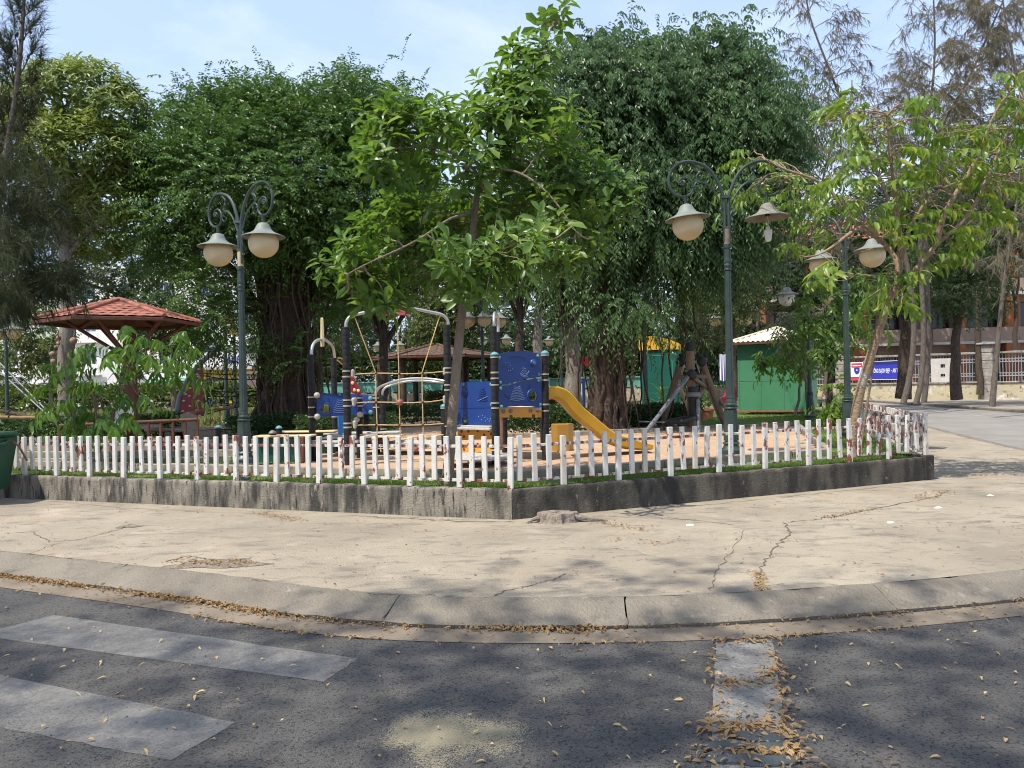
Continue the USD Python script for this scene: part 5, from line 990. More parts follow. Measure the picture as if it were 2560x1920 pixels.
for i, (x, y, Y, n, L, st, lb, pot) in enumerate([(1653, 1000, 24, 46, .5, 1.0, 'tall leafy shrub against the teal booth front', None), (1703, 1040, 22.5, 30, .35, .15, 'plant in a wide red planter behind the ring swing', (.42, .24, TERRA)), (1750, 1030, 23, 40, .45, .5, 'potted plant with long leaves in a terracotta pot behind the swing frame', (.18, .26, TERRA)), (1712, 970, 24, 46, .4, .9, 'dark potted shrub seen through the swing frame', (.2, .3, TERRA)), (1600, 1045, 20.5, 34, .55, .1, 'strappy-leaved plant at the foot of the dark lamp post', None), (1680, 1010, 23.5, 26, .3, .1, 'pale small plant beside the red planter', (.14, .2, BEIGE)), (1770, 990, 24.5, 34, .45, .6, 'yellow-green shrub right of the swing post', (.2, .3, TERRA))]):
    strappy(lb, gx(x, Y, GZ), n, L, .06, 130 + i, pot=pot, stem=st, lm=LF_HED if 'dark' in lb else LF_SML)

# ---- street trees over the road, outside the picture: their crowns throw the dappled shade on the asphalt
def shade_tree(label, seed, b0, lobes, n):
    r = np.random.default_rng(seed); L = [(np.array(c), np.array(q)) for c, q in lobes]; P, O = crown_pts(r, L, n, .3, front=0)
    V, Fq = twig_leaves(r, P, unit(O + r.normal(0, .6, O.shape)), 9, .6, .4, .16, .075, .4)
    tp = L[0][0] - [0, 0, 1.5]; wood = [limb([*b0, 0], tp, .22, .12, 10, .03, (0, 0, 0), seed)]
    for i, (c, _) in enumerate(L): wood.append(limb(tp, c, .08, .03, 8, .06, (0, 0, .2), seed + i))
    build_tree('street_tree', label, [*b0, 0], wood, BARK_G, V, Fq, LF_BG, group='street trees on the near side of the road')
shade_tree('street tree standing behind the camera on the left of the road', 141, (-9.0, -5.5), [((-8.7, -.7, 12.0), (3.4, 2.8, 1.3)), ((-5.7, -1.0, 12.2), (3.0, 2.6, 1.3)), ((-10.4, .2, 11.8), (2.4, 1.8, 1.1))], 620)
shade_tree('street tree standing behind the camera on the right of the road', 142, (-1.0, -5.5), [((-2.2, -1.2, 12.2), (3.4, 2.8, 1.4)), ((-4.6, .9, 12.0), (2.4, 1.8, 1.0)), ((-.2, -.2, 11.8), (2.6, 2.2, 1.1))], 600)
shade_tree('street tree outside the right edge beside the bend', 143, (8.6, 3.2), [((5.4, 7.0, 8.4), (1.9, 1.5, .9)), ((6.8, 8.6, 9.4), (1.6, 1.4, .8))], 190)
# ================================================================== playground
def rp(*a): return at(*r5(*a[:2]), a[2])
def wrapped_pole(t, c, zt, r0=.058, bands=(), cap=None, z0=GZ - .05, lean=0.0):
    prof = [(.0, z0)]; z = z0; pitch = .105
    while z < zt - .02:
        z1 = min(z + pitch, zt); prof += [(r0 - .006, z), (r0, z + .008), (r0, z1 - .008), (r0 - .006, z1)]; z = z1
    prof += [(0, zt)]; c = np.asarray(c, float)
    def tilt(v): v = np.asarray(v, float).copy(); v[:, 0] += lean * (v[:, 2] - z0); return v
    v, f = MB().lathe(prof, 16, o=(c[0], c[1], 0)).get(); p = part(t, 'pole', (tilt(v), f), RUBBER, smooth=40)
    for b in bands:
        v, f = MB().lathe([(r0 - .004, b - .012), (r0 + .004, b - .011), (r0 + .004, b + .011), (r0 - .004, b + .012)], 16, o=(c[0], c[1], 0)).get(); part(p, 'band', (tilt(v), f), BEIGE)
    if cap is not None:
        v, f = MB().lathe([(r0 + .006, zt - .015), (r0 + .006, zt + .005), (r0 * .7, zt + .03), (0, zt + .045)], 16, o=(c[0], c[1], 0)).get(); part(p, 'pole_cap', (tilt(v), f), cap)
    return p
def zat(x, y, Y): return at(*r5(x, y), Y)[2]
def face(t, name, pts, th, m, cut=()):
    """a flat sheet with rounded corners through points (r5 x, r5 y, distance); returns its part and a function that maps r5 pixels onto its front"""
    P = np.array([rp(*q) for q in pts]); o = P[0]; X = unit(P[1] - P[0]); X = unit(X * [1, 1, 0]); Zv = np.array([0, 0, 1.0]); nn = np.cross(X, Zv)      # towards the viewer when X runs right
    uv = np.c_[(P - o) @ X, (P - o) @ Zv]
    poly = Polygon(uv).buffer(0); poly = poly.buffer(-.03).buffer(.03, quad_segs=6).simplify(.002)
    for (cx, cy, cr_) in cut:
        a, b = ray(*r5(cx, cy)); d = np.array([a, 1.0, b]); c = np.array([0, 0, CAMZ]); q = c + d * (((o - c) @ nn) / (d @ nn)) - o; poly = poly.difference(Point(q @ X, q @ Zv).buffer(cr_))
    pl = part(t, name, MB().prism(poly, o - nn * th, X, Zv, th), m, smooth=20)
    def on(x, y, lift=0.0):
        a, b = ray(*r5(x, y)); d = np.array([a, 1.0, b]); c = np.array([0, 0, CAMZ]); s = ((o - c) @ nn) / (d @ nn); return c + d * s + nn * lift
    return pl, on, X, Zv, nn
def relief_dot(m, on, x, y, r, lift, nn, n=10, dome=True):
    c = on(x, y); m.lathe([(r, -.002), (r, lift * .4), (r * .7, lift * .85), (0, lift)] if dome else [(r, -.002), (r, lift), (0, lift)], n, o=c, axis=nn)
def strip_line(m, on, pts, w, nn, lift=.004):
    P = np.array([on(*q) for q in pts]) + nn * lift
    for a, b in zip(P[:-1], P[1:]):
        L = np.linalg.norm(b - a); X = (b - a) / L; m.box((a + b) / 2, (L + w * .6, w, lift * 2), ax=[X, np.cross(nn, X), nn])
def fan(m, on, c, w, h, nn, rows=7, tilt=0):
    for i in range(rows):
        t = i / (rows - 1); y = c[1] - h / 2 + h * t; hw = w / 2 * (.35 + .65 * t); pts = [(c[0] - hw + 2 * hw * s, y + 10 * math.sin(s * 3.0) * .8 - s * tilt) for s in np.linspace(0, 1, 6)]
        strip_line(m, on, pts, .007, nn)
def window(pl, on, x, y, r, nn, clear=True):
    c = on(x, y); m = MB(); k = 24; v = []; X = unit(np.cross([0, 0, 1.0], nn)); Zv = np.cross(nn, X)
    for i in range(k):
        a = i / k * 2 * np.pi; d = X * math.cos(a) + Zv * math.sin(a)
        for j in range(8): b = j / 8 * 2 * np.pi; v.append(c + d * (r + .016 * math.cos(b)) + nn * (.016 * math.sin(b)))
    m.add(v, [[i * 8 + j, ((i + 1) % k) * 8 + j, ((i + 1) % k) * 8 + (j + 1) % 8, i * 8 + (j + 1) % 8] for i in range(k) for j in range(8)])
    part(pl, 'window_ring', m, BLUE if clear else BLUED, smooth=True)
    part(pl, 'window_bubble', MB().lathe([(r * .98, .003), (r * .8, .018), (r * .45, .03), (0, .034)], 20, o=c, axis=nn), BUBBLE, smooth=True)
BUBBLE = mat_('bubble_window', {'f': ('fresnel', {'IOR': 1.45}), 't': ('transparent_bsdf', {'color': (.50, .60, .42)}), 'g': ('glossy_bsdf', {'roughness': .08, 'color': (1, 1, 1)}), 'm': ('mix_closure', {})}, [('f.fac', 'm.fac'), ('t.BSDF', 'm.closure1'), ('g.BSDF', 'm.closure2')], surface='m.closure')
def arch_pipe(pts, r=.024, n=40): return MB().tube(spline(pts, n), r, 10)

# ---- rope climbing frame: two tall poles, a steel arch and a net of ropes
NY0, NY1 = 12.25, 12.75
t = thing('climbing_net', 'tall climbing frame with tan rope net and red balls under a steel arch', 'climbing frame', base=rp(620, 1280, NY0) * [1, 1, 0] + [0, 0, GZ])
pl_, pr_ = rp(603, 900, NY0), rp(1302, 900, NY1); zl, zr = zat(600, 325, NY0), zat(1298, 310, NY1)
wrapped_pole(t, pl_, zl, .062, [zat(610, y, NY0) for y in (630, 668, 830, 870, 990, 1018)]); wrapped_pole(t, pr_, zr, .062, [zat(1305, y, NY1) for y in (608, 640, 725, 760, 1010)])
lerp = lambda x: NY0 + (NY1 - NY0) * (x - 603) / 700.0
A = [rp(597, 335, NY0), rp(597, 290, NY0), rp(618, 258, lerp(620)), rp(690, 232, lerp(690)), rp(820, 207, lerp(820)), rp(950, 197, lerp(950)), rp(1080, 202, lerp(1080)), rp(1200, 226, lerp(1200)), rp(1262, 243, lerp(1262)), rp(1290, 268, lerp(1290)), rp(1298, 318, NY1)]
part(t, 'steel_arch', arch_pipe(A, .026, 60), STEEL, smooth=True)
m = MB(); c0 = rp(950, 212, lerp(950)); m.prism([(-.20, -.075), (.20, -.075), (.20, .02), (.14, .02), (.10, .16), (.05, .16), (.035, .02), (-.035, .02), (-.05, .16), (-.10, .16), (-.14, .02), (-.20, .02)], c0 - [0, .02, 0], [1, 0, 0], [0, 0, 1], .03)
m.prism([(-.20, -.075), (.20, -.075), (.20, .02), (.14, .02), (.10, .16), (-.10, .16), (-.14, .02), (-.20, .02)], c0 + [0, .06, 0], [1, 0, 0], [0, 0, 1], .03); part(t, 'arch_ornament', m, PINK)
cols = [[(657, 262), (800, 640)], [(948, 215), (960, 645)], [(1242, 250), (1120, 640)]]; low = [[(800, 640), (803, 845), (810, 1000), (812, 1170)], [(960, 645), (963, 845), (968, 1000), (972, 1175)], [(1120, 640), (1123, 845), (1128, 1000), (1130, 1165)]]
for c, l_ in zip(cols, low):
    P = [rp(x, y, lerp(x)) for x, y in c + l_[1:]]; part(t, 'rope', MB().tube(np.concatenate([np.linspace(P[i], P[i + 1], 6)[:-1] for i in range(len(P) - 1)] + [P[-1:]]), .009, 7), ROPE, smooth=True)
for y, yl, yr in ((645, 655, 632), (845, 850, 828), (1002, 1006, 992), (1085, 1068, 1068), (1165, 1168, 1150)):
    xs = [640 if y < 1050 else 690, 800, 962, 1122, 1268]; ys = [yl, y, y + 2, y, yr]
    part(t, 'rope', MB().tube(spline([rp(x, q, lerp(x)) for x, q in zip(xs, ys)], 24), .009, 7), ROPE, smooth=True)
    kn = MB()
    for x in (803, 963, 1124): kn.ball(rp(x, y + (2 if x == 963 else 0), lerp(x)), .021, 1)
    part(t, 'rope_knot', kn, BLACK)
for x, y, rr in ((966, 846, .052), (1100, 1092, .042), (1080, 1166, .042)): part(t, 'ball', MB().ball(rp(x, y, lerp(x) - .02), rr, 3), BALL, smooth=True)
m = MB()
for x, y, Yq in ((642, 645, NY0), (648, 845, NY0), (655, 1000, NY0), (1275, 632, NY1), (1275, 826, NY1), (655, 1165, NY0)): m.box(rp(x, y, Yq - .02), (.05, .07, .13), bevel=.018)
part(t, 'rope_clamp', m, BEIGE)

# ---- left play house: poles, fish-shaped blue panels, arch with cream fin, deck and steps
t = thing('play_house', 'low play house with long blue panels and a cream fin on its arch', 'play structure', base=rp(360, 1280, 13.2) * [1, 1, 0] + [0, 0, GZ])
for x, ytop, Yq, bs, lx in ((358, 515, 13.2, (810, 880, 945), 0), (516, 540, 15.0, (945, 1050), 0), (684, 805, 13.4, (815, 870, 930), 0), (735, 880, 15.2, (), 0), (803, 800, 14.6, (815, 880), 0), (851, 797, 15.0, (1000, 1030), 0)):
    p = rp(x, 900, Yq); wrapped_pole(t, p, zat(x, ytop, Yq), .058, [zat(x, b, Yq) for b in bs])
part(t, 'steel_arch', arch_pipe([rp(358, 525, 13.2), rp(357, 480, 13.25), rp(375, 435, 13.4), rp(410, 413, 13.7), rp(445, 412, 14.0), rp(485, 440, 14.4), rp(512, 500, 14.9), rp(516, 545, 15.0)], .028), STEEL, smooth=True)
c0 = rp(426, 413, 13.8); part(t, 'fin', MB().prism([(-.05, -.14), (.05, -.14), (.055, .0), (.02, .34), (0, .38), (-.02, .34), (-.055, .0)], c0 + [.02, .05, .02], [.5, -.86, 0], [0, 0, 1], .04), CREAM)
pl, on, X, Zv, nn = face(t, 'blue_panel', [(392, 948, 13.15), (690, 930, 13.3), (640, 822, 13.3), (580, 805, 13.28), (520, 790, 13.2), (450, 782, 13.18), (392, 785, 13.15), (385, 860, 13.15)][:1] + [(690, 930, 13.35), (690, 812, 13.35), (620, 812, 13.3), (560, 800, 13.25), (500, 786, 13.2), (440, 780, 13.15), (390, 785, 13.15)], .022, BLUE, [(452, 890, .09)])
window(pl, on, 452, 890, .095, nn); m = MB(); fan(m, on, (553, 868), 96, 84, nn, 7); part(pl, 'maze_relief', m, BLUEL); m = MB(); strip_line(m, on, [(470, 818), (475, 835), (488, 848)], .012, nn); strip_line(m, on, [(395, 787), (450, 783), (520, 793), (600, 810)], .008, nn); part(pl, 'groove', m, BLUED)
m = MB()
for x, y, Yq in ((394, 797, 13.1), (396, 945, 13.1), (650, 830, 13.3), (655, 985, 13.3), (690, 930, 13.3), (668, 965, 13.3)): m.ball(rp(x, y, Yq), .052, 2)
part(t, 'panel_clamp', m, BEIGE)
pl, on, X, Zv, nn = face(t, 'blue_panel', [(535, 925, 15.1), (785, 928, 15.0), (785, 800, 15.0), (700, 795, 15.0), (620, 785, 15.05), (535, 778, 15.1)], .022, BLUE)
m = MB(); [relief_dot(m, on, x, y, .045, .02, nn) for x, y in ((545, 792), (763, 818), (765, 915), (548, 915))]; part(pl, 'teal_cap', m, TEALCAP)
m = MB(); strip_line(m, on, [(700, 880), (715, 865), (752, 838)], .012, nn); part(pl, 'relief_line', m, BLUEL)
pl, on, X, Zv, nn = face(t, 'bright_blue_board', [(543, 1065, 14.2), (592, 1065, 14.3), (592, 930, 14.3), (543, 930, 14.2)], .03, CYAN)
m = MB(); [m.box(rp(640, y, 14.0) * [1, 1, 1], (.9, .10, .035), bevel=.006) for y in (1078, 1092, 1106)]; part(t, 'deck', m, PLANK)
for i, (x, y, Yq, w_) in enumerate(((700, 1060, 14.3, 1.4), (700, 1088, 13.9, 1.4))):
    for j in range(4): part(t, 'plank', MB().box(rp(x, y, Yq) + [0, j * .11, 0], (w_, .10, .03), bevel=.005), PLANK)
part(t, 'skirt_board', MB().box(rp(760, 1110, 14.0), (.7, .03, .12), bevel=.006), BROWN)
pl, on, X, Zv, nn = face(t, 'red_panel', [(570, 760, 17.5), (700, 800, 17.4), (700, 770, 17.4), (640, 680, 17.4), (590, 570, 17.5), (570, 570, 17.5)], .03, REDP)
part(pl, 'hand_hold', (lambda m: [relief_dot(m, on, x, y, .04, .03, nn, dome=True) for x, y in ((640, 712), (590, 640), (655, 760), (680, 765), (600, 720))] and m)(MB()), CREAM)
part(t, 'rope', MB().tube(spline([rp(516, 545, 15.0), rp(560, 575, 16), rp(590, 620, 17.3)], 10), .012, 6).tube(spline([rp(540, 540, 15.0), rp(580, 560, 16), rp(620, 680, 17.3)], 10), .012, 6), ROPE)

# ---- arched bridge between the two halves
t = thing('play_bridge', 'low bridge with twin curved steel handrails behind the rope net', 'play structure', base=rp(1000, 1200, 14.6) * [1, 1, 0] + [0, 0, GZ])
part(t, 'handrail', arch_pipe([rp(800, 800, 14.5), rp(800, 775, 14.5), rp(815, 752, 14.5), rp(860, 725, 14.4), rp(960, 693, 14.2), rp(1090, 681, 14.0), rp(1200, 687, 13.8), rp(1290, 702, 13.7)], .024), STEEL, smooth=True)
part(t, 'handrail', arch_pipe([rp(848, 800, 15.0), rp(848, 770, 15.0), rp(865, 745, 15.0), rp(900, 730, 15.0), rp(960, 712, 14.9), rp(1040, 698, 14.8), rp(1140, 697, 14.6), rp(1270, 708, 14.5)], .022), STEEL, smooth=True)
p = rp(1276, 1000, 13.3); wrapped_pole(t, p, zat(1276, 872, 13.3), .062, [zat(1276, 885, 13.3)], TEALCAP)
for k in range(9): part(t, 'plank', MB().box(rp(845 + k * 50, 1130 - 10 * math.sin(k / 8 * 3.1), 14.6 - k * .08), (.26, .8, .035), bevel=.006), PLANK)
part(t, 'rope', MB().tube(spline([rp(850, 1072, 14.0), rp(930, 1088, 13.7), rp(1010, 1098, 13.5), rp(1130, 1092, 13.3), rp(1265, 1070, 13.2)], 20), .010, 6), ROPE)

# ---- tower with the double blue panel, amber boards, ramp and slide
t = thing('slide_tower', 'play tower with tall blue puzzle panels, amber boards and a ramp', 'play structure', base=rp(1640, 1270, 11.9) * [1, 1, 0] + [0, 0, GZ])
TY0, TY1 = 11.95, 12.45
lt = lambda x: TY0 + (TY1 - TY0) * (x - 1620) / 345.0
wrapped_pole(t, rp(1622, 900, TY0), zat(1612, 515, TY0), .060, [zat(1618, y, TY0) for y in (535, 640, 680, 725, 850, 885, 1175)], TEALCAP, lean=.008)
wrapped_pole(t, rp(1968, 900, TY1), zat(1958, 505, TY1), .060, [zat(1965, y, TY1) for y in (520, 652, 692, 860, 903)], TEALCAP, lean=.012)
wrapped_pole(t, rp(1625, 900, 14.0), zat(1618, 320, 14.0), .060, [zat(1620, 830, 14.0)]); wrapped_pole(t, rp(1650, 900, 14.6), zat(1645, 360, 14.6), .05)
part(t, 'steel_arch', arch_pipe([rp(1620, 330, 14.0), rp(1617, 270, 14.0), rp(1619, 235, 14.1), rp(1628, 232, 14.3), rp(1640, 250, 14.5), rp(1645, 370, 14.6)], .028), STEEL, smooth=True)
for x, Yq in ((1690, 14.0), (1955, 14.4)): wrapped_pole(t, rp(x, 1000, Yq), zat(x, 945, Yq), .055)
pl, on, X, Zv, nn = face(t, 'blue_panel', [(1638, 728, lt(1638) - .05), (1945, 672, lt(1945) - .05), (1943, 510, lt(1943) - .05), (1880, 497, lt(1880) - .05), (1800, 491, lt(1800) - .05), (1720, 496, lt(1720) - .05), (1635, 518, lt(1638) - .05)][:1] + [(1700, 722, lt(1700) - .05), (1760, 708, lt(1760) - .05), (1830, 686, lt(1830) - .05), (1900, 674, lt(1900) - .05), (1948, 670, lt(1948) - .05), (1943, 510, lt(1943) - .05), (1880, 498, lt(1880) - .05), (1790, 491, lt(1790) - .05), (1710, 498, lt(1710) - .05), (1636, 516, lt(1636) - .05)], .022, BLUE)
CAPS = MB(); [relief_dot(CAPS, on, x, y, .027, .022, nn, 14) for x, y in ((1653, 537), (1920, 525), (1927, 652), (1661, 707))]; part(pl, 'teal_cap', CAPS, TEALCAP, smooth=50)
m = MB(); strip_line(m, on, [(1728, 532), (1750, 528), (1785, 529), (1815, 535), (1836, 544)], .014, nn, .002)
for x, y in ((1692, 572), (1711, 571), (1704, 590), (1724, 590), (1680, 598), (1672, 604), (1699, 606), (1722, 612), (1741, 612), (1712, 624), (1729, 624), (1722, 638), (1706, 612), (1688, 590), (1738, 628)): relief_dot(m, on, x, y, .010, .004, nn, 8)
part(pl, 'groove', m, BLUED); m = MB(); fan(m, on, (1826, 630), 48, 56, nn, 6, -8); strip_line(m, on, [(1798, 648), (1832, 665), (1858, 630)], .008, nn)
[relief_dot(m, on, x, y, .006, .008, nn, 6) for x, y in ((1695, 574), (1714, 573), (1727, 592), (1744, 614), (1715, 626), (1732, 626))]; part(pl, 'maze_relief', m, BLUEL)
part(pl, 'knob', MB().lathe([(.062, -.002), (.060, .015), (.045, .028), (.02, .036), (0, .036)], 20, o=on(1888, 574), axis=nn), BLUE, smooth=50); part(pl, 'knob_centre', MB().lathe([(.026, .03), (.024, .044), (0, .046)], 16, o=on(1888, 574), axis=nn), GALV)
pl, on, X, Zv, nn = face(t, 'blue_panel', [(1645, 735, lt(1645) - .05), (1652, 888, lt(1650) - .05), (1720, 876, lt(1720) - .05), (1800, 870, lt(1800) - .05), (1880, 873, lt(1880) - .05), (1953, 886, lt(1953) - .05), (1950, 680, lt(1950) - .05), (1900, 682, lt(1900) - .05), (1830, 694, lt(1830) - .05), (1760, 716, lt(1760) - .05), (1700, 730, lt(1700) - .05)][1:] + [(1645, 737, lt(1645) - .05)], .022, BLUE, [(1884, 800, .092)])
m = MB(); [relief_dot(m, on, x, y, .031, .026, nn, 14) for x, y in ((1661, 748), (1927, 693), (1667, 875), (1935, 862))]; part(pl, 'teal_cap', m, TEALCAP, smooth=50)
m = MB(); fan(m, on, (1778, 782), 104, 88, nn, 9, 6); part(pl, 'maze_relief', m, BLUEL); m = MB(); strip_line(m, on, [(1690, 790), (1720, 815), (1752, 836)], .022, nn, .002); strip_line(m, on, [(1866, 722), (1860, 742), (1846, 758)], .012, nn, .002); part(pl, 'groove', m, BLUED)
window(pl, on, 1884, 800, .098, nn)
pl, on, X, Zv, nn = face(t, 'amber_board', [(1655, 950, lt(1655)), (1950, 950, lt(1950)), (1950, 878, lt(1950)), (1655, 878, lt(1655))], .03, AMBER)
m = MB(); [relief_dot(m, on, x, y, .034, .012, nn, 12, False) for x, y in ((1683, 908), (1733, 905), (1870, 902), (1918, 900))]; part(pl, 'bolt', m, GALV); m = MB(); [relief_dot(m, on, x, y, .030, .003, nn, 12, False) for x, y in ((1735, 945), (1890, 940))]; part(pl, 'round_hole', m, BROWN)
part(t, 'deck', MB().box((rp(1655, 885, 12.9) + rp(1930, 885, 13.2)) / 2, (.68, 1.4, .05), bevel=.01), PLANK)
for x, Yq in ((1650, 11.95), (1948, 12.4)): part(t, 'deck_bracket', MB().box(rp(x + 20, 1040, Yq + .3), (.05, .05, .62), bevel=.008), RUST)
# ramp side
pl, on, X, Zv, nn = face(t, 'blue_panel', [(1365, 1010, 13.1), (1612, 1000, 12.5), (1600, 700, 12.5), (1500, 703, 12.8), (1372, 706, 13.1)], .022, BLUE, [(1418, 970, .06)])
m = MB(); strip_line(m, on, [(1368, 888), (1605, 882)], .008, nn, .002); fan(m, on, (1540, 790), 70, 80, nn, 6); part(pl, 'groove', m, BLUED)
part(pl, 'knob', MB().lathe([(.085, -.002), (.08, .012), (.05, .02), (.045, .03), (0, .034)], 20, o=on(1414, 780), axis=nn), BLUED, smooth=50); m = MB(); [relief_dot(m, on, x, y, .028, .02, nn, 12) for x, y in ((1408, 722), (1597, 722), (1600, 862))]; part(pl, 'teal_cap', m, TEALCAP, smooth=50)
m = MB(); strip_line(m, on, [(1507, 835), (1574, 804)], .008, nn); [relief_dot(m, on, x, y, .009, .006, nn, 6) for x, y in ((1510, 945), (1540, 938), (1555, 950), (1575, 962), (1530, 965), (1560, 975), (1585, 975), (1592, 960))]; part(pl, 'relief_line', m, BLUEL)
window(pl, on, 1418, 970, .065, nn)
for i, y in enumerate((1012, 1026)): part(t, 'plank', MB().box((rp(1368, y + 6, 13.0 - .1 * i) + rp(1608, y - 4, 12.4 - .1 * i)) / 2, (np.linalg.norm(rp(1368, y, 13.0) - rp(1608, y, 12.4)), .16, .035), ax=[X, nn, Zv], bevel=.006), PLANK)
for (y0, y1, Yo) in ((1035, 1108, 0), (1128, 1195, -.25)):
    pl, on, X, Zv, nn = face(t, 'amber_board', [(1362, y1, 12.95 + Yo), (1614, y1 - 6, 12.35 + Yo), (1614, y0 - 2, 12.35 + Yo), (1366, y0 + 6, 12.95 + Yo)], .03, AMBER)
    m = MB(); [relief_dot(m, on, x, y, .026, .003, nn, 12, False) for x, y in ((1393, y0 + 12), (1440, y0 + 10), (1505, y0 + 8), (1580, y0 + 6), (1410, y1 - 25), (1550, y0 + 36), (1597, y0 + 30), (1480, y1 - 20), (1385, y1 - 30))]; part(pl, 'round_hole', m, BROWN)
c0 = rp(1500, 1215, 11.95); part(t, 'round_step', MB().lathe([(0, -.03), (.55, -.03), (.56, -.01), (.55, .01), (0, .012)], 28, o=c0), PLANK); part(t, 'step_leg', MB().lathe([(.05, GZ - .05), (.05, c0[2] - .03)], 12, o=(c0[0] - .1, c0[1], 0)), CREAM)
# slide
r6p = lambda x, y, Y: at(*r6(x, y), Y)
path = spline([r6p(322, 815, 12.75), r6p(385, 815, 12.8), r6p(430, 845, 12.85), r6p(480, 905, 12.9), r6p(600, 1010, 13.0), r6p(720, 1105, 13.1), r6p(800, 1140, 13.2), r6p(900, 1158, 13.3), r6p(1030, 1163, 13.4)], 36)
T = unit(np.gradient(path, axis=0)); side = np.array([.10, -1.0, 0]) / np.linalg.norm([.10, 1.0]); hw, hh = .25, .17
sec = [(-hw - .03, hh), (-hw, hh + .015), (-hw + .03, hh - .01), (-hw + .05, .05), (-hw + .11, .0), (hw - .11, .0), (hw - .05, .05), (hw - .03, hh - .01), (hw, hh + .015), (hw + .03, hh), (hw + .01, .02), (hw - .09, -.03), (-hw + .09, -.03), (-hw - .01, .02)]
v = []
for i, p in enumerate(path):
    up = np.cross(side, T[i]); up = unit(up if up[2] > 0 else -up); f_ = .45 + .55 * min(1, (len(path) - 1 - i) / 8)
    v += [p + side * a + up * (b * f_) for a, b in sec]
K = len(sec); f = [[i * K + j, i * K + (j + 1) % K, (i + 1) * K + (j + 1) % K, (i + 1) * K + j] for i in range(len(path) - 1) for j in range(K)]
ts = thing('slide', 'yellow plastic slide running down from the blue tower to the sand', 'slide', base=path[-1] * [1, 1, 0] + [0, 0, GZ]); part(ts, 'chute', MB().add(v, f), YELLOW, smooth=50)
m = MB(); c0 = at(*r5(2090, 1045), 14.2)
bx = single('play_box', MB().lathe([(0, GZ - .02), (.20, GZ - .02), (.205, c0[2] + .12), (.195, c0[2] + .14), (.175, c0[2] + .14), (.165, c0[2] + .02), (0, c0[2] + .02)], 6, o=(c0[0], c0[1], 0)), plastic('shaded_amber_plastic', (.34, .18, .03)), 'amber round play tub in the sand under the slide', 'play tub', smooth=30)  # amber toned down so its colour carries the shade on the tub

# ---- sand table: two green counters with tan tops
t = thing('sand_table', 'green play counter with tan top boards behind the fence, left of the rope frame', 'play table', base=gx(740, 12.6, GZ))
z7 = lambda x, y, Y: at(630 + x * .1356, 1060 + y * .1356, Y)
Pa, Pb = z7(10, 245, 12.75), z7(1095, 212, 12.7); d = unit((Pb - Pa) * [1, 1, 0]); nrm = np.array([-d[1], d[0], 0]); L = np.linalg.norm(Pb - Pa)
part(t, 'counter_top', MB().box((Pa + Pb) / 2 + nrm * .14, (L, .30, .03), ax=[d, nrm, [0, 0, 1]], bevel=.01), TAN)
zt = (Pa[2] + Pb[2]) / 2 - .02; part(t, 'front_panel', MB().box([*((Pa + Pb) / 2)[:2], (zt + GZ - .03) / 2] + nrm * .12, (L - .08, .03, zt - GZ + .03), ax=[d, nrm, [0, 0, 1]], bevel=.008), GREENP)
Pc, Pd = z7(465, 152, 14.6), z7(1550, 125, 14.5); L2 = np.linalg.norm(Pd - Pc); zt2 = (Pc[2] + Pd[2]) / 2 - .02
part(t, 'counter_top', MB().box((Pc + Pd) / 2, (L2, .30, .03), ax=[d, nrm, [0, 0, 1]], bevel=.01), TAN); part(t, 'back_panel', MB().box([*((Pc + Pd) / 2)[:2], (zt2 + GZ - .03) / 2] + nrm * .03, (L2 - .08, .03, zt2 - GZ + .03), ax=[d, nrm, [0, 0, 1]], bevel=.008), GREENP)
for (x, y, Yq, cap) in ((497, 70, 14.4, TEALCAP), (378, 160, 12.9, GALV), (-620, 60, 14.6, TEALCAP)):
    p = z7(x, y, Yq); wrapped_pole(t, p, p[2], .055, [], cap)
for x, y, Yq in ((930, 500, 12.65), (1170, 450, 13.6)): p = z7(x, y, Yq); part(t, 'leg', MB().box([p[0], p[1], (GZ + Pa[2]) / 2], (.06, .06, Pa[2] - GZ - .02), bevel=.006), BROWN)
m = MB(); part(t, 'shelf', MB().box(z7(1300, 335, 13.0) , (1.25, .28, .04), bevel=.008), PLANK)
# loose stone and cable box at the lamp foot
single('loose_stone', (lambda m: (m.vertices * [.09, .07, .05] * (1 + .25 * (meshkit.fbm(m.vertices * 2, 3, 1)[:, None] - .5)) + at(*r4(1555, 1362), 10.4) * [1, 1, 0] + [0, 0, GZ + .03], m.faces))(trimesh.creation.icosphere(subdivisions=3)), bark('dark_stone', (.10, .10, .09), (.17, .165, .15)), 'dark stone lying in the grass at the foot of the left green lamp', 'stone')

# ---- big rope net with a curved pole and a red climbing fin
t = thing('climbing_fin', 'dark red climbing fin with cream holds on a bent grey pole', 'climbing wall', base=gx(440, 22, GZ))
KY = 22.0; kq = lambda x, y, Y=KY: at(*q2(x, y), Y)
part(t, 'bent_pole', MB().tube(spline([gx(438, KY, GZ - .05), kq(505, 1230), kq(530, 1080), kq(562, 930), kq(620, 800), kq(700, 660), kq(800, 530), kq(900, 430), kq(1000, 345), kq(1090, 275)], 40), np.linspace(.085, .07, 40), 12), GALV, smooth=True)
poly = [(540, 1260), (888, 1215), (880, 900), (870, 485), (800, 560), (740, 650), (690, 740), (640, 840), (600, 930), (570, 1030)]
P = np.array([kq(*q) for q in poly]); fin_o = P[0]; uv = np.c_[P[:, 0] - fin_o[0], P[:, 2] - fin_o[2]]
pl = part(t, 'fin_panel', MB().prism(Polygon(uv), fin_o + [0, .03, 0], [1, 0, 0], [0, 0, 1], .06), REDP)
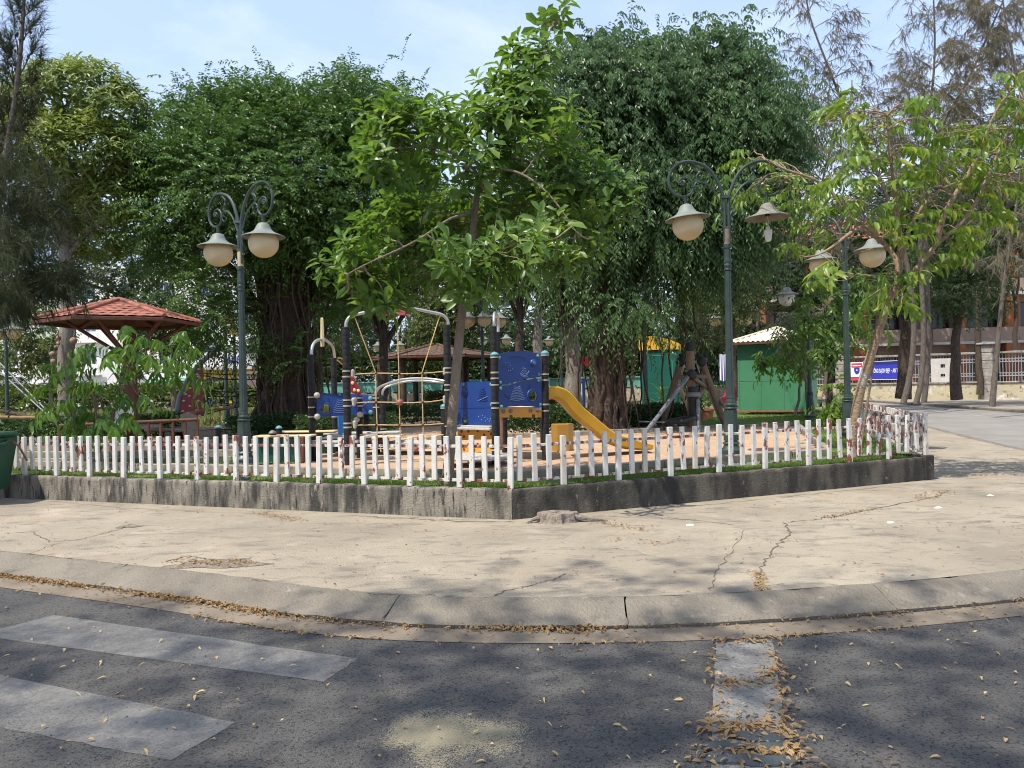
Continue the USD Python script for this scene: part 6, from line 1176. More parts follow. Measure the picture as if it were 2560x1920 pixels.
for x, y in ((822, 568), (815, 672), (800, 640), (705, 830), (805, 905), (692, 940), (617, 1005), (820, 1005), (700, 1077), (605, 1150), (790, 1140), (835, 1212), (645, 915)): part(pl, 'hand_hold', MB().ball(kq(x, y) - [0, .04, 0], (.045, .03, .03), 1), CREAM, smooth=True)
t = thing('rope_net', 'wide dark rope climbing net strung between the red fin and a pole by the fig', 'rope net', base=gx(690, 23, GZ))
part(t, 'end_pole', MB().tube([gx(691, 23, GZ - .05), kq(1870, 1000, 23), kq(1850, 780, 23)], [.10, .095, .09], 12), GALV, smooth=True)
m = MB(); rows = [(380, 470, 560, 870), (640, 690, 680, 880), (720, 735, 700, 890), (930, 960, 930, 900), (940, 985, 960, 860), (1200, 1150, 1120, 900)]
xs = [880, 1150, 1450, 1800]; R0 = [(1000, 380), (880, 625), (880, 660), (880, 870), (880, 940), (900, 1200)]; R3 = [(1750, 560), (1780, 640), (1780, 680), (1850, 850), (1860, 880), (1850, 1110)]
Rr = []
for (x0, y0), (x3, y3), sag in zip(R0, R3, (20, 15, 40, 20, 30, -60)):
    c = spline([kq(x0, y0, 22), kq(x0 + (x3 - x0) * .35, y0 + (y3 - y0) * .3 + sag, 22.2), kq(x0 + (x3 - x0) * .7, y0 + (y3 - y0) * .65 + sag, 22.6), kq(x3, y3, 23)], 25); Rr.append(c); m.tube(c, .018, 6)
for k in range(1, 24, 2):
    for a, b in zip(Rr[:-1], Rr[1:]): m.tube([a[k], b[min(24, max(0, k + (1 if k % 4 == 1 else -1)))]], .012, 5)
part(t, 'net_ropes', m, ROPED)
m = MB()
for k in (5, 9, 13, 17, 21): m.tube([Rr[-1][k], gx(proj(Rr[-1][k])[0], 22.6, GZ)], .012, 5)
part(t, 'ground_ropes', m, ROPED)

# ---- swing frame with a ring seat
t = thing('swing_frame', 'wooden-legged swing frame with black joints and a round rope seat', 'swing', base=gx(1733, 20, GZ))
sp_ = lambda x, y, Y: at(*sw(x, y), Y)
def leg(a, b, r, m, nm='leg'): return part(t, nm, MB().tube([a, b], r, 10), m, smooth=True)
for (x0, y0, x1, y1, Y0, Y1) in ((785, 570, 520, 1470, 19.6, 20.2), (1075, 570, 1400, 1455, 19.6, 20.0)): leg(sp_(x0, y0, Y0), sp_(x1, y1, Y1), .085, WOOD)
for (x0, y0, x1, y1, Y0, Y1) in ((805, 620, 590, 1350, 20.6, 21.4), (1040, 620, 1345, 1370, 20.6, 21.4)): leg(sp_(x0, y0, Y0), sp_(x1, y1, Y1), .075, STEEL, 'steel_leg')
for (x, y, Y, r_) in ((780, 575, 19.55, .125), (1075, 575, 19.55, .125), (935, 755, 19.0, .125)): part(t, 'joint', MB().ball(sp_(x, y, Y), (r_, r_, r_ * 1.05), 2), BLACK, smooth=True)
for (x, y) in ((800, 520), (1040, 525)): part(t, 'joint_cap', MB().lathe([(.0, 0), (.075, 0), (.08, .10), (0, .10)], 12, o=sp_(x, y, 19.6)), BLACK)
leg(sp_(912, 400, 19.2), sp_(940, 1480, 19.2), .105, WOOD, 'centre_post'); part(t, 'post_cap', MB().lathe([(0, 0), (.11, 0), (.11, .20), (.06, .24), (0, .25)], 14, o=sp_(912, 430, 19.2)), BLACK)
leg(sp_(735, 790, 19.4), sp_(1150, 780, 19.4), .055, WOOD, 'cross_bar')
leg(sp_(880, 790, 18.9), sp_(275, 1585, 17.6), .05, GALV, 'brace'); leg(sp_(980, 815, 19), sp_(1170, 950, 20), .05, WOOD, 'brace'); leg(sp_(1155, 850, 20), sp_(1020, 1080, 19.4), .05, WOOD, 'brace'); leg(sp_(1020, 1100, 19.0), sp_(1040, 1640, 18.4), .045, GALV, 'brace'); leg(sp_(1300, 1080, 20), sp_(1420, 1240, 19.4), .05, WOOD, 'brace')
part(t, 'curved_bar', MB().tube(spline([sp_(750, 900, 20), sp_(800, 1000, 20), sp_(870, 1150, 19.8), sp_(920, 1330, 19.6)], 14), .06, 8), CREAM, smooth=True)
part(t, 'post_sleeve', MB().lathe([(.12, 0), (.13, .02), (.13, .72), (.12, .74)], 14, o=sp_(965, 1330, 19.15)), BLACK); part(t, 'sleeve_ring', MB().lathe([(.12, -.06), (.17, -.05), (.18, 0), (.17, .05), (.12, .06)], 16, o=sp_(955, 1030, 19.15)), GALV)
c0 = sp_(790, 1385, 18.9); a = np.linspace(0, 2 * np.pi, 33); ring = np.c_[c0[0] + .36 * np.cos(a), c0[1] + .36 * np.sin(a), c0[2] + .06 * np.cos(a)]; part(t, 'ring_seat', MB().tube(ring, .055, 8), BLACK, smooth=True)
m = MB()
for k in range(-4, 5): y = k * .07; hx = math.sqrt(max(.36 ** 2 - y * y, .001)); m.tube([[c0[0] - hx, c0[1] + y, c0[2] - .01], [c0[0] + hx, c0[1] + y, c0[2] + .01]], .008, 5).tube([[c0[0] + y, c0[1] - hx, c0[2]], [c0[0] + y, c0[1] + hx, c0[2]]], .008, 5)
part(t, 'seat_net', m, ROPED); part(t, 'hanger', MB().tube([c0 + [.36, 0, .05], sp_(965, 1300, 19.1)], .02, 6).tube([c0 + [-.36, 0, -.05], c0 + [-1.0, .2, -.02]], .02, 6), GALV)

# ---- pavilions
def hip_roof(t, c, R, ze, za, n, ph, tile_m, rows, over=.0, cap=True, ridge_m=None, waves=10):
    cor = [np.array([c[0] + R * math.cos(ph + k * 2 * math.pi / n), c[1] + R * math.sin(ph + k * 2 * math.pi / n), ze]) for k in range(n)]; apex = np.array([c[0], c[1], za])
    for k in range(n):
        a, b = cor[k], cor[(k + 1) % n]; nn = unit(np.cross(b - a, apex - a)); nn = nn if nn[2] > 0 else -nn; s = part(t, 'roof_slope', MB().add([a - nn * .015, b - nn * .015, apex - nn * .015], [[0, 1, 2]]), BROWN, smooth=False)
        for i in range(rows):
            t0, t1 = i / rows, min((i + 1.12) / rows, .985); w0 = 1 - t0; cols_ = max(1, int(round(np.linalg.norm(b - a) * w0 / .24)))
            for j in range(cols_):
                u0, u1 = j / cols_, (j + 1) / cols_; v = []
                for q in range(5):
                    u = u0 + (u1 - u0) * q / 4; h = .012 * math.sin(q / 4 * math.pi)
                    for tt, lf in ((t0, .014), (t1, .004)):
                        base = a + (apex - a) * tt; e = b + (apex - b) * tt; v.append(base + (e - base) * u + nn * (lf + h))
                part(s, 'tile', MB().add(v, [[2 * q, 2 * q + 2, 2 * q + 3, 2 * q + 1] for q in range(4)]), tile_m[(i * 7 + j * 3 + k) % len(tile_m)] if rng.random() < .75 else tile_m[-1], smooth=True)
        part(t, 'ridge_cap', MB().tube([a + nn * .03, apex + nn * .03], [.055, .055], 7), ridge_m or tile_m[-1], smooth=True)
        part(t, 'rafter', MB().tube([a - [0, 0, .05], apex - [0, 0, .12]], .05, 6), BROWN); part(t, 'eave_beam', MB().box((a + b) / 2 - [0, 0, .05], (np.linalg.norm(b - a), .05, .075), ax=[unit(b - a), np.cross([0, 0, 1], unit(b - a)), [0, 0, 1]], bevel=.008), BROWN)
        m0 = (a + b) / 2 * .55 + apex * .45; part(t, 'purlin', MB().tube([a * .55 + apex * .45 - [0, 0, .08], b * .55 + apex * .45 - [0, 0, .08]], .035, 6), BROWN)
    return cor, apex
GYY = 17.6
gc = at(*r4(835, 380), GYY); gz_e, gz_a = gc[2] - .08, at(*r4(830, 243), GYY)[2]
t = thing('pavilion', 'round park shelter with a red tiled hexagonal roof on one brown post', 'pavilion', base=gx(329, GYY, GZ))
hip_roof(t, gx(307, GYY, 0), 1.70, gz_e + .04, gz_a - .05, 6, math.radians(-93), TILE, 7)
c0 = gx(329, GYY, GZ); part(t, 'post', MB().lathe([(.14, GZ - .05), (.14, gz_a - .12)], 14, o=(c0[0], c0[1], 0)), BROWN, smooth=60)
for k in range(6): a = math.radians(-93 + 60 * k); part(t, 'strut', MB().tube([[c0[0] + .12 * math.cos(a), c0[1] + .12 * math.sin(a), gz_e - .75], [c0[0] + 1.25 * math.cos(a), c0[1] + 1.25 * math.sin(a), gz_e + .02]], .045, 6), BROWN)
part(t, 'round_seat', MB().lathe([(.14, GZ + .40), (.62, GZ + .40), (.63, GZ + .43), (.62, GZ + .46), (.14, GZ + .46)], 24, o=(c0[0], c0[1], 0)), EDGING)
PY = 33.0; pc = at(*r5(1215, 545), PY)
t = thing('pavilion', 'open shelter with a brown tiled roof and dark posts behind the rope net', 'pavilion', base=gx(1090, PY, GZ))
pz = at(*r5(1215, 535), PY)[2]; hip_roof(t, gx(1094, PY, 0), 2.75, pz, at(*r5(1215, 445), PY)[2], 6, math.radians(-60), [TILED], 6)
for k in range(6):
    a = math.radians(-60 + 60 * k); c = gx(1094, PY, 0) + [2.3 * math.cos(a), 2.3 * math.sin(a), 0]; part(t, 'post', MB().lathe([(.13, GZ - .05), (.13, pz)], 10, o=(c[0], c[1], 0)), BARK_D, smooth=60)
for k in range(3):
    c = gx(1094, PY, 0) + [-1.2 + 1.2 * k, 0, 0]; part(t, 'bench', MB().box([c[0], c[1], GZ + .42], (1.0, .4, .06), bevel=.01).box([c[0] - .4, c[1], GZ + .2], (.08, .36, .42)).box([c[0] + .4, c[1], GZ + .2], (.08, .36, .42)), EDGING)

# ---- green shed, teal booth
SY = 26.5
a = at(1846, 1026, SY); zb = a[2]; ztop = at(1846, 858, SY)[2]; fx, fy = unit([.88, -.475, 0]), unit([.475, .88, 0]); SD = 2.6
k_ = ray(2018, 960)[0]; W_ = (k_ * a[1] - a[0]) / (fx[0] - k_ * fx[1]); AX = [fx, fy, [0, 0, 1]]
def L(u, w, z): return np.array([a[0], a[1], 0]) + fx * u + fy * w + np.array([0, 0, z])
t = thing('shed', 'green sheet-metal shed with a cream corrugated roof', 'shed', base=L(W_ / 2, 0, zb))
dx = W_ / 3
for k in range(3):
    for (z0, z1) in ((zb, zb + .98), (zb + .985, ztop)): part(t, 'front_sheet', MB().box(L(dx * (k + .5), rng.normal(0, .004), (z0 + z1) / 2), (dx - .008, .02, z1 - z0 - .008), ax=AX, bevel=.005), SHEDG)
for k in range(3): part(t, 'side_sheet', MB().box(L(W_ - .01 + rng.normal(0, .003), SD * (k + .5) / 3, (zb + ztop) / 2), (.02, SD / 3 - .01, ztop - zb), ax=AX, bevel=.004), SHEDG)
part(t, 'side_wall', MB().box(L(.01, SD / 2, (zb + ztop) / 2), (.02, SD - .03, ztop - zb), ax=AX), SHEDG); part(t, 'back_wall', MB().box(L(W_ / 2, SD, (zb + ztop) / 2), (W_, .02, ztop - zb), ax=AX), SHEDG)
for u in (.03, dx, 2 * dx, W_ - .03): part(t, 'seam_strip', MB().box(L(u, -.016, (zb + ztop) / 2), (.05, .012, ztop - zb - .02), ax=AX, bevel=.003), SHEDG)
m = MB()
for u in (.03, dx, 2 * dx, W_ - .03):
    for z in np.linspace(zb + .12, ztop - .12, 9): m.ball(L(u, -.024, z), .010, 0)
part(t, 'rivets', m, GALV, kind='stuff')
part(t, 'base_frame', MB().box(L(W_ / 2, -.02, zb - .03), (W_ + .04, .06, .07), ax=AX, bevel=.006), RUST); part(t, 'hasp', MB().box(L(dx * 1.92, -.03, zb + 1.05), (.16, .02, .05), ax=AX, bevel=.006), GALV)
ze = ztop + .03; ap = L(W_ * .50, SD * .5, at(1935, 820, 27.2)[2])
def corr(p, q, ap, n, nm):
    p, q, ap = map(np.asarray, (p, q, ap)); v = []; d = q - p; nn = unit(np.cross(d, ap - p)); nn = nn if nn[2] > 0 else -nn; L_ = np.linalg.norm(d); s0 = ((ap - p) @ unit(d)) / L_; k = n * 6
    for i in range(k + 1):
        u = i / k; h = .022 * math.cos(u * n * 2 * math.pi); tmax = u / s0 if u < s0 else (1 - u) / (1 - s0); tmax = max(0, min(1, tmax)); up = ap - (p + d * s0)
        v += [p + d * u + nn * h, p + d * u + up * tmax + nn * h]
    part(t, nm, MB().add(v, [[2 * i, 2 * i + 2, 2 * i + 3, 2 * i + 1] for i in range(k)]), WROOF, smooth=True)
c4 = [L(-.22, -.30, ze), L(W_ + .30, -.30, ze), L(W_ + .30, SD + .28, ze), L(-.22, SD + .28, ze)]
for i in range(4): corr(c4[i], c4[(i + 1) % 4], ap, 17, 'roof_sheet'); part(t, 'ridge_cap', MB().tube([c4[i] + [0, 0, .025], ap + [0, 0, .03]], .035, 6), WROOF)
part(t, 'fascia', MB().box(L(W_ / 2, -.27, ze - .06), (W_ + .5, .03, .07), ax=AX), BROWN)
KYY = 29.0
a, b = at(1598, 1014, KYY), at(1690, 1013, KYY); zb = a[2]; ztop = at(1598, 876, KYY)[2]; W_ = b[0] - a[0]; D_ = 1.35
t = thing('booth', 'teal fibreglass booth with a curved mustard top', 'booth', base=[(a[0] + b[0]) / 2, KYY, zb])
cx = (a[0] + b[0]) / 2; yaw = math.radians(-16); ca, sa_ = math.cos(yaw), math.sin(yaw); fx, fy = np.array([ca, sa_, 0]), np.array([-sa_, ca, 0]); c0 = np.array([cx + .1, KYY, 0])
part(t, 'body', MB().box(c0 + fy * D_ / 2 + [0, 0, (zb + ztop) / 2 - .15], (W_, D_, ztop - zb + .3), ax=[fx, fy, [0, 0, 1]], bevel=.05), KIOSK)
fo = c0 - fx * W_ / 2; m = MB()
def fl(pts, w=.016):
    for (u0, v0), (u1, v1) in zip(pts[:-1], pts[1:]):
        p, q = fo + fx * u0 * W_ + [0, 0, zb + (ztop - zb) * v0] - fy * .004, fo + fx * u1 * W_ + [0, 0, zb + (ztop - zb) * v1] - fy * .004; L = np.linalg.norm(q - p); X = (q - p) / L; m.box((p + q) / 2, (L + w, w, .012), ax=[X, np.cross(fy, X), fy])
fl([(.27, .90), (.68, .90), (.84, .80), (.84, .14), (.70, .06), (.2, .06), (.12, .14), (.12, .8), (.27, .9)]); part(t, 'panel_moulding', m, KIOSKL)
h = at(1640, 840, KYY)[2] - ztop; pr = [(0, 0), (W_ + .1, 0), (W_ + .1, h * .42), (W_ * .9, h * .62), (W_ * .6, h * .88), (W_ * .4, h), (0, h * .95), (-.0, h * .5)]
part(t, 'curved_top', MB().prism(Polygon(pr).buffer(-.05).buffer(.05), c0 - fx * (W_ / 2 + .05) + fy * (D_ + .06) + [0, 0, ztop + .004], fx, [0, 0, 1], D_ + .12), KYEL)
part(t, 'side_trim', MB().box(c0 - fx * (W_ / 2 + .012) + fy * .12 + [0, 0, (zb + ztop) / 2], (.02, .10, ztop - zb), ax=[fx, fy, [0, 0, 1]]).box(c0 - fx * (W_ / 2 + .012) + fy * 1.1 + [0, 0, (zb + ztop) / 2], (.02, .10, ztop - zb), ax=[fx, fy, [0, 0, 1]]), BEIGE)

# ---- things on the left: railing, bench, blotched box, bamboo, guy rods, bin
t = thing('railing', 'brown wooden railing with thin balusters in front of the red tile-roofed pavilion', 'railing', base=at(*r4(375, 1120), 15) * [1, 1, 0] + [0, 0, GZ])
A0, A1 = at(*r4(378, 1058), 15.2), at(*r4(1258, 1018), 15.8); part(t, 'top_rail', MB().tube(np.linspace(A0, A1, 6), .035, 8), BROWN, smooth=True)
for i in range(12): p = A0 + (A1 - A0) * i / 11; part(t, 'baluster', MB().box([p[0], p[1], (GZ + p[2]) / 2], (.05, .05, p[2] - GZ), bevel=.006), BROWN)
p0, p1 = A0 + [0, 0, -.42], A1 + [0, 0, -.42]; part(t, 'bottom_rail', MB().tube([p0, p1], .025, 6), BROWN)
t = thing('bamboo_pole', 'long bamboo pole lashed level from the fin to the dark lamp post', 'pole', base=at(*r4(870, 1005), 19)); 
part(t, 'pole', MB().tube(spline([at(*r4(870, 1006), 19.0), at(*r4(1180, 985), 19.4), at(*r4(1340, 955), 20), at(*r4(1490, 942), 20.5)], 20), .045, 8), BAMBOO, smooth=True)
m = MB()
for k in range(0, 20, 3): q = spline([at(*r4(870, 1006), 19.0), at(*r4(1180, 985), 19.4), at(*r4(1340, 955), 20), at(*r4(1490, 942), 20.5)], 20)[k]; m.ball(q, (.02, .052, .052), 1)
part(t, 'node', m, BAMBOO)
for (x0, y0, x1, y1, Y, mm, lb) in ((-60, 1000, 375, 1000, 17.5, BAMBOO, 'pale bamboo pole lying across in front of the left hedge'), (-60, 945, 375, 1035, 18.0, BARK_D, 'dark slanting pole behind the pale bamboo at the left')):
    t = thing('bamboo_pole', lb, 'pole', base=at(*r4(x0, y0), Y)); part(t, 'pole', MB().tube(spline([at(*r4(x0, y0), Y), at(*r4((x0 + x1) / 2, (y0 + y1) / 2 + 6), Y), at(*r4(x1, y1), Y)], 12), .04, 8), mm, smooth=True); part(t, 'lashing', MB().ball(at(*r4(60, y0 + (y1 - y0) * .27), Y), (.03, .05, .05), 1), ROPED)
for i, (a_, b_) in enumerate((((-40, 960), (660, 1590)), ((-60, 830), (700, 1600)))):
    t = thing('guy_rod', ['lower bright steel guy rod slanting down at the left edge', 'upper bright steel guy rod slanting down at the left edge'][i], 'rod', base=at(*r1(*b_), 22)); part(t, 'rod', MB().tube([at(*r1(*a_), 24), at(*r1(*b_), 22.5)], .024, 7), GALV, smooth=True); part(t, 'anchor', MB().ball(at(*r1(*b_), 22.5), .07, 1), GALV)
# concrete bench with a leaning board
t = thing('bench', 'weathered concrete bench with a curved back beside the climbing fin', 'bench', base=at(*q2(560, 1500), 18) * [1, 1, 0] + [0, 0, GZ])
s0, s1 = at(*q2(330, 1430), 18.0), at(*q2(560, 1395), 18.4); part(t, 'seat', MB().box((s0 + s1) / 2 + [0, .4, 0], (1.0, 1.3, .07), ax=[unit((s1 - s0) * [1, 1, 0]), unit(np.cross([0, 0, 1], (s1 - s0) * [1, 1, 0])), [0, 0, 1]], bevel=.02), EDGING)
bk_ = [(0, -.02), (.2, .0), (.26, .4), (.24, .62), (.05, .72), (-.1, .66), (-.06, .3)]; o = at(*q2(620, 1480), 18.0); part(t, 'back', MB().prism(Polygon(bk_).buffer(.02), [o[0], o[1] + .1, GZ], [1, .2, 0], [0, 0, 1], .10), EDGING)
for dx_ in (.1, .8): part(t, 'support', MB().box(s0 + [dx_, .4, -.22], (.10, 1.0, .40), bevel=.01), PAVE)
# white box with brown blotches on a post
o = at(*r4(780, 985), 14.4); t = thing('feeder_box', 'white painted box with brown blotches on a white post under the pavilion', 'box', base=[o[0], o[1], GZ]); wx, hz_ = 112 * .3917 * 14.4 / FPX, 150 * .3917 * 14.4 / FPX
part(t, 'box_body', MB().box(o, (wx, .34, hz_), ax=[unit([1, .25, 0]), unit([-.25, 1, 0]), [0, 0, 1]], bevel=.012), WHITEP); X = unit([1, .25, 0]); Yn = unit([.25, -1, 0])
for (u, w2, rx_, rz) in ((-.36, .0, .12, .30), (.30, .22, .13, .14)):
    pg = patch((0, 0), 1, 1, 0, 3) if False else Polygon([(wx * rx_ * math.cos(q) * (1 + .2 * math.sin(3 * q)), hz_ * rz * math.sin(q) * (1 + .15 * math.cos(2 * q))) for q in np.linspace(0, 6.2, 24)]); part(t, 'blotch', MB().prism(pg, o + X * u * wx + [0, 0, w2 * hz_] + Yn * .176, X, [0, 0, 1], .004), BLOTCH)
part(t, 'hatch', MB().box(o + X * .22 * wx + [0, 0, -.28 * hz_] + Yn * .174, (.09, .09, .008), ax=[X, [0, 0, 1], Yn]), CREAM); part(t, 'post', MB().box([o[0], o[1] + .02, (GZ + o[2] - hz_ / 2) / 2], (.09, .09, o[2] - hz_ / 2 - GZ), bevel=.01), WHITEP); part(t, 'base_board', MB().box([o[0], o[1], o[2] - hz_ / 2 - .015], (wx + .16, .42, .03), ax=[X, Yn, [0, 0, 1]], bevel=.006), WHITEP)
# green wheelie bin at the left edge
bw = gp(-95, 1268, PZ); t = thing('wheelie_bin', 'big green wheeled bin cut off by the left edge', 'bin', base=[bw[0], bw[1], PZ]); Yb = bw[1] + .25
e = at(*(95 * .1266, 1050 + 330 * .1266), Yb); xr = at(120 * .3, 1095, Yb)[0]; ztp = at(20, 1084, Yb)[2]; xr = at(38, 1100, Yb + .36)[0]; xb = at(14, 1200, Yb + .3)[0]; x0 = xr - 1.0
V8 = [[x0 + .1, Yb - .22, PZ + .22], [xb, Yb - .22, PZ + .22], [xb, Yb + .28, PZ + .22], [x0 + .1, Yb + .28, PZ + .22], [x0, Yb - .32, ztp - .1], [xr - .03, Yb - .32, ztp - .1], [xr - .03, Yb + .36, ztp - .1], [x0, Yb + .36, ztp - .1]]
hb = manifold3d.Manifold.hull_points(np.array([np.array(v) + np.array([i, j, k]) * .035 for v in V8 for i in (-1, 1) for j in (-1, 1) for k in (-1, 1)])); part(t, 'bin_body', hb, BIN, smooth=40)
part(t, 'lid', MB().box([(x0 + xr) / 2, Yb + .02, ztp - .02], (xr - x0 + .06, .82, .07), bevel=.03), BIN); part(t, 'rim', MB().box([(x0 + xr) / 2, Yb + .02, ztp - .085], (xr - x0 + .02, .78, .05), bevel=.015), BIN)
part(t, 'handle', MB().tube(spline([[xr - .02, Yb - .3, ztp - .10], [xr + .05, Yb - .25, ztp - .13], [xr + .06, Yb + .05, ztp - .13], [xr - .02, Yb + .2, ztp - .10]], 14), .018, 8), BIN); part(t, 'lid_hook', MB().tube(spline([[xr - .24, Yb + .3, ztp], [xr - .24, Yb + .3, ztp + .10], [xr - .18, Yb + .3, ztp + .14], [xr - .12, Yb + .3, ztp + .12]], 10), .02, 7), BIN)
for dx_ in (.12, .85): part(t, 'wheel', MB().lathe([(0, -.03), (.10, -.03), (.105, 0), (.10, .03), (0, .03)], 20, o=(x0 + dx_ + .02, Yb - .18, PZ + .105), axis=[1, .0, 0]), BLACK); part(t, 'castor_fork', MB().box([x0 + dx_ + .02, Yb - .16, PZ + .20], (.09, .14, .06), bevel=.01), RUST)
part(t, 'latch_rod', MB().tube([[xr, Yb + .30, ztp - .13], [xr + .07, Yb + .33, ztp - .2], [xr + .17, Yb + .36, ztp - .42]], .016, 6), RUST)
# ================================================================== buildings and walls behind
CREAMW = rough_mat('cream_plaster', (.44, .39, .265), (.38, .335, .235), scale=1.2, rough=.9, bump=.4, bscale=20, bdist=.02, spec=.15,
                   extra=[((.60, .58, .54), 1.5, .56, .64, (1, 1, 1)), ((.20, .185, .16), 2.6, .56, .66, (1, 1, 1.4)), ((.09, .085, .08), 7, .60, .72, (1, 1, .4))])
OLDCONC = rough_mat('old_grey_concrete', (.34, .31, .28), (.20, .185, .165), scale=2.6, rough=.95, bump=.6, bscale=16, bdist=.03, spec=.15, extra=[((.07, .065, .06), 3, .52, .68, (1, 1, .5)), ((.48, .44, .40), 6, .60, .70, (1, 1, 1))])
BARS = rough_mat('grey_fence_bar', (.38, .40, .42), (.30, .31, .32), scale=6, rough=.6, bump=.1, spec=.3)
BANNERB = rough_mat('banner_blue', (.030, .035, .36), rough=.5, bump=.03); BANNERD = rough_mat('banner_navy', (.018, .020, .14), rough=.5, bump=.03); BANNERW = rough_mat('banner_white', (.72, .74, .78), rough=.5, bump=.03); BANNERR = rough_mat('banner_red', (.58, .05, .08), rough=.5, bump=.03)
PINKW = rough_mat('pinkish_plaster', (.31, .235, .19), (.25, .19, .155), scale=.8, rough=.9, bump=.2, bscale=10, spec=.15, extra=[((.14, .11, .095), 1.4, .56, .72, (1, 1, .4))])
ORANGE = rough_mat('rust_orange_plaster', (.30, .115, .055), (.25, .09, .046), scale=.9, rough=.9, bump=.2, spec=.15, extra=[((.20, .085, .05), 1.8, .56, .72, (1, 1, .4))])
LEDGE = rough_mat('pale_ledge', (.50, .48, .45), (.40, .385, .36), scale=2, rough=.9, bump=.2, spec=.2)
DARKP = mat_('window_pane', {'p': ('principled_bsdf', {'base_color': (.025, .03, .035), 'roughness': .12, 'specular_ior_level': .6})}, surface='p.BSDF')
BLUEP = mat_('blue_window_pane', {'p': ('principled_bsdf', {'base_color': (.09, .15, .22), 'roughness': .12, 'specular_ior_level': .6})}, surface='p.BSDF')
WHITEW = rough_mat('white_facade', (.72, .72, .70), (.64, .64, .62), scale=.3, rough=.9, bump=.1, spec=.15, extra=[((.52, .53, .52), .9, .58, .75, (1, 1, .3))])
PALEG = rough_mat('pale_green_facade', (.50, .60, .42), (.44, .54, .37), scale=.5, rough=.9, bump=.1, spec=.15)
SHOPY = rough_mat('shop_yellow', (.66, .47, .06), rough=.6, bump=.05)
REDTILE = rough_mat('far_red_tile', (.34, .13, .085), (.26, .10, .07), scale=2.4, rough=.9, bump=.5, bscale=8, bdist=.05, spec=.15)
TEALP = rough_mat('teal_fence_panel', (.10, .30, .24), (.14, .36, .30), scale=2, rough=.7, bump=.1)
COOLB = plastic('cooler_blue', (.02, .10, .42))
def holes(size, wins):
    """a wall slab from (0,0,0) to size with openings: wins = (x, z, w, h)"""
    w = manifold3d.Manifold.cube(size)
    for (x, z, ww, hh) in wins: w = w - manifold3d.Manifold.cube([ww, size[1] + 1, hh]).translate([x, -.5, z])
    m = w.to_mesh(); return np.array(m.vert_properties[:, :3], float), np.array(m.tri_verts, int)
def place(v, o, X): X = unit(np.array([X[0], X[1], 0.0])); N = np.array([-X[1], X[0], 0]); return np.asarray(o, float) + v @ np.array([X, N, [0, 0, 1]])
def window_at(t, o, X, x, z, w, h, pane, frame, depth=.18, bars=1):
    m = MB(); f = .06
    for (cx, cz, sx, sz) in ((x + w / 2, z + f / 2, w, f), (x + w / 2, z + h - f / 2, w, f), (x + f / 2, z + h / 2, f, h - 2 * f), (x + w - f / 2, z + h / 2, f, h - 2 * f)): m.box([cx, depth, cz], (sx - .004, .06, sz - .004))
    for k in range(1, bars + 1): m.box([x + w * k / (bars + 1), depth, z + h / 2], (.04, .05, h - 2 * f - .01))
    v, q = m.get(); p = part(t, 'window', (place(v, o, X), q), frame, smooth=False)
    v, q = MB().box([x + w / 2, depth + .04, z + h / 2], (w - .05, .012, h - .05)).get(); part(p, 'pane', (place(v, o, X), q), pane, smooth=False)

# ---- school wall along the far pavement, with the banner
s_px = lambda px: None
WL, WR = np.array([gx(2120, 50.8, 0)[0], 50.8]), np.array([gx(2560, 45.0, 0)[0], 45.0]); dW = unit(WR - WL); nW = np.array([-dW[1], dW[0]])
def on_wall(px):                     # distance along the wall line at picture column px
    a, _ = ray(px, 960); d = np.array([a, 1.0]); A_ = np.array([[d[0], -dW[0]], [d[1], -dW[1]]]); return np.linalg.solve(A_, WL)[1]
t = thing('school_wall', 'weathered cream wall with grey bars and blotchy pillars across the side road', 'wall', base=[*WL, .13]); z0 = .10
P3_ = lambda s, off, z: np.array([*(WL + dW * s + nW * off), z]); axW = [[*dW, 0], [*nW, 0], [0, 0, 1]]
pil = [on_wall(x) for x in (1905, 2105, 2468)] + [on_wall(2468) + 6.2]
def bay(s0, s1):
    L = s1 - s0; c = (s0 + s1) / 2
    part(t, 'plinth', MB().box(P3_(c, 0, z0 + .50), (L - .01, .22, 1.0), ax=axW, bevel=.01), CREAMW); part(t, 'ledge', MB().box(P3_(c, -.01, z0 + 1.06), (L - .01, .34, .10), ax=axW, bevel=.02), OLDCONC); part(t, 'top_beam', MB().box(P3_(c, 0, z0 + 2.82), (L - .01, .28, .13), ax=axW, bevel=.02), OLDCONC)
    for s in np.arange(s0 + .3, s1 - .25, .155): part(t, 'bar', MB().tube([P3_(s, 0, z0 + 1.10), P3_(s, 0, z0 + 2.77)], .014, 5), BARS)
    for zz in (1.52, 2.35):
        m = MB(); m.tube([P3_(s0 + .25, -.02, z0 + zz - .10), P3_(s1 - .25, -.02, z0 + zz - .10)], .014, 5).tube([P3_(s0 + .25, -.02, z0 + zz + .10), P3_(s1 - .25, -.02, z0 + zz + .10)], .014, 5)
        for s in np.arange(s0 + .3, s1 - .4, .155): a = np.linspace(0, 2 * np.pi, 9); m.tube(np.array([P3_(s + .077 + .075 * math.cos(q), -.02, z0 + zz + .075 * math.sin(q)) for q in a]), .011, 4, cap=False)
        part(t, 'ring_band', m, BARS)
for a, b in zip(pil[:-1], pil[1:]): bay(a + .36, b - .36)
for i, s in enumerate(pil):
    for k in range(7): part(t, 'pillar_block', MB().box(P3_(s + rng.normal(0, .008), rng.normal(0, .008), z0 + .235 + .47 * k), (.68 + rng.normal(0, .012), .62, .455), ax=axW, bevel=.03), OLDCONC)
    part(t, 'pillar_cap', MB().box(P3_(s, 0, z0 + 3.36), (1.0, .9, .12), ax=axW, bevel=.03), OLDCONC)
